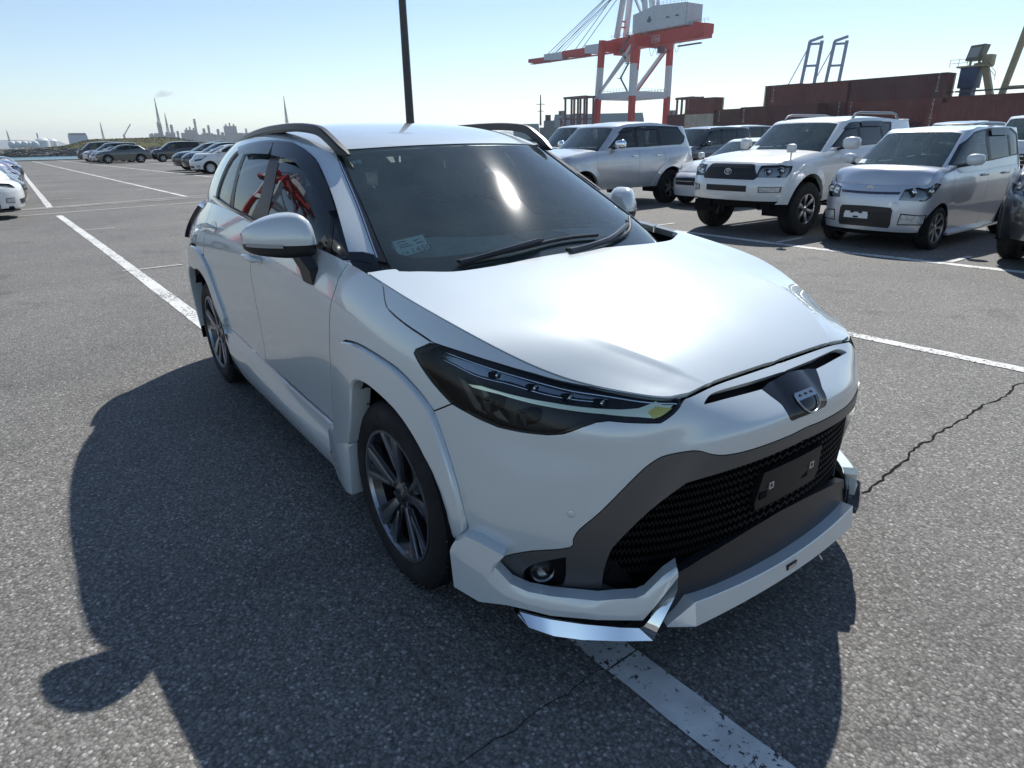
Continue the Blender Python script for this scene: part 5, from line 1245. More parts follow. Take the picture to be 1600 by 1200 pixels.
def make_car(name, sp, pm, label, group=None, detail=2):
    """sp: shape table in metres, origin under the front axle, x forward"""
    g = lambda k, d=None: sp.get(k, d)
    fo, wb, ro, W, zs = sp['fo'], sp['wb'], sp['ro'], sp['W'], sp['sill']
    xn, xt = fo, -wb - ro
    hz, hx = sp['hood_z'], sp['hood_x']            # hood leading edge height / setback from nose
    cx, cz = sp['cowl']; r0x, r0z = sp['roof0']; r1x, r1z = sp['roof1']; tx, tz = sp['tail']; H = sp['H']
    b0, b1 = sp['belt']; wg0, wg1 = sp['glass_w']; res = {2: .06, 1: .11, 0: .2}[detail]
    nose = sp.get('nose', [(.0, -.06), (.25, -.01), (.5, 0), (.75, -.01), (1, -.05)])
    cf = sp.get('corner', .38); pf = sp.get('corner_p', 3.2); cr = sp.get('rcorner', .28)
    # --- body net
    LV = [0, .14, .32, .5, .68, .82, .93, 1]
    bulge = sp.get('bulge', [.955, .975, .99, 1.0, 1.0, .985, .96, .915])
    rows = []
    fw = [0, .22, .45, .66, .82, .93]
    def toprow(x):
        if x > cx: return np.interp(x, [cx, (cx + xn) / 2, xn - hx], [cz, cz * .45 + hz * .55 + .02, hz])
        return np.interp(-x, [-cx, -cx + .25, wb + ro * .6, wb + ro], [max(cz, b0 - .02), b0, b1, sp.get('rear_top', b1)])
    for f in fw:
        sb = cf * (f ** pf) * 1.15; row = []
        for j, t in enumerate(LV):
            z = zs + .02 + (hz - zs - .02) * t
            dx = np.interp(t, [q[0] for q in nose], [q[1] for q in nose])
            w = f * W * (.99 if t < .9 else .97 if f < .7 else .93)
            row.append((xn - sb + dx - (hx if t == 1 else hx * .35 if t > .92 else 0), w, z))
        rows.append(row)
    xs = [xn - cf * 1.25, .0, -.42, -wb * .36, -wb * .55, -wb * .74, -wb + .35, -wb, -wb - ro * .45]
    for x in xs:
        zt = toprow(x); row = []
        k = np.interp(x, [xn - cf * 1.25, .1, -.3], [.975, .995, 1.0]) * np.interp(-x, [wb, wb + ro * .45], [1, .985])
        fl = 1 + sp.get('flare', .012) * (math.exp(-((x) / .42) ** 2) + math.exp(-((x + wb) / .42) ** 2))
        for j, t in enumerate(LV):
            z = zs + (zt - zs) * t
            row.append((x, W * k * bulge[j] * (fl if .1 < t < .85 else 1) * (sp.get('hood_w', .985) if (t == 1 and x > cx) else 1), z))
        rows.append(row)
    for (dx, f) in ((cr * .75, .955), (cr * .30, .84), (.04, .55), (.0, .25), (0, 0)):
        row = []
        for j, t in enumerate(LV):
            z = zs + .05 + (sp.get('rear_top', b1) - zs - .05) * t
            dd = np.interp(t, [0, .25, .45, 1], [-.02, .02, .0, -(tx - xt) if False else -.02 - sp.get('rake', .06)])
            row.append((xt + dx - dd, f * W * np.interp(t, [0, .5, 1], [.97, 1, .93]), z))
        rows.append(row)
    B = Surf(rows, 1); gb = grev(len(rows))
    # --- hood
    hk = [5, 6, 7, 8]; hrows = []; cr_ = sp.get('crown', .03)
    ex = [rows[i][-1] for i in hk] 
    ex = [rows[4][-1], rows[5][-1], rows[6][-1], rows[7][-1], rows[8][-1]]
    xf = [xn - hx, None, None, None, cx]
    for k, e in enumerate(ex):
        xc_ = np.interp(k, [0, 4], [xn - hx, cx + .04]); row = []
        for f in (0, .25, .5, .75, .92, 1):
            s = f ** 2.2
            x = xc_ + (e[0] - xc_) * s; zc = toprow(e[0]) + cr_ * np.interp(k, [0, 1, 4], [0, 1, 1]); row.append((x, e[1] * f, zc + (e[2] - zc) * f ** 3))
        hrows.append(row)
    gh_ = grev(5); gv = grev(6)
    Hs = Edge(Surf(hrows, -1), lambda u: B.ev(np.interp(u, gh_, gb[4:9]), np.ones_like(u))[0], lambda v: B.ev(np.interp(v, gv, [0, gb[1], gb[2], gb[3], (gb[3] + gb[4]) / 2, gb[4]]), np.ones_like(v))[0], -1)
    # --- greenhouse
    G_ = []
    T5 = [0, .25, .5, .78, 1]
    def col_(base, top, bul=.0, rake=0):
        out = []
        for t in T5:
            q = [base[i] + (top[i] - base[i]) * t for i in range(3)]; q[1] += bul * math.sin(math.pi * t) ** 1 ; out.append(tuple(q))
        return out
    zb_ = cz - .06
    for f in (0, .4, .75, .95):
        xb = cx + .06 - .22 * f ** 3 - (.0); xtp = r0x - .10 * f ** 3
        G_.append(col_((xb, f * wg0 * .93, zb_), (xtp, f * wg1 * .97, r0z - .012 * f ** 2), .0))
    px_ = cx - .22
    G_.append(col_((px_ - .08, wg0 * .965, b0 - .06), (r0x - .17, wg1 * .985, r0z - .006), .004))
    n_side = 6
    xe = sp.get('glass_end', -wb - ro * .35)
    for k in range(n_side):
        t = k / (n_side - 1)
        xb = (px_ - .30) + (xe - px_ + .30) * t; xtp = (r0x - .32) + (r1x + .25 - r0x + .32) * t
        zt_ = np.interp(xtp, [r1x, r1x + .5, (r0x + r1x) / 2, r0x - .3, r0x], [r1z - .03, r1z - .005 + .01, H - .045, r0z + .035, r0z])
        zb2 = np.interp(t, [0, 1], [b0, b1]) - .06
        G_.append(col_((xb, wg0 * np.interp(t, [0, .2, .8, 1], [.985, 1, 1, .985]), zb2), (xtp, wg1 * np.interp(t, [0, .3, .8, 1], [.99, 1, 1, .98]), zt_), .012))
    G_.append(col_((tx + .10, wg0 * .93, tz - .05), (r1x + .05, wg1 * .95, r1z - .02), .008))
    for f in (.8, .4, 0):
        G_.append(col_((tx + .0, f * wg0 * .93, tz - .05), (r1x - .0, f * wg1 * .93, r1z), 0))
    G = Surf(G_, 1); gg = grev(len(G_))
    # --- roof
    rr = []; ng = len(G_)
    idx = [4, 5, 6, 7, 8, 9, 10, 11]
    for i in idx:
        e = G_[i][-1]; t = (i - 4) / 7; row = []
        xc_ = np.interp(i, [4, 11], [r0x, r1x]); zc = np.interp(xc_, [r1x, r1x + .5, (r0x + r1x) / 2, r0x - .35, r0x], [r1z, r1z + .03, H, H - .03, r0z])
        for f in (0, .3, .6, .85, 1): row.append((xc_ + (e[0] - xc_) * f ** 2.5, e[1] * f, zc + (e[2] - zc) * f ** 3))
        rr.append(row)
    gr = grev(8); gv5 = grev(5)
    Rf = Edge(Surf(rr, -1), lambda u: G.ev(np.interp(u, gr, gg[4:12]), np.ones_like(u))[0], lambda v: G.ev(np.interp(v, gv5, [0, gg[1], gg[2], gg[3], gg[4]]), np.ones_like(v))[0], -1)
    # ------------------------------------------------------------ build
    car = empty(name, (0, 0, 0), 0, label, 'car', group)
    r, hwid, ty = sp['wheel_r'], sp.get('tyre_w', .1), sp['track']
    ar = r + sp.get('arch_gap', .06); wz = r
    us, ue = gb[5] - .005, gb[15]
    def arch_uv(c0): 
        z0 = sp.get('arch_z', wz)
        return [q for q in solve_uv(B, [(c0 + ar * math.cos(t), max(zs + .002, z0 + ar * math.sin(t))) for t in np.linspace(.02, math.pi - .02, 19)], [0, 2], gb[4], gb[16])]
    af, arr = arch_uv(0), arch_uv(-wb)
    dx0 = sp.get('door0', -.42); dx1 = sp.get('door1', -wb * .56); dx2 = sp.get('door2', -wb + .12)
    bxf = sp.get('bumper_x', ar * .92)
    vv = [0, .2, .4, .6, .8, 1]
    L0 = ucol(B, dx0, vv, gb[6], gb[12]); L1 = ucol(B, dx1, vv, gb[7], gb[13]); L2 = ucol(B, dx2, vv, gb[9], gb[15])
    Lr = ucol(B, xt + cr * .62 + .03, vv, gb[13], gb[17])
    two = detail >= 1
    hlp = [tuple(q) for q in solve_uv(B, sp['headlight'], [1, 2], 0, gb[7])] if detail >= 1 else None
    hlp = [(u, min(v, .985)) for u, v in hlp] if hlp else None
    zbump = sp.get('bumper_z')
    # fender+bumper in one skin split by a seam line
    vtop = [(u, .9995) for u in np.linspace(0, L0[-1][0], 14)]
    front = [(0, .02)] + [(u, .02) for u in np.linspace(.03, af[0][0] - .004, 5)] + [(af[0][0] - .001, .005)] + af + [(af[-1][0] + .001, 0), (L0[0][0], 0)] + L0[1:] + vtop[::-1][1:]
    pan = lambda nm, loop, m_, par, s, **k: panel(nm, B, loop, m_, par, s, **{**dict(rim=.01, gap=.003 if two else 0, res=res), **k})
    pan('front_body', front, pm, car, 0, full='u', holes=[hlp] if hlp else [])
    doors = []
    for s in (-1, 1):
        d1 = pan('front_door', L0 + [(u, 1) for u in np.linspace(L0[-1][0], L1[-1][0], 4)[1:-1]] + L1[::-1], pm, car, s)
        low = [q for q in arr if q[0] < L2[3][0] + .001 and q[1] > .01]
        i2 = [q for q in L2 if q[1] > (low[-1][1] if low else 0) + .02]
        d2 = pan('rear_door', L1 + [(u, 1) for u in np.linspace(L1[-1][0], L2[-1][0], 4)[1:-1]] + i2[::-1] + low[::-1] + [(arr[0][0] - .001, 0)] if dx2 < -wb + ar else L1 + L2[::-1], pm, car, s)
        # rear quarter
        q0 = [q for q in arr if q[0] >= (low[-1][0] if low else 0)]
        pan('quarter_panel', q0 + [(arr[-1][0] + .001, 0), (Lr[0][0], 0)] + Lr[1:] + [(u, 1) for u in np.linspace(Lr[-1][0], L2[-1][0], 4)[1:-1]] + i2[::-1], pm, car, s)
        pan('tail_body', Lr + [(1, 1), (1, .5), (1, 0)], pm, car, s)
        if detail >= 1:
            zb3 = np.interp(.5, [0, 1], [b0, b1])
            for dd, xh in ((d1, dx1 + .16), (d2, dx2 + .2)):
                uvh = solve_uv(B, [(xh, zb3 - .14)], [0, 2], gb[7], gb[15])[0]; P, N, _, _ = B.ev(*uvh); p_ = P[0] + N[0] * .016
                MB().box((p_[0] - .09, s * (p_[1] - .012), p_[2] - .016), (p_[0] + .09, s * (p_[1] + .012), p_[2] + .016)).build('door_handle', sp.get('handle_m', pm), dd, bevel=.008 if detail == 2 else 0)
    hood = panel('hood', Hs, [(.015, 0), (.015, .5), (.02, .97), (.3, .97), (.6, .97), (.985, .97), (.985, .5), (.985, 0)], pm, car, 0, rim=.01, gap=.002, full='v', res=res, off=.003)
    panel('hood_bed', Hs, [(0, 0), (0, 1), (1, 1), (1, 0)], pm, hood, 0, rim=0, gap=0, full='v', res=res * 1.5, off=-.004)
    # dark interior shell, floor, wells
    mbx = MB().box((xt + .2, -W * .80, zs), (xn - .25, W * .80, zs + .08)); mbx.build('underbody', m_belly, car)
    if detail >= 1:
        mbx = MB()
        mbx.box((-wb + ar + .02, -W * .93, zs + .02), (-ar - .02, W * .93, zs + .3)).box((ar + .01, -W * .85, zs + .03), (fo - cf * .9, W * .85, hz - .18)).build('inner_shell', m_dark, car)
    for c0 in (0, -wb):
        for s in (-1, 1):
            rws = [[(c0 + (ar + .005) * math.cos(t), W * .97, wz + (ar + .005) * math.sin(t)), (c0 + (ar + .005) * math.cos(t), W * .5, wz + (ar + .005) * math.sin(t))] for t in np.linspace(-.2, math.pi + .2, 15)]
            sweep('wheel_well', rws, m_dark, car, s)
            MB().add([(c0 + ar * 1.3 * math.cos(t), s * W * .5, wz + ar * 1.3 * math.sin(t)) for t in np.linspace(0, math.pi, 12)], [tuple(range(12))]).build('well_wall', m_dark, car)
    # flares
    if g('clad') and detail >= 1:
        for s in (-1, 1):
            for c0 in (0, -wb):
                rws = []; o_ = ar + g('clad'); az = sp.get('arch_z', wz)
                ts = np.linspace(-.12, math.pi + .12, 25)
                QA = [(c0 + o_ * math.cos(t), max(zs, az + o_ * math.sin(t))) for t in ts]; QB = [(c0 + (ar - .01) * math.cos(t), max(zs, az + (ar - .01) * math.sin(t))) for t in ts]
                WA = ev3(B, solve_uv(B, QA, [0, 2], gb[4], gb[16]))[:, 1]; WB = ev3(B, solve_uv(B, QB, [0, 2], gb[4], gb[16]))[:, 1]
                for qa, qb, wa, wb_ in zip(QA, QB, WA, WB):
                    rws.append([(qa[0], wa - .01, qa[1]), (qa[0], wa + .012, qa[1]), (qb[0], wb_ + .03, qb[1]), (qb[0], wb_ - .05, qb[1])])
                sweep('arch_flare', rws, sp.get('clad_m', pm), car, s, angle=40)
    # lamps and grille
    if detail >= 1:
        for s in (-1, 1):
            h = panel('headlight', B, hlp, mat('lamp_housing', (.42, .44, .45), .22, .45) if not g('lamp_dark') else mat('lamp_smoke', (.10, .10, .11), .2, .7), car, s, off=-.045, rim=0, gap=-.004, res=res * .7)
            hc = np.array(sp['headlight']).mean(0)
            for k, (dw, dz, rl) in enumerate(sp.get('bulbs', [(-.07, .0, .055), (.06, .01, .055)])):
                uv = solve_uv(B, [(hc[0] + dw, hc[1] + dz)], [1, 2], 0, gb[7])[0]; P, N, _, _ = B.ev(*uv); p_ = P[0] - N[0] * .02
                MB().lathe([(0, .012), (rl * .45, .008), (rl * .5, -.01), (rl * .8, -.006), (rl * .95, .006), (rl, .004), (rl * .98, -.03)], 'x', 18, (p_[0], s * p_[1], p_[2])).build('lamp_bulb', m_lamp if k == 0 else m_bright, h, smooth=True)
            panel('headlight_lens', B, hlp, m_lens, h, s, rim=.0, gap=.0, res=res * .7)
            tl = [tuple(q) for q in solve_uv(B, sp['tail_lamp'], [0, 2], gb[12], gb[18])]
            panel('tail_lamp', B, tl, m_redlens, car, s, off=.012, rim=.03, gap=0, res=res)
            for nm, poly, mm in sp.get('front_side', []):
                lp = [tuple(q) for q in solve_uv(B, poly, [1, 2], 0, gb[8])]
                big = (np.array(poly) - np.mean(poly, 0)) * [1.10, 1.28] + np.mean(poly, 0)
                lb = [tuple(q) for q in solve_uv(B, big, [1, 2], 0, gb[8])]
                fb_ = panel('fog_bezel', B, lb, m_grille, car, s, off=.004, rim=.02, gap=0, res=res * .7)
                panel(nm, B, lp, mm, fb_, s, off=.009, rim=.006, gap=0, res=res * .7)
        for nm, poly, mm in sp.get('front_mid', []):
            lp = [tuple(q) for q in solve_uv(B, poly, [1, 2], 0, gb[5])]
            lp = [(0 if q[0] < 1e-3 else u, v) for (u, v), q in zip(lp, poly)]
            panel(nm, B, lp, mm, car, 0, off=.007, rim=.02, gap=0, full='u', res=res * .7)
        for (nm, z, w, hgt, th, mm) in sp.get('front_bars', []):
            V = []; F = []; n = 13
            for i in range(n):
                y = -w + 2 * w * i / (n - 1); uv = solve_uv(B, [(abs(y), z)], [1, 2], 0, gb[5])[0]; P = B.ev(*uv)[0][0]
                V += [(P[0] + .004, y, z - hgt / 2), (P[0] + th, y, z - hgt / 2), (P[0] + th, y, z + hgt / 2), (P[0] + .004, y, z + hgt / 2)]
            for i in range(n - 1):
                for j in range(4): F.append((i * 4 + j, i * 4 + (j + 1) % 4, i * 4 + 4 + (j + 1) % 4, i * 4 + 4 + j))
            MB().add(V, F).build(nm, mm, car)
    # glass
    ws_loop = [(0, .97), (gg[1], .97), (gg[2], .965), (gg[3] - .012, .94), (gg[3] - .006, .5), (gg[3] - .006, .1), (gg[2], .04), (gg[1], .02), (0, .02)]
    ws = panel('windscreen', G, ws_loop, sp.get('screen_m', m_screen2), car, 0, rim=0, gap=0, full='u', res=res * 1.3)
    pil = [(gg[3] - .012, .94), (gg[3] - .006, .5), (gg[3] - .006, 0), (1, 0), (1, 1), (gg[6], 1), (gg[4], 1), (gg[2], 1), (gg[1], 1), (0, 1), (0, .972), (gg[1], .972), (gg[2], .968)]
    dl = [tuple(q) for q in solve_uv(G, sp['dlo'], [0, 2], gg[4], gg[11])]
    rear_hole = [(1, .10), (gg[12], .10), (gg[11] + .02, .14), (gg[11] + .02, .85), (gg[12], .9), (1, .9)]
    pil = [(gg[3] - .012, .94), (gg[3] - .006, .5), (gg[3] - .006, 0), (1, 0), (1, .10), (gg[12], .10), (gg[11] + .02, .14), (gg[11] + .02, .85), (gg[12], .9), (1, .9), (1, 1)] + [(u, 1) for u in np.linspace(gg[12], gg[4], 12)] + [(gg[2], 1), (gg[1], 1), (0, 1), (0, .972), (gg[1], .972), (gg[2], .968)]
    for s in (-1, 1):
        f = panel('side_frame', G, pil, pm, car, s, [dl], rim=.012, gap=.001, res=res)
        panes = [[tuple(q) for q in solve_uv(G, poly, [0, 2], gg[4], gg[11])] for poly in sp['panes']]
        panel('window_trim', G, dl, m_frit, f, s, panes, off=-.006, rim=0, gap=.001, res=res)
        for k, pn in enumerate(panes):
            panel('side_window', G, pn, m_sideglass if k < sp.get('clear', 1) else sp.get('priv', m_privacy), f, s, off=-.009, rim=0, gap=-.004, res=res * 1.3)
        if g('visors') and detail >= 1:
            for poly in sp['visors']:
                panel('wind_visor', G, [tuple(q) for q in solve_uv(G, poly, [0, 2], gg[4], gg[11])], m_visor, f, s, off=.02, rim=0, gap=0, res=res)
        panel('rear_screen', G, rear_hole, m_privacy, car, s, off=-.004, rim=0, gap=0, res=res * 1.5)
    panel('roof', Rf, [(0, 0), (0, .5), (0, 1), (.5, 1), (1, 1), (1, 0)], pm, car, 0, rim=0, gap=0, full='v', res=res * 1.4)
    if g('rails'):
        z_, x0_, x1_, m_r = sp['rails']
        for s in (-1, 1):
            yv = s * wg1 * .93
            MB().tube([(x0_ + .05, yv, z_ - .10), (x0_ - .04, yv, z_ - .02), (x0_ - .18, yv, z_), (x1_ + .18, yv, z_), (x1_ + .04, yv, z_ - .02), (x1_ - .05, yv, z_ - .10)], .02, 8).build('roof_rail', m_r, car, smooth=True)
    # cabin
    if detail >= 1:
        V = []; F = []
        for i, y in enumerate(np.linspace(-wg0 * .92, wg0 * .92, 7)):
            V += [(cx - .06, y, cz - .05), (cx - .35, y, cz - .02), (cx - .55, y, cz - .04 + (.04 if i in (1, 2) else 0)), (cx - .62, y, cz - .14), (cx - .62, y, cz - .5)]
        for i in range(6):
            for j in range(4): F.append((i * 5 + j, i * 5 + j + 1, i * 5 + 6 + j, i * 5 + 5 + j))
        MB().add(V, F).build('dashboard', sp.get('dash_m', m_dash), car, smooth=True)
        for xx in (cx - 1.25, cx - 2.1):
            for y in (-.36, .36):
                if xx < -wb - .1: continue
                st = MB().prism([(xx + .45, zs + .25), (xx + .45, zs + .42), (xx + .08, zs + .40), (xx - .12, b0 + .12), (xx - .22, b0 + .12), (xx - .12, zs + .25)], 'y', y - .24, y + .24).build('seat', sp.get('seat_m', m_seat), car, bevel=.03)
                MB().box((xx - .24, y - .12, b0 + .14), (xx - .15, y + .12, b0 + .30)).build('head_rest', sp.get('seat_m', m_seat), st, bevel=.02)
        ring = [(cx - .72 + .06 * math.sin(t), -.36 + .18 * math.cos(t), cz - .06 + .16 * math.sin(t)) for t in np.linspace(0, 2 * math.pi, 21)]
        MB().tube(ring, .015, 6).build('steering_wheel', m_seat, car, smooth=True)
    MB().box((xt + .35, -W * .85, zs + .08), (cx - .5, W * .85, zs + .2)).build('cabin_floor', m_dark, car)
    # mirrors
    mx, mz, ms = sp.get('mirror', (cx - .42, b0 + .07, 1.0))
    for s in (-1, 1):
        w0 = wg0 * .99; rows_ = []
        for t, hw_, hh in ((0, .045, .05), (.15, .07, .075), (.5, .08, .085), (.85, .065, .075), (1, .03, .05)):
            rows_.append([(mx + hw_ * ms * math.copysign(abs(math.cos(a)) ** .7, math.cos(a)) - .05 * t, w0 + .07 + .20 * ms * t, mz + .03 + hh * ms * math.copysign(abs(math.sin(a)) ** .7, math.sin(a))) for a in np.linspace(0, 2 * math.pi, 14, endpoint=False)])
        mo = sweep('door_mirror', rows_, sp.get('mirror_m', pm), car, s, closed=True, cap=True, angle=60)
        MB().bar((mx - .02, s * (w0 - .03), mz - .06), (mx - .02, s * (w0 + .11), mz - .03), .07, .035).build('mirror_arm', sp.get('mirror_arm_m', m_black_plastic), mo)
    # wheels
    for x in (0, -wb):
        for s in (-1, 1):
            make_wheel(car, (x, s * (ty / 2), r), s, r, sp['rim_r'], hwid, sp.get('rim', 'six'), sp.get('rim_m', m_alloy_silver), sp.get('rim_dark', m_alloy_dark), n=32 if detail == 2 else 20)
    if g('extra'): sp['extra'](car, B, s_at=lambda y, z: B.ev(*solve_uv(B, [(abs(y), z)], [1, 2], 0, gb[6])[0]))
    return car

def recolor(car, new):
    """give a copied car its own paint without copying its meshes"""
    old = [ch for ch in car.children if ch.name.startswith('front_body')][0].material_slots[0].material
    if old is new: return
    for ch in car.children_recursive:
        for sl in ch.material_slots:
            if sl.material == old:
                sl.link = 'OBJECT'; sl.material = new

m_silver = paint('silver_paint', (.52, .54, .56), metal=.55, rough=.34, flake=.15, dirt=.12)
m_silver2 = paint('light_silver_paint', (.58, .61, .65), metal=.5, rough=.32, flake=.15, dirt=.08)
m_white2 = paint('solid_white_paint', (.78, .79, .77), rough=.35, dirt=.05)
m_whiteb = paint('cool_white_paint', (.74, .76, .77), rough=.35, dirt=.04)
m_blackp = paint('black_paint', (.010, .011, .013), rough=.3, flake=.05, dirt=.05)
m_blackb = paint('blue_black_paint', (.012, .016, .028), rough=.3, flake=.08, dirt=.06)
m_olive = paint('grey_green_paint', (.085, .10, .09), metal=.2, rough=.34, flake=.1, dirt=.08)
m_navy = paint('navy_paint', (.018, .024, .075), metal=.1, rough=.3, flake=.1, dirt=.05)
m_violet = paint('violet_grey_paint', (.09, .085, .14), metal=.3, rough=.3, flake=.1, dirt=.05)
m_teal = paint('grey_teal_paint', (.05, .075, .085), metal=.3, rough=.3, flake=.1, dirt=.05)
m_maroon = paint('dark_maroon_paint', (.045, .012, .016), metal=.1, rough=.3, flake=.1, dirt=.05)
m_greyp = paint('mid_grey_paint', (.22, .23, .25), metal=.4, rough=.3, flake=.1, dirt=.06)
m_cream_fabric = mat('light_trim', (.42, .42, .38), .8)
m_screen2 = glass('parked_car_screen', (.62, .76, .72), film=.085)
m_grille = mat('grille_black', (.010, .011, .014), .35)
m_foglens = vary(mat('fog_lamp_face', (.50, .53, .54), .25, .35, coat=1), 25, .35)
m_bluebar = mat('blue_black_strip', (.012, .016, .05), .2, coat=1)

SP = {}
SP['surf'] = dict(fo=.86, wb=2.675, ro=1.15, W=.90, sill=.50, H=1.80, hood_z=1.10, hood_x=.07, cowl=(-.38, 1.24), roof0=(-1.10, 1.70), roof1=(-3.55, 1.71), tail=(-3.78, 1.22), belt=(1.24, 1.30), rear_top=1.26,
    glass_w=(.80, .66), corner=.30, corner_p=3.6, nose=[(0, -.09), (.15, -.02), (.3, 0), (.52, .0), (.56, -.05), (.8, -.06), (1, -.09)], wheel_r=.405, rim_r=.225, tyre_w=.135, track=1.58, arch_gap=.07, arch_z=.47, flare=.02, clad=.10, crown=.035,
    headlight=[(.47, .90), (.84, .90), (.87, .97), (.86, 1.06), (.74, 1.075), (.50, 1.065)], bulbs=[(-.10, -.015, .058), (.05, .0, .058)], tail_lamp=[(-3.62, .95), (-3.80, .95), (-3.78, 1.28), (-3.60, 1.28)],
    front_mid=[('grille', [(0, .86), (.46, .86), (.50, .90), (.40, 1.075), (.34, 1.085), (0, 1.085)], m_grille), ('lower_intake', [(0, .685), (.37, .685), (.37, .775), (0, .775)], m_grille), ('skid_plate', [(0, .56), (.38, .56), (.40, .665), (0, .665)], m_white2)],
    front_side=[('fog_lamp', [(.56, .685), (.80, .69), (.81, .755), (.56, .755)], m_foglens)],
    front_bars=[('grille_bar', .93, .42, .016, .012, m_black_plastic), ('grille_bar', .98, .40, .016, .012, m_black_plastic), ('grille_bar', 1.03, .37, .016, .012, m_black_plastic), ('intake_bar', .73, .36, .012, .012, m_black_plastic)],
    dlo=[(-.78, 1.30), (-1.30, 1.655), (-2.2, 1.685), (-2.72, 1.68), (-2.62, 1.34), (-1.7, 1.31)], panes=[[(-.85, 1.315), (-1.32, 1.63), (-1.58, 1.655), (-1.58, 1.325)], [(-1.66, 1.325), (-1.66, 1.658), (-2.3, 1.665), (-2.36, 1.345)], [(-2.42, 1.35), (-2.36, 1.665), (-2.66, 1.655), (-2.58, 1.36)], ],
    visors=[[(-1.12, 1.56), (-1.32, 1.665), (-1.60, 1.68), (-1.60, 1.59), (-1.30, 1.57)], [(-1.66, 1.685), (-2.34, 1.69), (-2.34, 1.61), (-1.66, 1.60)]], clear=3, door1=-1.62, door2=-2.42, rails=(1.825, -1.55, -3.0, mat('rail_grey', (.22, .23, .25), .35, .6)), rim='six', rim_m=m_bright, rim_dark=m_black_gloss, mirror=(-.92, 1.33, 1.15), dash_m=m_dash)
SP['prado'] = dict(fo=.86, wb=2.79, ro=1.05, W=.94, sill=.42, H=1.86, hood_z=1.08, hood_x=.08, cowl=(-.42, 1.24), roof0=(-1.10, 1.74), roof1=(-3.50, 1.74), tail=(-3.76, 1.24), belt=(1.22, 1.27), rear_top=1.24,
    glass_w=(.83, .69), corner=.36, wheel_r=.385, rim_r=.218, tyre_w=.13, track=1.60, arch_gap=.09, flare=.03, clad=.12, crown=.04,
    headlight=[(.50, .84), (.84, .86), (.88, .98), (.60, 1.03), (.48, .98)], tail_lamp=[(-3.60, .98), (-3.80, .98), (-3.78, 1.34), (-3.62, 1.30)],
    front_mid=[('grille', [(0, .80), (.42, .80), (.44, 1.02), (0, 1.04)], m_grille)], front_bars=[('grille_bar', .86, .40, .03, .015, m_chrome), ('grille_bar', .93, .41, .03, .015, m_chrome)],
    dlo=[(-.84, 1.28), (-1.34, 1.69), (-2.3, 1.735), (-3.18, 1.72), (-3.42, 1.50), (-3.34, 1.37), (-3.22, 1.32), (-2.0, 1.29)], panes=[[(-.92, 1.295), (-1.36, 1.66), (-1.66, 1.69), (-1.66, 1.305)], [(-1.76, 1.305), (-1.76, 1.695), (-2.42, 1.70), (-2.42, 1.315)], [(-2.52, 1.32), (-2.52, 1.70), (-3.15, 1.69), (-3.37, 1.50), (-3.30, 1.385), (-3.2, 1.34)]],
    visors=[[(-1.15, 1.58), (-1.36, 1.70), (-1.68, 1.72), (-1.68, 1.64), (-1.36, 1.61)], [(-1.74, 1.725), (-2.42, 1.73), (-2.42, 1.66), (-1.74, 1.65)]], clear=2, priv=m_privacy, door1=-1.72, door2=-2.55, rim='six', rim_m=m_alloy, mirror=(-.98, 1.33, 1.1), mirror_m=m_chrome, handle_m=m_bright)
SP['kei'] = dict(fo=.56, wb=2.39, ro=.44, W=.735, sill=.20, H=1.60, hood_z=.845, hood_x=.04, cowl=(.10, 1.065), roof0=(-.72, 1.525), roof1=(-2.66, 1.56), tail=(-2.78, 1.05), belt=(1.03, 1.10), rear_top=1.06,
    glass_w=(.70, .56), corner=.26, corner_p=3.4, rcorner=.18, nose=[(0, -.04), (.2, .0), (.5, 0), (.78, -.015), (1, -.05)], wheel_r=.285, rim_r=.196, tyre_w=.085, track=1.30, arch_gap=.045, flare=.006, crown=.05,
    headlight=[(.40, .665), (.66, .66), (.71, .74), (.725, .86), (.70, .875), (.55, .825), (.43, .80)], bulbs=[(-.085, -.01, .066), (.065, .0, .060)], tail_lamp=[(-2.72, .75), (-2.83, .75), (-2.82, 1.4), (-2.72, 1.4)],
    front_mid=[('lower_intake', [(0, .30), (.335, .30), (.355, .34), (.355, .53), (.33, .565), (0, .575)], m_grille), ('hood_strip', [(0, .725), (.39, .735), (.395, .765), (0, .757)], m_bluebar)],
    front_side=[('fog_lamp', [(.44, .36), (.67, .365), (.68, .47), (.46, .48)], m_foglens)], front_bars=[('intake_bar', .36, .33, .012, .012, m_black_plastic), ('intake_bar', .42, .34, .012, .012, m_black_plastic), ('intake_bar', .48, .34, .012, .012, m_black_plastic)],
    dlo=[(-.22, 1.085), (-.58, 1.34), (-.95, 1.49), (-1.5, 1.545), (-2.25, 1.54), (-2.52, 1.46), (-2.50, 1.16), (-1.5, 1.11)], panes=[[(-.34, 1.10), (-.64, 1.33), (-.97, 1.465), (-1.34, 1.51), (-1.38, 1.125)], [(-1.47, 1.13), (-1.45, 1.515), (-2.08, 1.515), (-2.12, 1.155)], [(-2.19, 1.165), (-2.16, 1.515), (-2.28, 1.51), (-2.47, 1.44), (-2.45, 1.18)]],
    visors=[[(-1.46, 1.535), (-2.1, 1.535), (-2.1, 1.44), (-1.46, 1.44)]], clear=1, door0=-.30, door1=-1.42, door2=-2.18, rim='seven', rim_m=m_alloy, mirror=(-.42, 1.12, .9), mirror_m=m_whiteb, seat_m=m_cream_fabric, dash_m=m_cream_fabric)
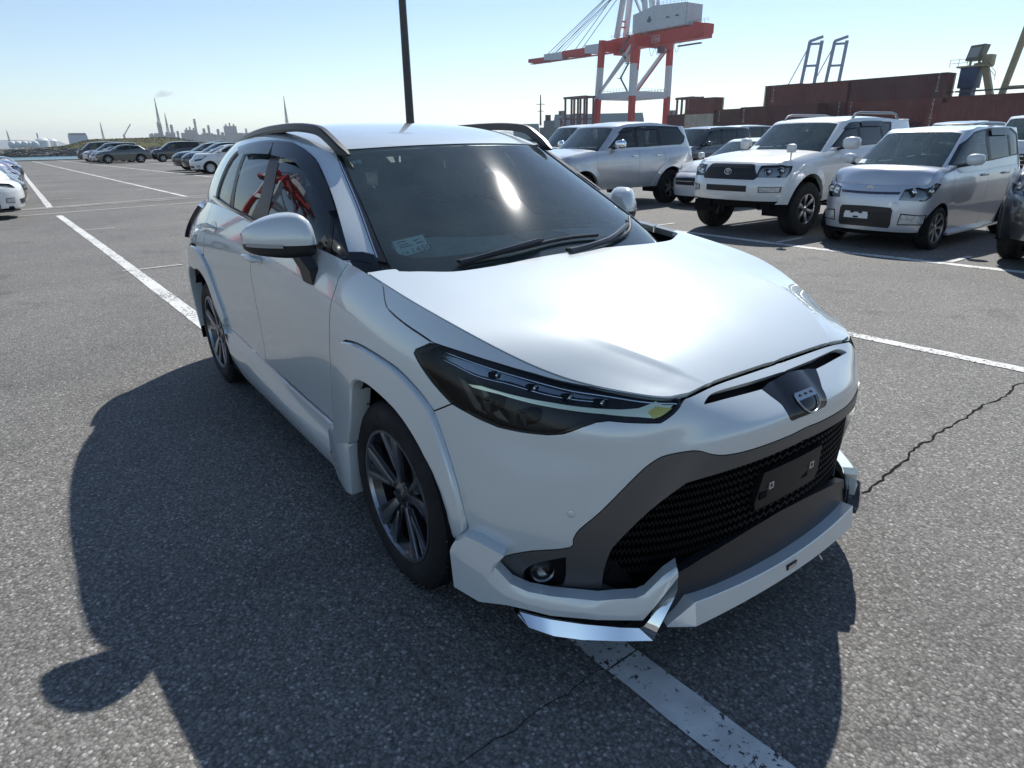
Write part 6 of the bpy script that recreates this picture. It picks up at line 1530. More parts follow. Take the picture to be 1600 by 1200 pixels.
SP['sedan'] = dict(fo=.88, wb=2.70, ro=1.0, W=.88, sill=.20, H=1.46, hood_z=.74, hood_x=.12, cowl=(-.22, .98), roof0=(-1.05, 1.385), roof1=(-2.55, 1.36), tail=(-3.20, 1.04), belt=(.96, 1.02), rear_top=1.03,
    glass_w=(.78, .58), corner=.5, wheel_r=.315, rim_r=.20, track=1.53, crown=.05, glass_end=-2.95,
    headlight=[(.50, .60), (.80, .66), (.84, .78), (.70, .76), (.52, .68)], tail_lamp=[(-3.50, .75), (-3.68, .75), (-3.66, .95), (-3.5, .95)], front_mid=[('grille', [(0, .48), (.42, .48), (.46, .62), (0, .64)], m_grille)], front_side=[('fog_lamp', [(.58, .34), (.70, .34), (.70, .41), (.58, .41)], m_foglens)], front_bars=[('grille_bar', .56, .42, .015, .014, m_chrome)],
    dlo=[(-.62, 1.01), (-1.25, 1.335), (-1.9, 1.36), (-2.45, 1.32), (-2.78, 1.10), (-1.7, 1.03)], panes=[[(-.74, 1.025), (-1.27, 1.31), (-1.58, 1.325), (-1.60, 1.045)], [(-1.69, 1.05), (-1.67, 1.33), (-2.1, 1.325), (-2.38, 1.28), (-2.55, 1.08)]], clear=2, door1=-1.62, door2=-2.5, rim='five', mirror=(-.62, 1.03, .9))
SP['van'] = dict(fo=.90, wb=2.85, ro=.95, W=.90, sill=.22, H=1.86, hood_z=.94, hood_x=.08, cowl=(.10, 1.16), roof0=(-.80, 1.76), roof1=(-3.50, 1.79), tail=(-3.72, 1.10), belt=(1.12, 1.20), rear_top=1.15,
    glass_w=(.85, .70), corner=.42, wheel_r=.335, rim_r=.215, track=1.57, crown=.05,
    headlight=[(.48, .68), (.80, .72), (.85, .86), (.70, .88), (.50, .80)], tail_lamp=[(-3.60, .95), (-3.74, .95), (-3.72, 1.5), (-3.60, 1.5)], front_mid=[('grille', [(0, .46), (.44, .46), (.46, .86), (0, .86)], m_grille)], front_bars=[('grille_bar', .56, .44, .02, .02, m_chrome), ('grille_bar', .68, .45, .02, .02, m_chrome), ('grille_bar', .80, .45, .02, .02, m_chrome)],
    dlo=[(-.30, 1.16), (-.95, 1.66), (-1.5, 1.74), (-3.1, 1.745), (-3.42, 1.70), (-3.36, 1.26), (-1.8, 1.20)], panes=[[(-.46, 1.18), (-1.0, 1.64), (-1.55, 1.71), (-1.58, 1.215)], [(-1.67, 1.22), (-1.65, 1.715), (-2.52, 1.72), (-2.54, 1.245)], [(-2.62, 1.25), (-2.6, 1.72), (-3.1, 1.715), (-3.35, 1.66), (-3.30, 1.285)]], visors=[[(-1.0, 1.68), (-1.55, 1.745), (-1.56, 1.66), (-1.02, 1.58)], [(-1.66, 1.745), (-2.5, 1.745), (-2.5, 1.67), (-1.66, 1.665)]], clear=1, door1=-1.62, door2=-2.6, rim='seven', mirror=(-.56, 1.2, 1.05))
SP['wagon'] = dict(SP['van'], fo=.95, wb=2.57, H=1.98, W=.85, hood_z=1.0, cowl=(.45, 1.22), roof0=(-.35, 1.88), roof1=(-3.42, 1.92), glass_w=(.80, .68), track=1.47, ro=.92, tail=(-3.42, 1.15),
    dlo=[(-.02, 1.24), (-.62, 1.78), (-1.2, 1.86), (-2.9, 1.865), (-3.2, 1.82), (-3.16, 1.32), (-1.6, 1.27)], panes=[[(-.16, 1.26), (-.68, 1.76), (-1.15, 1.83), (-1.18, 1.285)], [(-1.27, 1.29), (-1.25, 1.835), (-2.2, 1.84), (-2.22, 1.315)], [(-2.3, 1.32), (-2.28, 1.84), (-2.88, 1.835), (-3.14, 1.78), (-3.10, 1.35)]], visors=[], door0=-.2, door1=-1.22, door2=-2.3, mirror=(-.3, 1.28, 1.05), tail_lamp=[(-3.36, .95), (-3.45, .95), (-3.44, 1.5), (-3.36, 1.5)])
SP['hatch'] = dict(fo=.86, wb=2.60, ro=.70, W=.86, sill=.20, H=1.52, hood_z=.82, hood_x=.14, cowl=(.05, 1.06), roof0=(-.95, 1.45), roof1=(-2.70, 1.44), tail=(-3.12, 1.05), belt=(1.02, 1.12), rear_top=1.08,
    glass_w=(.78, .60), corner=.5, wheel_r=.31, rim_r=.20, track=1.50, crown=.05,
    headlight=[(.52, .66), (.78, .76), (.84, .92), (.76, .92), (.54, .76)], tail_lamp=[(-3.12, .85), (-3.26, .85), (-3.2, 1.2), (-3.10, 1.2)], front_mid=[('lower_intake', [(0, .32), (.42, .32), (.48, .42), (0, .44)], m_grille)], front_side=[('fog_lamp', [(.60, .36), (.72, .37), (.72, .45), (.60, .45)], m_foglens)],
    dlo=[(-.44, 1.085), (-1.15, 1.39), (-1.9, 1.44), (-2.5, 1.40), (-2.72, 1.22), (-1.7, 1.11)], panes=[[(-.6, 1.10), (-1.18, 1.365), (-1.55, 1.40), (-1.58, 1.125)], [(-1.67, 1.13), (-1.65, 1.405), (-2.2, 1.395), (-2.5, 1.35), (-2.62, 1.22)]], clear=2, door1=-1.60, door2=-2.48, rim='cap', mirror=(-.55, 1.13, .95))
SP['suv'] = dict(fo=.92, wb=2.69, ro=1.05, W=.92, sill=.28, H=1.64, hood_z=.92, hood_x=.10, cowl=(-.15, 1.12), roof0=(-1.05, 1.56), roof1=(-2.80, 1.53), tail=(-3.40, 1.14), belt=(1.10, 1.18), rear_top=1.14,
    glass_w=(.82, .62), corner=.46, wheel_r=.36, rim_r=.235, tyre_w=.11, track=1.60, flare=.02, clad=.06, clad_m=m_black_plastic, crown=.04,
    headlight=[(.48, .80), (.80, .83), (.86, .93), (.74, .93), (.50, .86)], tail_lamp=[(-3.40, .95), (-3.66, .95), (-3.62, 1.10), (-3.40, 1.10)], front_mid=[('grille', [(0, .55), (.42, .55), (.46, .80), (0, .82)], m_grille)], front_bars=[('grille_bar', .70, .42, .02, .016, m_bright)],
    dlo=[(-.62, 1.15), (-1.30, 1.50), (-2.0, 1.54), (-2.6, 1.50), (-2.98, 1.28), (-1.8, 1.18)], panes=[[(-.76, 1.165), (-1.32, 1.475), (-1.62, 1.50), (-1.64, 1.19)], [(-1.73, 1.195), (-1.71, 1.50), (-2.3, 1.495), (-2.58, 1.455), (-2.72, 1.25)]], clear=1, door1=-1.66, door2=-2.52, rim='five', rim_m=m_alloy, mirror=(-.68, 1.19, 1.0))

def surf_extra(car, B, s_at):
    # round three-oval badge, hood-mounted round mirror, number-plate-free bumper step, mud-dark chassis
    P, N, _, _ = s_at(0, .975); x = P[0][0] + .022
    mk = lambda ry, rz, cz_: [(x, ry * math.cos(t), cz_ + rz * math.sin(t)) for t in np.linspace(0, 2 * math.pi, 25)]
    bd = MB().tube(mk(.062, .044, .975), .005, 6, cap=False).build('badge_ring', m_chrome, car, smooth=True)
    MB().tube(mk(.034, .017, .994), .004, 6, cap=False).build('badge_oval', m_chrome, bd, smooth=True)
    MB().tube(mk(.018, .040, .975), .004, 6, cap=False).build('badge_oval', m_chrome, bd, smooth=True)
    m_ = MB().tube([(.42, .80, 1.10), (.42, .80, 1.24)], .012, 8).build('fender_mirror', m_white2, car, smooth=True)
    MB().box((.38, .735, 1.24), (.47, .865, 1.37)).build('mirror_head', m_white2, m_, bevel=.03)
    MB().box((-3.0, -.62, .42), (.55, .62, .52)).build('chassis_frame', m_belly, car)
    ax = MB().bar((0, -.7, .42), (0, .7, .42), .09).bar((-2.675, -.7, .42), (-2.675, .7, .42), .09); ax.build('axle', m_belly, car)
    sp_ = MB().box((-3.50, -.52, 1.70), (-3.70, .52, 1.735)).build('rear_spoiler', m_white2, car, bevel=.015)
    st = MB().box((-2.2, -.98, .43), (-.5, -.86, .47)).build('side_step', m_black_plastic, car); MB().box((-2.2, .86, .43), (-.5, .98, .47)).build('side_step', m_black_plastic, car)
    for y in (-.62,): MB().add([(-.45, -.55, 1.27), (-.45, -.42, 1.27), (-.56, -.42, 1.33), (-.56, -.55, 1.33)], [(0, 1, 2, 3)]).build('windscreen_slip', m_paper, car)
SP['surf']['extra'] = surf_extra

def kei_extra(car, B, s_at):
    P, N, _, _ = s_at(0, .82); x = P[0][0]
    MB().prism([(-.05, .800), (-.02, .795), (.0, .815), (.03, .795), (.05, .81), (.035, .83), (0, .838), (-.03, .825)], 'x', x - .01, x + .016).build('hood_badge', m_chrome, car)
    # temporary plate bracket
    P, N, _, _ = s_at(.1, .46); x = P[0][0] + .012
    pb = MB().box((x, -.165 + .0, .405), (x + .006, .165, .47)).box((x, -.155, .47), (x + .006, -.085, .495)).box((x, .085, .47), (x + .006, .155, .495)).box((x, -.03, .47), (x + .006, .03, .485))
    pb.V = [(v[0], v[1] - .10, v[2] + .0) for v in pb.V]
    p_ = pb.build('plate_bracket', mat('white_plastic', (.75, .76, .76), .4), car)
    MB().box((x + .004, -.135, .412), (x + .010, -.065, .432)).build('bracket_slot', m_dark, p_)
    for s in (-1, 1):
        MB().prism([(-.36, .155), (-.36, .20), (-2.08, .22), (-2.08, .175)], 'y', s * .66, s * .745).build('side_skirt', m_silver2, car, bevel=.012)
    MB().prism([(-.70, .245), (-.64, .17), (.64, .17), (.70, .245)], 'x', .30, .36).build('under_valance', m_dark, car)
    MB().add([(-.08, -.52, 1.10), (-.08, -.38, 1.10), (-.17, -.38, 1.15), (-.17, -.52, 1.15)], [(0, 1, 2, 3)]).build('windscreen_slip', m_paper, car)
    # arching demister line of the dash top
    MB().tube([(.02, .55 - 1.1 * t, 1.03 + .05 * math.sin(math.pi * t)) for t in np.linspace(0, 1, 13)], .012, 6).build('dash_arch', m_cream_fabric, car, smooth=True)
SP['kei']['extra'] = kei_extra

def face(deg): return R(deg)
def put(o, x, y, rz): o.location = (x, y, 0); o.rotation_euler = (0, 0, rz); return o
DOWN = R(-90)        # nose towards -Y
UPW = R(90)          # nose towards +Y
surf_car = put(make_car('off_road_wagon', SP['surf'], m_white2, 'lifted white off-road wagon with black grille and fat tyres beside the silver kei car'), -4.84, 8.16, DOWN)
kei_car = put(make_car('kei_wagon', SP['kei'], m_silver2, 'pale silver kei wagon with dark lower intake and white plate bracket'), -2.75, 8.16, DOWN)
prado = put(make_car('silver_off_roader', SP['prado'], m_silver, 'silver off-roader seen from its side, six-spoke wheels, behind the near windscreen'), -9.96, 10.85 - 2.79, DOWN)

# ---------------------------------------------------------------- further rows: copies with their own paint
PROTO = {}
def proto(k, pm, nm):
    PROTO[k] = (make_car(nm, SP[k], pm, 'x', None, 1), pm); PROTO[k][0]['used'] = 0
proto('sedan', m_whiteb, 'sedan_car'); proto('hatch', m_white2, 'hatchback_car'); proto('suv', m_olive, 'crossover_suv'); proto('van', m_blackp, 'minivan'); proto('wagon', m_white2, 'box_van')
def place(k, x, y, rz, pm, label, group):
    o, p0 = PROTO[k]
    if o['used'] == 0: o['used'] = 1; c = o
    else: c = copy_tree(o)
    recolor(c, pm)
    put(c, x, y, rz); tag(c, label, 'car', group); return c
g1, g2, g3, g4 = 'cars in the row across the lane', 'cars in the second row behind', 'cars parked along the left edge', 'cars in the far row on the left'
place('sedan', -8.06, 11.2, DOWN, m_whiteb, 'white sedan squeezed between the silver off-roader and the lifted white wagon', g1)
place('suv', -.30, 8.15, DOWN, m_blackp, 'black crossover cut off by the right edge, nearest the silver kei wagon', g1)
place('wagon', -17.2, 14.2, DOWN, m_white2, 'white van with black windows behind the silver off-roader', g2)
place('suv', -1.95, 13.7, DOWN, m_white2, 'white crossover peeking out behind the kei wagon at the right edge', g2)
place('van', -8.6, 23.6, DOWN, m_greyp, 'grey minivan whose roof shows above the kei wagon', g2)
place('wagon', -6.0, 23.0, DOWN, m_whiteb, 'white van whose roof shows highest above the kei wagon, at the right', g2)
place('wagon', -19.3, 26.0, DOWN, m_white2, 'white van showing its side windows below the containers, left of the lifted wagon', g2)
place('van', -15.6, 18.6, DOWN, m_blackb, 'dark minivan just behind the tail of the silver off-roader', g2)
# left edge, noses to the lane
for k, x, pm, lb in (('hatch', -17.5, m_white2, 'white hatchback nose nearest on the left edge, before the drain'), ('sedan', -19.9, m_maroon, 'dark maroon sedan nose second on the left edge, beside the white hatchback'), ('hatch', -22.3, m_teal, 'dark grey-teal hatchback nose third along the left edge'),
                     ('sedan', -24.8, m_blackb, 'blue-black sedan nose fourth along the left edge'), ('hatch', -27.4, m_violet, 'violet-grey hatchback nose fifth along the left edge'), ('suv', -30.4, m_navy, 'navy crossover nose farther along the left edge'), ('van', -35.0, m_blackb, 'dark blue-black minivan tallest and farthest on the left edge')):
    place(k, x, -2.52 + rnd.uniform(-.1, .05), UPW, pm, lb, g3)
# far row
for k, x, y, pm, lb in (('hatch', -38.5, 6.75, m_white2, 'white hatchback with wheel covers, first of the far row beside the near car'), ('suv', -41.6, 7.0, m_blackb, 'blue-black crossover next to the white hatchback in the far row'), ('suv', -45.2, 7.1, m_blackp, 'black crossover, second dark car from the white hatchback in the far row'),
                        ('wagon', -44.5, 12.6, m_whiteb, 'white van standing behind the white hatchback of the far row'), ('van', -72.2, 9.8, m_blackp, 'long black minivan in the middle of the far row'), ('suv', -71.6, 5.15, m_olive, 'grey-green coupe-like crossover seen side-on in the far row'),
                        ('hatch', -75.2, 4.9, m_silver, 'silver hatchback nose just left of the grey-green crossover'), ('van', -78.2, 5.0, m_greyp, 'grey minivan, second nose left of the grey-green crossover'), ('suv', -81.4, 4.8, m_whiteb, 'white crossover, third nose left of the grey-green crossover'), ('wagon', -84.8, 4.6, m_blackp, 'black van at the left end of the far row by the water'),
                        ('sedan', -60.5, 10.6, m_whiteb, 'white sedan between the black minivan and the dark crossovers in the far row'), ('van', -80, 15.2, m_blackb, 'dark minivan roof behind the grey-green crossover'), ('van', -57.5, 15.8, m_greyp, 'grey minivan roof behind the dark crossovers of the far row')):
    place(k, x, y, DOWN, pm, lb, g4)

# ---------------------------------------------------------------- light pole
PX, PY = -86.8, 44.7
pole = MB().tube([(PX, PY, 0), (PX, PY, 12), (PX, PY, 25), (PX, PY, 36)], [.60, .54, .46, .40], 16).build('light_pole', vary(mat('pole_brown', (.035, .033, .036), .45, .3), 3, .2), None, smooth=True)
tag(pole, 'tall dark steel light mast rising above the roof of the near car', 'pole')
MB().box((PX - .9, PY - .9, 0), (PX + .9, PY + .9, .5)).build('pole_base', m_conc, pole, bevel=.04)
MB().lathe([(.5, 35.4), (2.2, 35.5), (2.2, 36.2), (.5, 36.3)], 'z', 16, (PX, PY, 0), close=True).build('lamp_ring', m_black_plastic, pole)

# ---------------------------------------------------------------- containers
def container_mat(name, c): return vary(paint(name, c, rough=.55, coat=.15, dirt=.18), .8, .22)
mc_red = container_mat('container_maroon', (.15, .034, .03)); mc_red2 = container_mat('container_dark_red', (.085, .019, .022)); mc_beige = container_mat('container_beige', (.46, .41, .33)); mc_blue = container_mat('container_blue', (.02, .05, .10)); mc_brown = container_mat('container_brown', (.09, .03, .025))
m_letter = mat('container_lettering', (.62, .62, .60), .6)
CONT = {}
def container_mesh(Lc, Hc):
    key = (Lc, Hc)
    if key in CONT: return CONT[key]
    Wc = 2.44; n = int(Lc / .28); V = []; F = []
    # corrugated long sides (trapezoid wave)
    for sy in (-1, 1):
        prof = []; x = -Lc / 2 + .12; step = (Lc - .24) / n
        for k in range(n):
            prof += [(x, 0), (x + step * .28, 0), (x + step * .5, .036), (x + step * .78, .036)]; x += step
        prof.append((Lc / 2 - .12, 0)); n0 = len(V)
        for (px, d) in prof:
            V += [(px, sy * (Wc / 2 - .045 + (d - .036) ), .14), (px, sy * (Wc / 2 - .045 + (d - .036)), Hc - .10)]
        for i in range(len(prof) - 1): F.append((n0 + 2 * i, n0 + 2 * i + 2, n0 + 2 * i + 3, n0 + 2 * i + 1))
    n0 = len(V); V += [(-Lc / 2 + .05, -Wc / 2 + .05, Hc - .03), (Lc / 2 - .05, -Wc / 2 + .05, Hc - .03), (Lc / 2 - .05, Wc / 2 - .05, Hc - .03), (-Lc / 2 + .05, Wc / 2 - .05, Hc - .03)]; F.append((n0, n0 + 1, n0 + 2, n0 + 3))
    for sx in (-1, 1):
        n0 = len(V); prof = []; y = -Wc / 2 + .1
        for k in range(8):
            st = (Wc - .2) / 8; prof += [(y, 0), (y + st * .3, 0), (y + st * .5, .03), (y + st * .8, .03)]; y += st
        prof.append((Wc / 2 - .1, 0))
        for (py, d) in prof: V += [(sx * (Lc / 2 - .06 + d - .03), py, .14), (sx * (Lc / 2 - .06 + d - .03), py, Hc - .1)]
        for i in range(len(prof) - 1): F.append((n0 + 2 * i, n0 + 2 * i + 2, n0 + 2 * i + 3, n0 + 2 * i + 1))
    fr = MB()
    for sx in (-1, 1):
        for sy in (-1, 1):
            fr.box((sx * Lc / 2 - .08 * (sx > 0) - .0, sy * Wc / 2 - .08 * (sy > 0), 0), (sx * Lc / 2 + .08 * (sx < 0), sy * Wc / 2 + .08 * (sy < 0), Hc))
        fr.box((sx * Lc / 2 - .07 * (sx > 0) + .004 * -sx, -Wc / 2 + .08, 0), (sx * Lc / 2 + .07 * (sx < 0) - .004 * sx, Wc / 2 - .08, .16)); fr.box((sx * Lc / 2 - .07 * (sx > 0) - .004 * sx, -Wc / 2 + .08, Hc - .12), (sx * Lc / 2 + .07 * (sx < 0) - .004 * sx, Wc / 2 - .08, Hc - .002))
    for sy in (-1, 1):
        for z0, z1 in ((.0, .17), (Hc - .12, Hc)):
            fr.box((-Lc / 2 + .08, sy * (Wc / 2 - .003) - .06 * (sy > 0), z0), (Lc / 2 - .08, sy * (Wc / 2 - .003) + .06 * (sy < 0), z1))
    o1 = MB().add(V, F).build('corrugated_wall', mc_red, None, fix=False); o2 = fr.build('corner_frame', mc_red, None)
    CONT[key] = (o1.data, o2.data); bpy.data.objects.remove(o1); bpy.data.objects.remove(o2)
    return CONT[key]
_logo = {}
def logo_mesh(txt, size, m, vertical=False, font=None):
    k = (txt, size, vertical)
    if k in _logo: return _logo[k]
    cu = bpy.data.curves.new('lettering', 'FONT'); cu.size = size; cu.resolution_u = 1
    cu.body = '\n'.join(txt) if vertical else txt
    if vertical: cu.space_line = .82; cu.align_x = 'CENTER'
    o = bpy.data.objects.new('lettering', cu); col.objects.link(o); dg = bpy.context.evaluated_depsgraph_get()
    me = bpy.data.meshes.new_from_object(o.evaluated_get(dg)); bpy.data.objects.remove(o)
    me.materials.clear(); me.materials.append(m); _logo[k] = me; return me
def container(x, y, z, Lc, Hc, m, label, group, rz=0.0, text=None):
    a, b_ = container_mesh(Lc, Hc)
    c = empty('shipping_container', (x, y, z), rz, label, 'container', group)
    for nm, me in (('corrugated_wall', a), ('corner_frame', b_)):
        o = link(bpy.data.objects.new(nm, me), c); o.material_slots[0].link = 'OBJECT'; o.material_slots[0].material = m
    for tx, px, pz, size, ver in text or []:
        o = link(bpy.data.objects.new('lettering', logo_mesh(tx, size, m_letter, ver)), c); o.location = (px, -1.235, pz); o.rotation_euler = (R(90), 0, 0)
    return c
YB = 94.2; H1 = 2.78
gs = 'containers stacked in the yard'
TRI = [('TRITON', -5.4, 2.45, .46, True)]
side = {0: 'bottom', 1: 'middle', 2: 'top'}
for i, (x, hgt, cm, lb) in enumerate(((-56.2, 3, (mc_red, mc_red2, mc_red), 'behind the lifted white wagon'), (-43.9, 3, (mc_red2, mc_red, mc_red2), 'above the kei wagon'), (-31.2, 2, (mc_red, mc_red, mc_red), 'at the right under the yellow carrier'), (-18.8, 2, (mc_red2, mc_red2, mc_red), 'at the far right edge'), (-6.4, 2, (mc_red, mc_brown, mc_red), 'beyond the right edge'))):
    for k in range(hgt):
        container(x, YB, k * H1, 12.19, H1 - .02, cm[k], f'dark red long container, {side[k] if k < hgt - 1 else "topmost"} of the stack {lb}' if not (x < -50) else f'maroon long container, {side[k]} of the stack {lb}', gs, text=TRI if (i + k) % 2 == 0 else [('TRITON', 5.2, 2.45, .46, True)])
for k in range(3):
    container(-63.75, 99.5, k * 2.95, 6.06, 2.92, mc_red2, f'dark red short container, {side[k]} of the narrow stack left of the maroon wall', gs, text=[('SITC', -.9, 1.5, 1.0, False)] if k == 2 else None)
    container(-57.4, 99.5, k * 2.95 , 6.06, 2.92, mc_red, f'maroon short container, {side[k]} of the stack hidden behind the maroon wall', gs) if k < 2 else None
for k in range(2):
    container(-57.0, 88.6, k * 2.7, 12.19, 2.68, mc_red2 if k else mc_red, f'dark red long container, {("lower", "upper")[k]} of the pair standing in front of the maroon wall', gs, text=TRI)
    container(-33.0 + 2, 88.6, k * 2.35, 12.19, 2.33, mc_red if k else mc_red2, f'low dark red container, {("lower", "upper")[k]} of the pair in front, behind the kei wagon roof', gs, text=TRI)
    container(-19.9 + 1, 88.6, k * 2.35, 12.19, 2.33, mc_red2, f'low dark red container, {("lower", "upper")[k]} of the pair at the right edge', gs, text=TRI)
for k in range(3):
    container(-75.3, YB, k * 2.48, 6.06, 2.46, (mc_red, mc_beige, mc_red)[k], ('red short container under the beige one, left end of the yard', 'beige short container in the middle of the left stack', 'maroon short container topmost on the left stack, above the beige one')[k], gs, text=TRI[:0] + ([('TRITON', -2.4, 2.2, .34, True)] if k == 2 else []))
for k in range(2):
    container(-68.9, YB, k * 2.75, 6.06, 2.73, mc_brown, f'brown short container, {("lower", "upper")[k]}, right of the beige one', gs, text=[('TRITON', -2.2, 2.3, .34, True)] if k else None)
    container(-64.4, YB + .3, k * 2.70, 2.9, 2.68, mc_blue, f'blue container end, {("lower", "upper")[k]}, beside the maroon wall', gs)
    container(-81.8, YB + 3, k * 2.6, 6.06, 2.58, mc_red2, f'dark red container, {("lower", "upper")[k]}, farthest left by the crane leg', gs)

# ---------------------------------------------------------------- gantry crane
m_cred = vary(mat('crane_red', (.52, .035, .03), .5), 1.5, .12); m_cwhite = vary(mat('crane_white', (.62, .64, .66), .5), 1.5, .1); m_cgrey = mat('crane_rope', (.10, .11, .12), .6); m_purple = mat('carrier_purple', (.13, .045, .07), .5); m_house = vary(mat('house_white', (.56, .60, .62), .5), 1, .08)
def crane(ox, oy, label, rz=0.0):
    """ship-to-shore crane, local frame: rails along y, boom towards -x, origin below the middle of the portal"""
    c = empty('gantry_crane', (ox, oy, 0), rz, label, 'crane')
    hx, hy = 9.85, 9.65
    def leg(sx, sy, topx=0.0):
        # red foot, white middle, red top; tapering box legs
        P = lambda t: (sx * hx + topx * t, sy * hy, 36.5 * t)
        w = 1.9
        for t0, t1, m, nm in ((0, .44, m_cred, 'leg_foot'), (.44, .74, m_cwhite, 'leg_middle'), (.74, 1.0, m_cred, 'leg_top')):
            MB().bar(P(t0), P(t1), w, w, up=(1, 0, 0)).build(nm, m, c)
    leg(1, -1); leg(1, 1); leg(-1, -1, 2.6); leg(-1, 1, 2.6)
    for sy in (-1, 1):
        b = MB().bar((-hx + 1.9, sy * hy, 16.6), (hx - .95, sy * hy, 16.6), 1.5, 2.2).build('portal_beam', m_cwhite, c)
        rail(b, [(-hx + 2.4, sy * hy - .7, 17.7), (hx - 1.2, sy * hy - .7, 17.7)])
        MB().bar((-hx + 2.0, sy * hy, 18), (hx - 1.0, sy * hy, 33.5), .9).build('diagonal_brace', m_cwhite if sy < 0 else m_cred, c)
        MB().bar((sy * -hx, 0, 1.2), (sy * -hx, 0, 1.3), .1, .1).build('rail_clamp', m_cgrey, c)
    for sx in (-1, 1):
        b = MB().bar((sx * hx + (1.3 if sx < 0 else 0), -hy + .95, 16.6), (sx * hx + (1.3 if sx < 0 else 0), hy - .95, 16.6), 1.5, 2.2).build('sill_beam', m_cwhite, c)
        rail(b, [(sx * hx - .7, -hy + 1.2, 17.7), (sx * hx - .7, hy - 1.2, 17.7)])
        MB().bar((sx * hx, -hy + .95, 17.5), (sx * hx, hy - 1.2, 34), .9).build('diagonal_brace', m_cwhite, c)
        MB().bar((sx * hx + (2.4 if sx < 0 else 0), -hy + .95, 34.4), (sx * hx + (2.4 if sx < 0 else 0), hy - .95, 34.4), 2.2, 3.4).build('cross_girder', m_cred, c)
        for sy in (-1, 1): MB().box((sx * hx - 1.3, sy * hy - 3.2, .4), (sx * hx + 1.3, sy * hy + 3.2, 1.9)).build('bogie', m_cred, c)
    # main girder and boom
    gd = MB().box((-hx - .2, -2.2, 33.2), (35.2, 2.2, 37.6)).build('main_girder', m_cred, c)
    MB().prism([(30.5, 33.6), (35.3, 34.6), (35.3, 37.5), (30.5, 38.6)], 'y', -2.6, 2.6).build('girder_end', m_cred, gd)
    rail(gd, [(-hx, -2.6, 37.7), (9, -2.6, 37.7)]); rail(gd, [(27, -2.6, 37.7), (37, -2.6, 37.7)])
    segs = [(-64.5, -53, m_cred, 1.5), (-53, -40.5, m_cwhite, 2.4), (-40.5, -26, m_cred, 2.4), (-26, -17, m_cwhite, 3.0), (-17, -hx - .25, m_cred, 3.4)]
    for x0, x1, m, hh in segs:
        MB().prism([(x0, 34.2), (x1, 33.4), (x1, 33.4 + hh + .6), (x0, 34.2 + hh)], 'y', -2.0, 2.0).build('boom_section', m, c)
    MB().bar((-64, 0, 33.7), (-12, 0, 33.1), 2.6, .25).build('trolley_rail', m_cred, c)
    # apex frame (rises out of the picture) and stays
    for sy in (-1, 1):
        MB().bar((-hx + 2.8, sy * 2.4, 37.6), (-hx + 6.2, sy * 1.4, 58), 1.6).build('apex_leg', m_cwhite, c)
        MB().bar((hx - 1.2, sy * 2.4, 37.6), (hx - 5.5, sy * 1.4, 58), 1.5).build('apex_leg', m_cwhite, c)
        MB().bar((-hx + 6.2, sy * 1.4, 57), (hx - .5, sy * 2.2, 38.5), .7).build('back_brace', m_cwhite, c)
        for x1 in (-50.5, -47.5, -44.5, -32.0):
            MB().tube([(-hx + 6.2, sy * 1.3, 57.8), (x1, sy * 1.6, 36.6)], .14 if x1 in (-50.5, -32.0) else .09, 6).build('stay_rope', m_cgrey, c)
    MB().bar((-hx + 6.0, -1.6, 58), (hx - 5.4, -1.6, 58), 1.2).bar((-hx + 6.0, 1.6, 58), (hx - 5.4, 1.6, 58), 1.2).build('apex_beam', m_cred, c)
    for z in (41.5, 43.5): MB().bar((-hx + 3.4, -2.3, z), (-hx + 3.4, 2.3, z), .5).build('apex_tie', m_cred, c)
    # machinery house
    h = MB().prism([(3.5, 37.8), (28.3, 37.8), (28.3, 44.6), (14, 45.6), (3.5, 44.0)], 'y', -4.6, 4.4).build('machinery_house', m_house, c)
    for x in (10.2, 12.2): MB().tube([(x, -1, 45), (x, -1, 48)], .55, 10).build('exhaust_stack', m_house, h, smooth=True)
    rail(h, [(14.5, -4.4, 45.5), (28, -4.4, 44.6)]); rail(h, [(28.8, -4.4, 37.8), (28.8, -4.4, 44)])
    mk = mat('emblem_blue', (.02, .05, .12), .5)
    em = MB(); cx_, cz_ = 11.8, 41.4
    for a in (90, 210, 330):
        q = (cx_ + .62 * math.cos(R(a)), -4.66, cz_ + .62 * math.sin(R(a)))
        em.tube([(q[0] + .34 * math.cos(t), q[1], q[2] + .34 * math.sin(t)) for t in np.linspace(0, 2 * math.pi, 17)], .13, 6, cap=False)
    em.bar((cx_ - .95, -4.66, cz_ + .02), (cx_ + .95, -4.66, cz_ + .02), .2, .2).bar((cx_, -4.66, cz_ - 1.0), (cx_, -4.66, cz_ - .1), .2, .2)
    em.build('house_emblem', mk, h)
    for x in (20.5, 24.8): MB().box((x - .8, -4.72, 40.8), (x + .8, -4.60, 41.25)).build('vent_louvre', m_cgrey, h)
    # name board on the girder
    nb_ = MB().box((5.6, -2.36, 33.9), (15.2, -2.22, 36.3)).build('name_board', mat('board_white', (.55, .55, .56), .5), gd)
    MB().box((5.85, -2.40, 34.1), (14.95, -2.365, 36.1)).build('board_face', m_cred, nb_)
    tx = link(bpy.data.objects.new('lettering', logo_mesh('大阪府港湾局', 1.52, mat('board_letters', (.70, .70, .70), .5))), nb_)
    tx.rotation_euler = (R(90), 0, 0); tx.location = (5.95, -2.42, 34.45)
    # trolley, cab, festoon loops
    tr = MB().box((-8.5, -2.4, 31.8), (-4.5, 2.4, 33.0)).build('trolley', m_cred, c); MB().box((-4.3, -1.6, 29.0), (-1.9, 1.2, 31.6)).build('operator_cab', m_house, tr, bevel=.15)
    MB().box((13.6, -1.5, 30.4), (15.4, .6, 32.6)).build('service_platform', m_purple, c)
    MB().box((24.5, -3.2, 31.3), (34.5, -2.0, 31.7)).build('maintenance_walkway', m_purple, c)
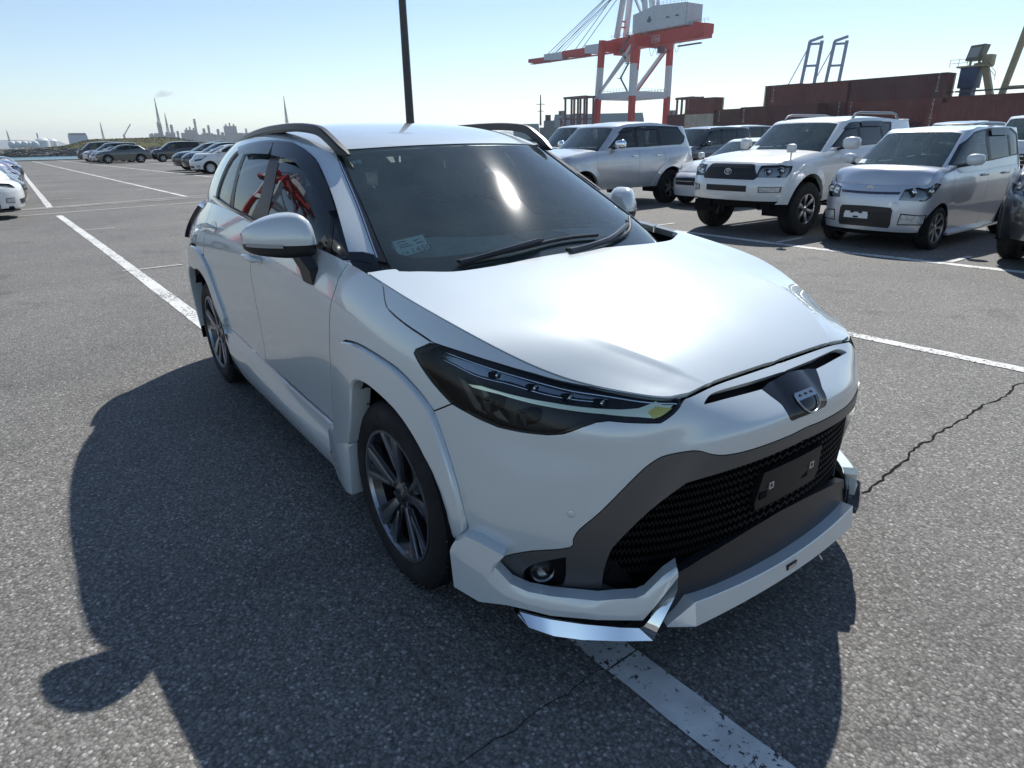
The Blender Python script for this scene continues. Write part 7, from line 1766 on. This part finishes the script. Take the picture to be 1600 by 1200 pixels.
    for k in range(5):
        x0 = 10.5 + k * 3.0
        MB().tube([(x0 + 3.0 * t, -2.7, 33.0 - 3.4 * math.sin(math.pi * t)) for t in np.linspace(0, 1, 11)], .07, 5).build('festoon_cable', m_cgrey, c, smooth=True)
    for x in (-20.2, -19.2, -17.8): MB().tube([(x, -.8, 33.4), (x, -.8, 18.2)], .05, 4).build('hoist_rope', m_cgrey, c)
    # zig-zag stairs on the near landside leg
    sx_ = hx - 1.2; flights = [(17.8, 22.5), (22.5, 27.2), (27.2, 31.5), (31.5, 36.5)]
    for k, (z0, z1) in enumerate(flights):
        xa, xb = (sx_ - 5, sx_ - 1.2) if k % 2 else (sx_ - 1.2, sx_ - 5)
        s_ = MB().bar((xa, -hy - .3, z0), (xb, -hy - .3, z1), .8, .18).build('stair_flight', m_cgrey, c)
        MB().bar((xa, -hy - .8, z0 + 1), (xb, -hy - .8, z1 + 1), .08).build('stair_rail', m_cgrey, s_)
        MB().box((min(xb, xb) - 1.2, -hy - 1.2, z1 - .1), (xb + 1.2, -hy + .2, z1)).build('stair_landing', m_cgrey, s_)
    MB().box((hx - 3.6, -hy - 1.3, 6.4), (hx - .9, -hy + .3, 6.6)).build('foot_platform', m_cgrey, c)
    return c
def rail(parent, line):
    """handrail with posts"""
    (x0, y0, z0), (x1, y1, z1) = line; n = max(2, int(math.hypot(x1 - x0, y1 - y0) / 1.6)); mb = MB()
    for h in (.55, 1.1): mb.bar((x0, y0, z0 + h), (x1, y1, z1 + h), .06)
    o = mb.build('handrail', m_cgrey, parent)
    o2 = MB()
    for k in range(n + 1):
        t = k / n; p = (x0 + (x1 - x0) * t, y0 + (y1 - y0) * t, z0 + (z1 - z0) * t); o2.bar(p, (p[0], p[1], p[2] + 1.1), .06)
    o2 = o2.build('handrail_posts', m_cgrey, parent); o2['kind'] = 'stuff'; o['kind'] = 'stuff'
cr_main = crane(-196.9, 200.6, 'red and white ship-to-shore gantry crane towering behind the parked cars')

crane(-104, -40, 'red and white crane seen only as a reflection in the front side window')

# ---------------------------------------------------------------- straddle carriers beside the crane and behind the stacks
def straddle(ox, oy, rz, m, mcab, label, hgt=15.5, Ls=11.0):
    c = empty('straddle_carrier', (ox, oy, 0), rz, label, 'carrier', 'straddle carriers in the yard')
    for sy in (-1, 1):
        for k, x in enumerate(np.linspace(-Ls / 2, Ls / 2, 4)):
            MB().bar((x, sy * 2.4, 1.2), (x, sy * 2.4, hgt), .62).build('leg', m, c)
            MB().lathe([(.0, -.3), (.35, -.3), (.7, -.25), (.75, 0), (.7, .25), (.35, .3), (0, .3)], 'y', 16, (x, sy * 2.4, .75)).build('wheel', m_rubber, c, smooth=True)
        MB().bar((-Ls / 2 - .8, sy * 2.4, hgt), (Ls / 2 + .8, sy * 2.4, hgt), .8, .8).build('top_beam', m, c)
        MB().bar((-Ls / 2 - .4, sy * 2.4, 1.6), (Ls / 2 + .4, sy * 2.4, 1.6), .7, .8).build('sill_beam', m, c)
        MB().bar((-Ls / 2, sy * 2.4, hgt * .52), (Ls / 2, sy * 2.4, hgt * .52), .35).build('side_tie', m, c)
    for x in (-Ls / 2, Ls / 2): MB().bar((x, -2.4, hgt), (x, 2.4, hgt), .6, .7).build('cross_beam', m, c)
    MB().box((-1.5, -1.2, hgt * .62), (1.5, 1.2, hgt * .62 + .4)).build('spreader', m, c)
    for x in (-1.2, 1.2):
        for y in (-.9, .9): MB().tube([(x, y, hgt * .62 + .4), (x, y, hgt)], .05, 4).build('hoist_rope', m_cgrey, c)
    cb = MB().box((-Ls / 2 - 3.6, -2.9, hgt * .58), (-Ls / 2 - 1.4, -.7, hgt * .58 + 2.4)).build('cab', mcab, c, bevel=.15)
    MB().box((-Ls / 2 - 3.7, -2.7, hgt * .58 + .6), (-Ls / 2 - 3.62, -.9, hgt * .58 + 2.0)).box((-Ls / 2 - 3.3, -2.98, hgt * .58 + .6), (-Ls / 2 - 1.7, -2.92, hgt * .58 + 2.0)).build('cab_window', m_black_gloss, cb)
    MB().box((-Ls / 2 - 4.4, -2.4, hgt * .53), (-Ls / 2, .4, hgt * .55)).build('cab_platform', m, c)
    MB().bar((-Ls / 2 - 3.2, -1.8, 1.4), (-Ls / 2 - 3.2, -1.8, hgt * .53), .45).bar((-Ls / 2 - 2.8, -1.8, hgt * .5), (-Ls / 2, -1.8, 2), .4).build('stair_tower', m, c)
    return c
straddle(-209, 184, R(2), m_purple, mat('cab_grey', (.35, .40, .40), .4), 'purple-grey straddle carrier left of the crane legs', 16.5)
straddle(-176.5, 211, R(-8), m_purple, mat('cab_grey', (.35, .40, .40), .4), 'purple-grey straddle carrier behind the right crane leg', 15.0, 8.0)
m_ygreen = vary(mat('carrier_sand', (.36, .33, .20), .5), 2, .15); m_blueg = mat('carrier_blue', (.03, .08, .15), .5)
def yard_lift(ox, oy, label, m, hgt=12.0, group='straddle carriers in the yard'):
    c = empty('yard_carrier', (ox, oy, 0), 0, label, 'carrier', group)
    MB().box((-1.3, -1.3, 5.0), (1.3, 1.3, 8.2)).build('engine_house', m_blueg, c, bevel=.1)
    MB().bar((1.8, 0, 8.6), (3.8, 0, 3.0), .9).bar((.3, 0, 8.4), (2.0, 0, 8.6), .8).build('slant_leg', m, c)
    pf = MB().box((-1.9, -1.5, 8.2), (2.6, 1.5, 8.45)).build('platform', m, c)
    rail(pf, [(-3.0, -1.5, 8.4), (-.3, -1.5, 8.4)]); rail(pf, [(2.0, -1.5, 8.4), (4.2, -1.5, 6.0)])
    cb = MB().prism([(-.9, 9.2), (1.1, 9.2), (1.7, 11.6), (-.4, 11.5)], 'y', -1.2, 1.0).build('cab', mat('cab_olive', (.12, .14, .11), .4), c)
    MB().prism([(-.6, 9.7), (.9, 9.7), (1.3, 11.2), (-.25, 11.15)], 'y', -1.27, -1.21).build('cab_window', mat('cab_glass', (.30, .36, .36), .1), cb)
    MB().bar((-.5, 0, 8.4), (-.4, 0, 9.3), .3).bar((.8, 0, 8.4), (.9, 0, 9.3), .3).build('cab_post', m, c)
    MB().box((1.6, -1.0, 8.4), (2.9, 1.0, 10.0)).build('motor_box', m, c, bevel=.1)
    return c
yl = yard_lift(-37.2, 98, 'sand-coloured carrier cab with slanting leg above the container wall', m_ygreen)
yl.location.z = 2.9; yl.scale = (.74, .74, .74)
MB().box((-.9, -.9, -3.9), (.9, .9, 5.0)).build('column', m_blueg, yl)
c = empty('rail_crane', (-31.9, 97, 0), 0, 'sand and grey portal crane legs at the right edge above the containers', 'crane')
for k, (xa, xb, y, m) in enumerate(((-1.9, .5, 0, m_ygreen), (.6, 2.0, 1.5, mat('portal_grey', (.10, .09, .11), .5)), (4.6, 5.0, 0, m_ygreen))):
    MB().bar((xa, y, 0), (xb, y, 16.4), .6).build('leg', m, c)
MB().bar((-.6, 0, 16.5), (9, 0, 16.5), .5).bar((-.6, 1.5, 16.5), (9, 1.5, 16.5), .5).build('top_beam', m_ygreen, c)
MB().bar((1.7, .7, 9.5), (5, .7, 12.0), .25).bar((-.6, 0, 6.4), (8, 0, 6.4), .3).build('brace', m_ygreen, c)
for k in range(3): MB().box((-9.5 + k * 4.2, -2.6, 6.02), (-5.5 + k * 4.2, -2.3, 6.2)).build('walkway', m_cgrey, c)

# raised booms of two far cranes
for i, (az, D) in enumerate(((121.65, 640), (120.0, 650))):
    a = R(az); bx, by = 1.86 + D * math.cos(a), -1.68 + D * math.sin(a)
    c = empty('far_crane', (bx, by, 0), R(az - 90), ('pale blue raised crane boom, left of the two far ones', 'pale blue raised crane boom, right of the two far ones')[i], 'crane', 'far quay cranes')
    m = mat('far_crane_blue', (.12, .16, .30), .6)
    for sx, (x0, x1) in enumerate(((-7, -1), (4, 8))): MB().bar((x0, 0, 0), (x1, 0, 72), 2.6).build('boom_leg', m, c)
    for z in (38, 54, 70): MB().bar((-7 + 6 * z / 72, 0, z), (4 + 4 * z / 72, 0, z), 1.6).build('boom_tie', m, c)
    MB().bar((-1.5, 0, 72), (8.5, 0, 75), 2.0).build('boom_head', m, c)
    MB().tube([(-26, 0, 12), (-1.5, 0, 68)], .4, 5).build('stay_rope', m, c)

# ---------------------------------------------------------------- far shore on the left: rock revetment, grassy mound, works
def fnoise(x, s=1.0): return math.sin(x * 1.3 * s) * .5 + math.sin(x * 3.1 * s + 1.7) * .3 + math.sin(x * 7.7 * s + .4) * .2
m_grass = vary(mat('dry_grass', (.085, .082, .040), .95, spec=.1), .25, .45, detail=8); m_rockm = vary(mat('revetment_rock', (.10, .098, .095), .9), .6, .5, detail=6)
def strip_land(name, x0, x1, y0, y1, prof, m, n=160):
    V = []; F = []; k = len(prof)
    for i in range(n + 1):
        y = y0 + (y1 - y0) * i / n
        for (t, z, amp) in prof: V.append((x0 + (x1 - x0) * t + fnoise(y * .06 + t * 5) * 2.2 * (0 < t < 1), y, z + amp * (fnoise(y * .11 + t * 9) + .5 * rnd.uniform(-1, 1))))
    for i in range(n):
        for j in range(k - 1): F.append((i * k + j, i * k + j + 1, (i + 1) * k + j + 1, (i + 1) * k + j))
    o = MB().add(V, F).build(name, m, None, smooth=True, angle=60); tag(o, kind='structure'); return o
strip_land('far_shore', -265, -950, -300, 66, [(0, -3, 0), (.006, -.2, .2), (.016, .6, .2), (.2, .9, .2), (1, 1.0, .2)], m_rockm)
# mound: sits between azimuths seen left of the near car
V = []; F = []; ny, nxm = 90, 26
def mound_h(y):
    return np.interp(y, [-8, 6, 14, 22, 46, 52, 60, 82], [0, .5, 1.2, 3.2, 3.7, 3.3, 1.6, 0])
for i in range(ny + 1):
    y = -8 + 90 * i / ny
    for j in range(nxm + 1):
        t = j / nxm; h = mound_h(y) * (math.sin(math.pi * min(1, t * 1.6) / 2) if t < .62 else math.cos((t - .62) / .38 * math.pi / 2) ** .8)
        V.append((-278 - 46 * t, y, .7 + h + .14 * rnd.uniform(-1, 1) * (h > .1)))
for i in range(ny):
    for j in range(nxm): F.append((i * (nxm + 1) + j, i * (nxm + 1) + j + 1, (i + 1) * (nxm + 1) + j + 1, (i + 1) * (nxm + 1) + j))
md = MB().add(V, F).build('grass_mound', m_grass, None, smooth=True, angle=50); tag(md, kind='structure')
# loose revetment boulders, one mass
rb = MB()
for k in range(900):
    y = rnd.uniform(-60, 66); t = rnd.random(); s = rnd.uniform(.5, 1.1); x = -265 - t * 7; z = -1.3 + t * 2.0
    q = [Vector((x + rnd.uniform(-s, s) * .5 + dx * s * .7, y + rnd.uniform(-.2, .2) * s + dy * s * .7, z + dz * s * .5 + rnd.uniform(-.15, .15))) for dx in (-1, 1) for dy in (-1, 1) for dz in (-1, 1)]
    rb.add(q, [(0, 1, 3, 2), (4, 6, 7, 5), (0, 4, 5, 1), (2, 3, 7, 6), (0, 2, 6, 4), (1, 5, 7, 3)])
o = rb.build('revetment_rocks', vary(mat('boulder_grey', (.13, .128, .122), .9), 1.5, .5), None); tag(o, 'grey rock armour along the far shore above the water', 'rocks', kind='stuff')
tuft = MB()
for k in range(2600):
    y = rnd.uniform(-4, 78); j = rnd.random(); h = mound_h(y) * math.sin(math.pi * min(1, j * 1.6) / 2)
    x = -278 - 46 * j * .62; z = .7 + h; s = rnd.uniform(.12, .34); a = rnd.uniform(0, 6.28)
    tuft.add([(x - s * .6 * math.cos(a), y - s * .6 * math.sin(a), z - .2), (x + s * .6 * math.cos(a), y + s * .6 * math.sin(a), z - .2), (x + rnd.uniform(-.2, .2), y + rnd.uniform(-.2, .2), z + s)], [(0, 1, 2)])
o = tuft.build('scrub_grass', vary(mat('scrub_green', (.075, .085, .035), .95, spec=.1), .6, .5), None, fix=False); tag(o, 'dry scrub and grass covering the far mound', 'grass', kind='stuff')

def azp(px_az, D): return 1.855 + D * math.cos(R(px_az)), -1.681 + D * math.sin(R(px_az))
land = MB().add([(-9000, -6000, -1.2), (-1500, -6000, -1.2), (-1500, 900, -1.2), (-9000, 3000, -1.2)], [(0, 1, 2, 3)]).build('far_land', vary(mat('far_ground', (.12, .12, .11), .95), .01, .3), None); tag(land, kind='structure')
m_tank = vary(mat('tank_white', (.60, .61, .60), .6), .05, .1); m_steel = vary(mat('works_steel', (.16, .17, .18), .6), .05, .3); m_stackrw = mat('stack_red', (.25, .06, .05), .7)
def ray_ae(px, py):
    v = _d + _r * ((px - 800) / 1012.52) - _u * ((py - 600) / 1012.52)
    return math.degrees(math.atan2(v.y, v.x)), math.degrees(math.atan2(v.z, math.hypot(v.x, v.y)))
# oil tanks
for i, (az, D, r, h, lb) in enumerate(((ray_ae(66, 222)[0], 1500, 11, 13, 'large white oil tank, left of the pair on the far shore'), (ray_ae(80, 222)[0], 1520, 10, 12, 'large white oil tank, right of the pair on the far shore'))):
    x, y = azp(az, D); t = MB().lathe([(r, -1), (r, h), (r * .7, h + 3.2), (r * .35, h + 4.6), (0, h + 5)], 'z', 40, (x, y, 0)).build('oil_tank', m_tank, None, smooth=True); tag(t, lb, 'tank', 'white oil tanks')
for i, (az, r) in enumerate(((ray_ae(54, 222)[0], 5), (ray_ae(46, 222)[0], 4.5), (ray_ae(38, 222)[0], 5), (ray_ae(28, 222)[0], 5), (ray_ae(18, 222)[0], 5))):
    x, y = azp(az, 1200); t = MB().lathe([(r * math.cos(a), r * 1.15 + r * math.sin(a)) for a in np.linspace(-math.pi / 2, math.pi / 2, 13)], 'z', 24, (x, y, 0)).build('gas_sphere', m_tank, None, smooth=True)
    tag(t, f'white spherical gas tank, {("first", "second", "third", "fourth", "fifth")[i]} from the large oil tanks, far left', 'tank', 'spherical gas tanks')
# chimneys, towers and process blocks of the works: (azimuth, top elevation deg, width m, kind)
D = 2000
def el_h(e): return 1.5 + D * math.tan(R(e))
PXW = [(10, 203, 3, 'mast'), (57, 207, 3, 'stack'), (156, 190, 3, 'mast'), (190, 194, 4, 'jib'), (241, 153, 6, 'flare'), (246, 190, 6, 'stack'), (250, 193, 6, 'stack'), (257, 176, 5, 'flare'), (267, 194, 7, 'stack'), (277, 204, 6, 'stack'), (303, 185, 6, 'stack'), (297, 203, 14, 'block'), (318, 200, 7, 'stack'), (325, 195, 6, 'stack'), (340, 201, 7, 'stack'), (347, 206, 8, 'stack'), (359, 197, 16, 'block'), (384, 200, 5, 'stack'), (443, 150, 6, 'flare')]
for i, (px, py, w, kd) in enumerate(PXW):
    az, el = ray_ae(px, py); x, y = azp(az, D); h = el_h(el)
    tall = 'thin' if w < 6 else 'stout'
    near = ('far left beyond the gas spheres', 'between the gas spheres and the oil tanks', 'above the left of the mound', 'leaning over the mound', 'tallest, at the right end of the mound', 'first beside the tall flare', 'second beside the tall flare', 'just right of the tall flare', 'third beside the tall flare', 'short one right of the flares', 'above the far white van', 'low block right of the flares', 'right of the low block', 'over the far white hatchback', 'left of the roof rail', 'short one left of the roof rail', 'low block by the roof rail', 'last one by the roof rail', 'standing alone above the roof rail')[i]
    if kd in ('flare', 'mast'):
        c = empty('lattice_mast', (x, y, 0), 0, f'{tall} lattice mast of the refinery, {near}', 'mast', 'refinery stacks')
        b = w * .9
        MB().tube([(0, 0, 0), (0, 0, h)], [w * .22, w * .16], 8).build('flare_pipe', m_steel, c)
        for sx in (-1, 1):
            for sy in (-1, 1): MB().bar((sx * b, sy * b, 0), (sx * .4, sy * .4, h * .93), .9).build('lattice_leg', m_steel, c)
        br = MB()
        for k in range(7):
            t0, t1 = k / 7, (k + 1) / 7
            for (sx, sy, tx_, ty_) in ((-1, -1, 1, -1), (1, -1, 1, 1), (1, 1, -1, 1), (-1, 1, -1, -1)):
                f0, f1 = 1 - t0, 1 - t1; br.bar((sx * (b * f0 + .4), sy * (b * f0 + .4), h * .93 * t0), (tx_ * (b * f1 + .4), ty_ * (b * f1 + .4), h * .93 * t1), .5)
        br.build('lattice_brace', m_steel, c)['kind'] = 'stuff'
    elif kd == 'jib':
        c = empty('tower_crane', (x, y, 0), 0, f'leaning crane jib {near}', 'crane', 'refinery stacks')
        MB().bar((0, 0, 0), (0, 0, h * .55), 4).build('mast', m_steel, c); MB().bar((0, 0, h * .5), (-6, 20, h), 2).build('jib', m_steel, c)
    elif kd == 'block':
        c = empty('process_block', (x, y, 0), R(az), f'pale process building of the refinery, {near}', 'building', 'refinery stacks')
        MB().box((-w * .5, -w, 0), (w * .5, w, h)).build('wall', m_steel, c)
        for k in range(3): MB().tube([(0, -w * .6 + k * w * .6, h), (0, -w * .6 + k * w * .6, h + 5 + 3 * (k % 2))], 2.0, 8).build('roof_vent', m_steel, c)
    else:
        c = MB().lathe([(w * .62, 0), (w * .5, h * .4), (w * .45, h - 1), (w * .38, h - 1), (0, h - 3)], 'z', 14, (x, y, 0)).build('chimney_stack', m_steel, None, smooth=True); tag(c, f'{tall} grey chimney stack of the refinery, {near}', 'chimney', 'refinery stacks')
        MB().lathe([(w * .5, h * .82), (w * .6, h * .82), (w * .6, h * .85), (w * .5, h * .85)], 'z', 14, (x, y, 0), close=True).build('stack_ring', m_stackrw, c)
# lower plant mass along the same shore
pm_ = MB()
for k in range(150):
    px = rnd.uniform(235, 470); az, el = ray_ae(px, rnd.uniform(207, 216)); x, y = azp(az, D + rnd.uniform(-80, 120)); h = max(6, el_h(el)); w = rnd.uniform(3, 9)
    if rnd.random() < .5: pm_.box((x - w, y - w, 0), (x + w, y + w, h))
    else: pm_.tube([(x, y, 0), (x, y, h)], w * .5, 8)
o = pm_.build('refinery_plant', m_steel, None); tag(o, 'hazy mass of low refinery plant along the far shore', 'refinery', kind='stuff')
# slab office building on the left
az, el = ray_ae(120, 208); Dq = 1300; x, y = azp(az, Dq); h = 1.5 + Dq * math.tan(R(el))
c = empty('slab_building', (x, y, 0), R(az + 12), 'pale slab office block standing left of the grassy mound', 'building')
MB().box((-7, -12, 0), (7, 12, h - 3)).build('wall', mat('slab_grey', (.42, .47, .50), .6), c); MB().box((-6, -11, h - 3), (6, 11, h)).build('roof_house', m_steel, c)
for k in range(6): MB().box((7.0, -11, 5 + k * (h - 10) / 6), (7.3, 11, 7.5 + k * (h - 10) / 6)).build('window', m_black_gloss, c)
# flare smoke: a small drift of vapour
sv = bpy.data.materials.new('vapour'); sv.use_nodes = True; n_ = sv.node_tree.nodes; n_.remove(n_['Principled BSDF']); pv = n_.new('ShaderNodeVolumePrincipled'); pv.inputs['Density'].default_value = .035; pv.inputs['Color'].default_value = (.95, .96, .97, 1); sv.node_tree.links.new(pv.outputs[0], n_['Material Output'].inputs['Volume'])
az, el = ray_ae(241, 153); x, y = azp(az, D); h = el_h(el); V = []; F = []; prof = [(0, 0, 2), (.2, 6, 6), (.45, 11, 9), (.7, 10, 7), (1, 13, 3)]
MBs = MB().tube([(x, y + 45 * t, h + z) for t, z, r_ in prof], [r_ for _, _, r_ in prof], 12).build('smoke_plume', sv, None, smooth=True, angle=180); tag(MBs, 'thin white smoke drifting from the tallest refinery flare', 'smoke', kind='stuff')

# far ships and sheds beyond the crane
for i, (px, py, wd, lb) in enumerate(((822, 194, 10, 'pale warehouse block at the water left of the straddle carrier'), (935, 178, 34, 'pale grey ship side seen between the crane legs'))):
    az, el = ray_ae(px, py); Dq = 560; x, y = azp(az, Dq); h = 1.5 + Dq * math.tan(R(el))
    c = empty(('warehouse', 'cargo_ship')[i], (x, y, 0), R(az + 90), lb, ('building', 'ship')[i])
    MB().prism([(-wd, -3), (wd, -3), (wd * 1.02, h * .8), (wd, h), (-wd, h), (-wd * 1.04, h * .7)], 'y', -8, 8).build('hull' if i else 'wall', mat('far_grey_blue', (.22, .27, .30), .6), c)
    MB().box((-wd * .96, -8.2, h * .30), (wd * .96, -8.0, h * .42)).build('side_band', m_steel, c)
# tug with a mast
az, el = ray_ae(853, 172); Dq = 330; x, y = azp(az, Dq)
c = empty('tug_boat', (x, y, -2.6), R(az + 90), 'dark tug boat with a tall mast left of the straddle carrier', 'boat')
MB().prism([(-14, 0), (12, 0), (16, 4), (-15, 4)], 'y', -4, 4).build('hull', mat('tug_dark', (.03, .035, .04), .5), c)
MB().box((-6, -3, 4), (3, 3, 9)).box((-4, -2.4, 9), (1, 2.4, 12)).build('wheelhouse', mat('tug_grey', (.16, .19, .20), .5), c)
MB().bar((-1, 0, 12), (-1, 0, 14.5), 2.6).build('funnel', mat('tug_dark', (.03, .035, .04), .5), c)
az2, el2 = ray_ae(856, 148); hm = 1.5 + Dq * math.tan(R(el2)) + 2.6
MB().tube([(2.5, 0, 10), (2.5, 0, hm)], [.45, .25], 8).bar((.5, 0, hm - 4), (4.5, 0, hm - 4), .25).bar((1, 0, hm - 7), (4, 0, hm - 7), .25).build('mast', mat('tug_dark', (.03, .035, .04), .5), c)
# hills
for nm, Dq, a0, a1, hs in (('far_hills', 8200, 118, 186, 120),):
    V = []; F = []; n = 120
    for i in range(n + 1):
        az = a0 + (a1 - a0) * i / n; x, y = azp(az, Dq); h = hs * (.55 + .35 * fnoise(az * .35) + .15 * fnoise(az * 1.3 + 2))
        V += [(x, y, -3), (x, y, max(15, h)), (x + 900 * math.cos(R(az)), y + 900 * math.sin(R(az)), -3)]
    for i in range(n): F += [(3 * i, 3 * i + 3, 3 * i + 4, 3 * i + 1), (3 * i + 1, 3 * i + 4, 3 * i + 5, 3 * i + 2)]
    o = MB().add(V, F).build(nm, vary(mat('hill_green', (.06, .08, .05), .95), .003, .3), None, smooth=True); tag(o, kind='structure')
# haze: the air between here and the far shore
hz_ = bpy.data.materials.new('haze_air'); hz_.use_nodes = True; n_ = hz_.node_tree.nodes; n_.remove(n_['Principled BSDF']); pv = n_.new('ShaderNodeVolumePrincipled')
pv.inputs['Density'].default_value = .00015; pv.inputs['Color'].default_value = (.86, .93, 1.0, 1); pv.inputs['Anisotropy'].default_value = .35
hz_.node_tree.links.new(pv.outputs[0], n_['Material Output'].inputs['Volume'])
hb = MB().box((-9900, -9900, -6), (9900, 9900, 165)).build('haze', hz_, None); tag(hb, 'pale blue sea haze over the harbour', 'haze', kind='stuff')
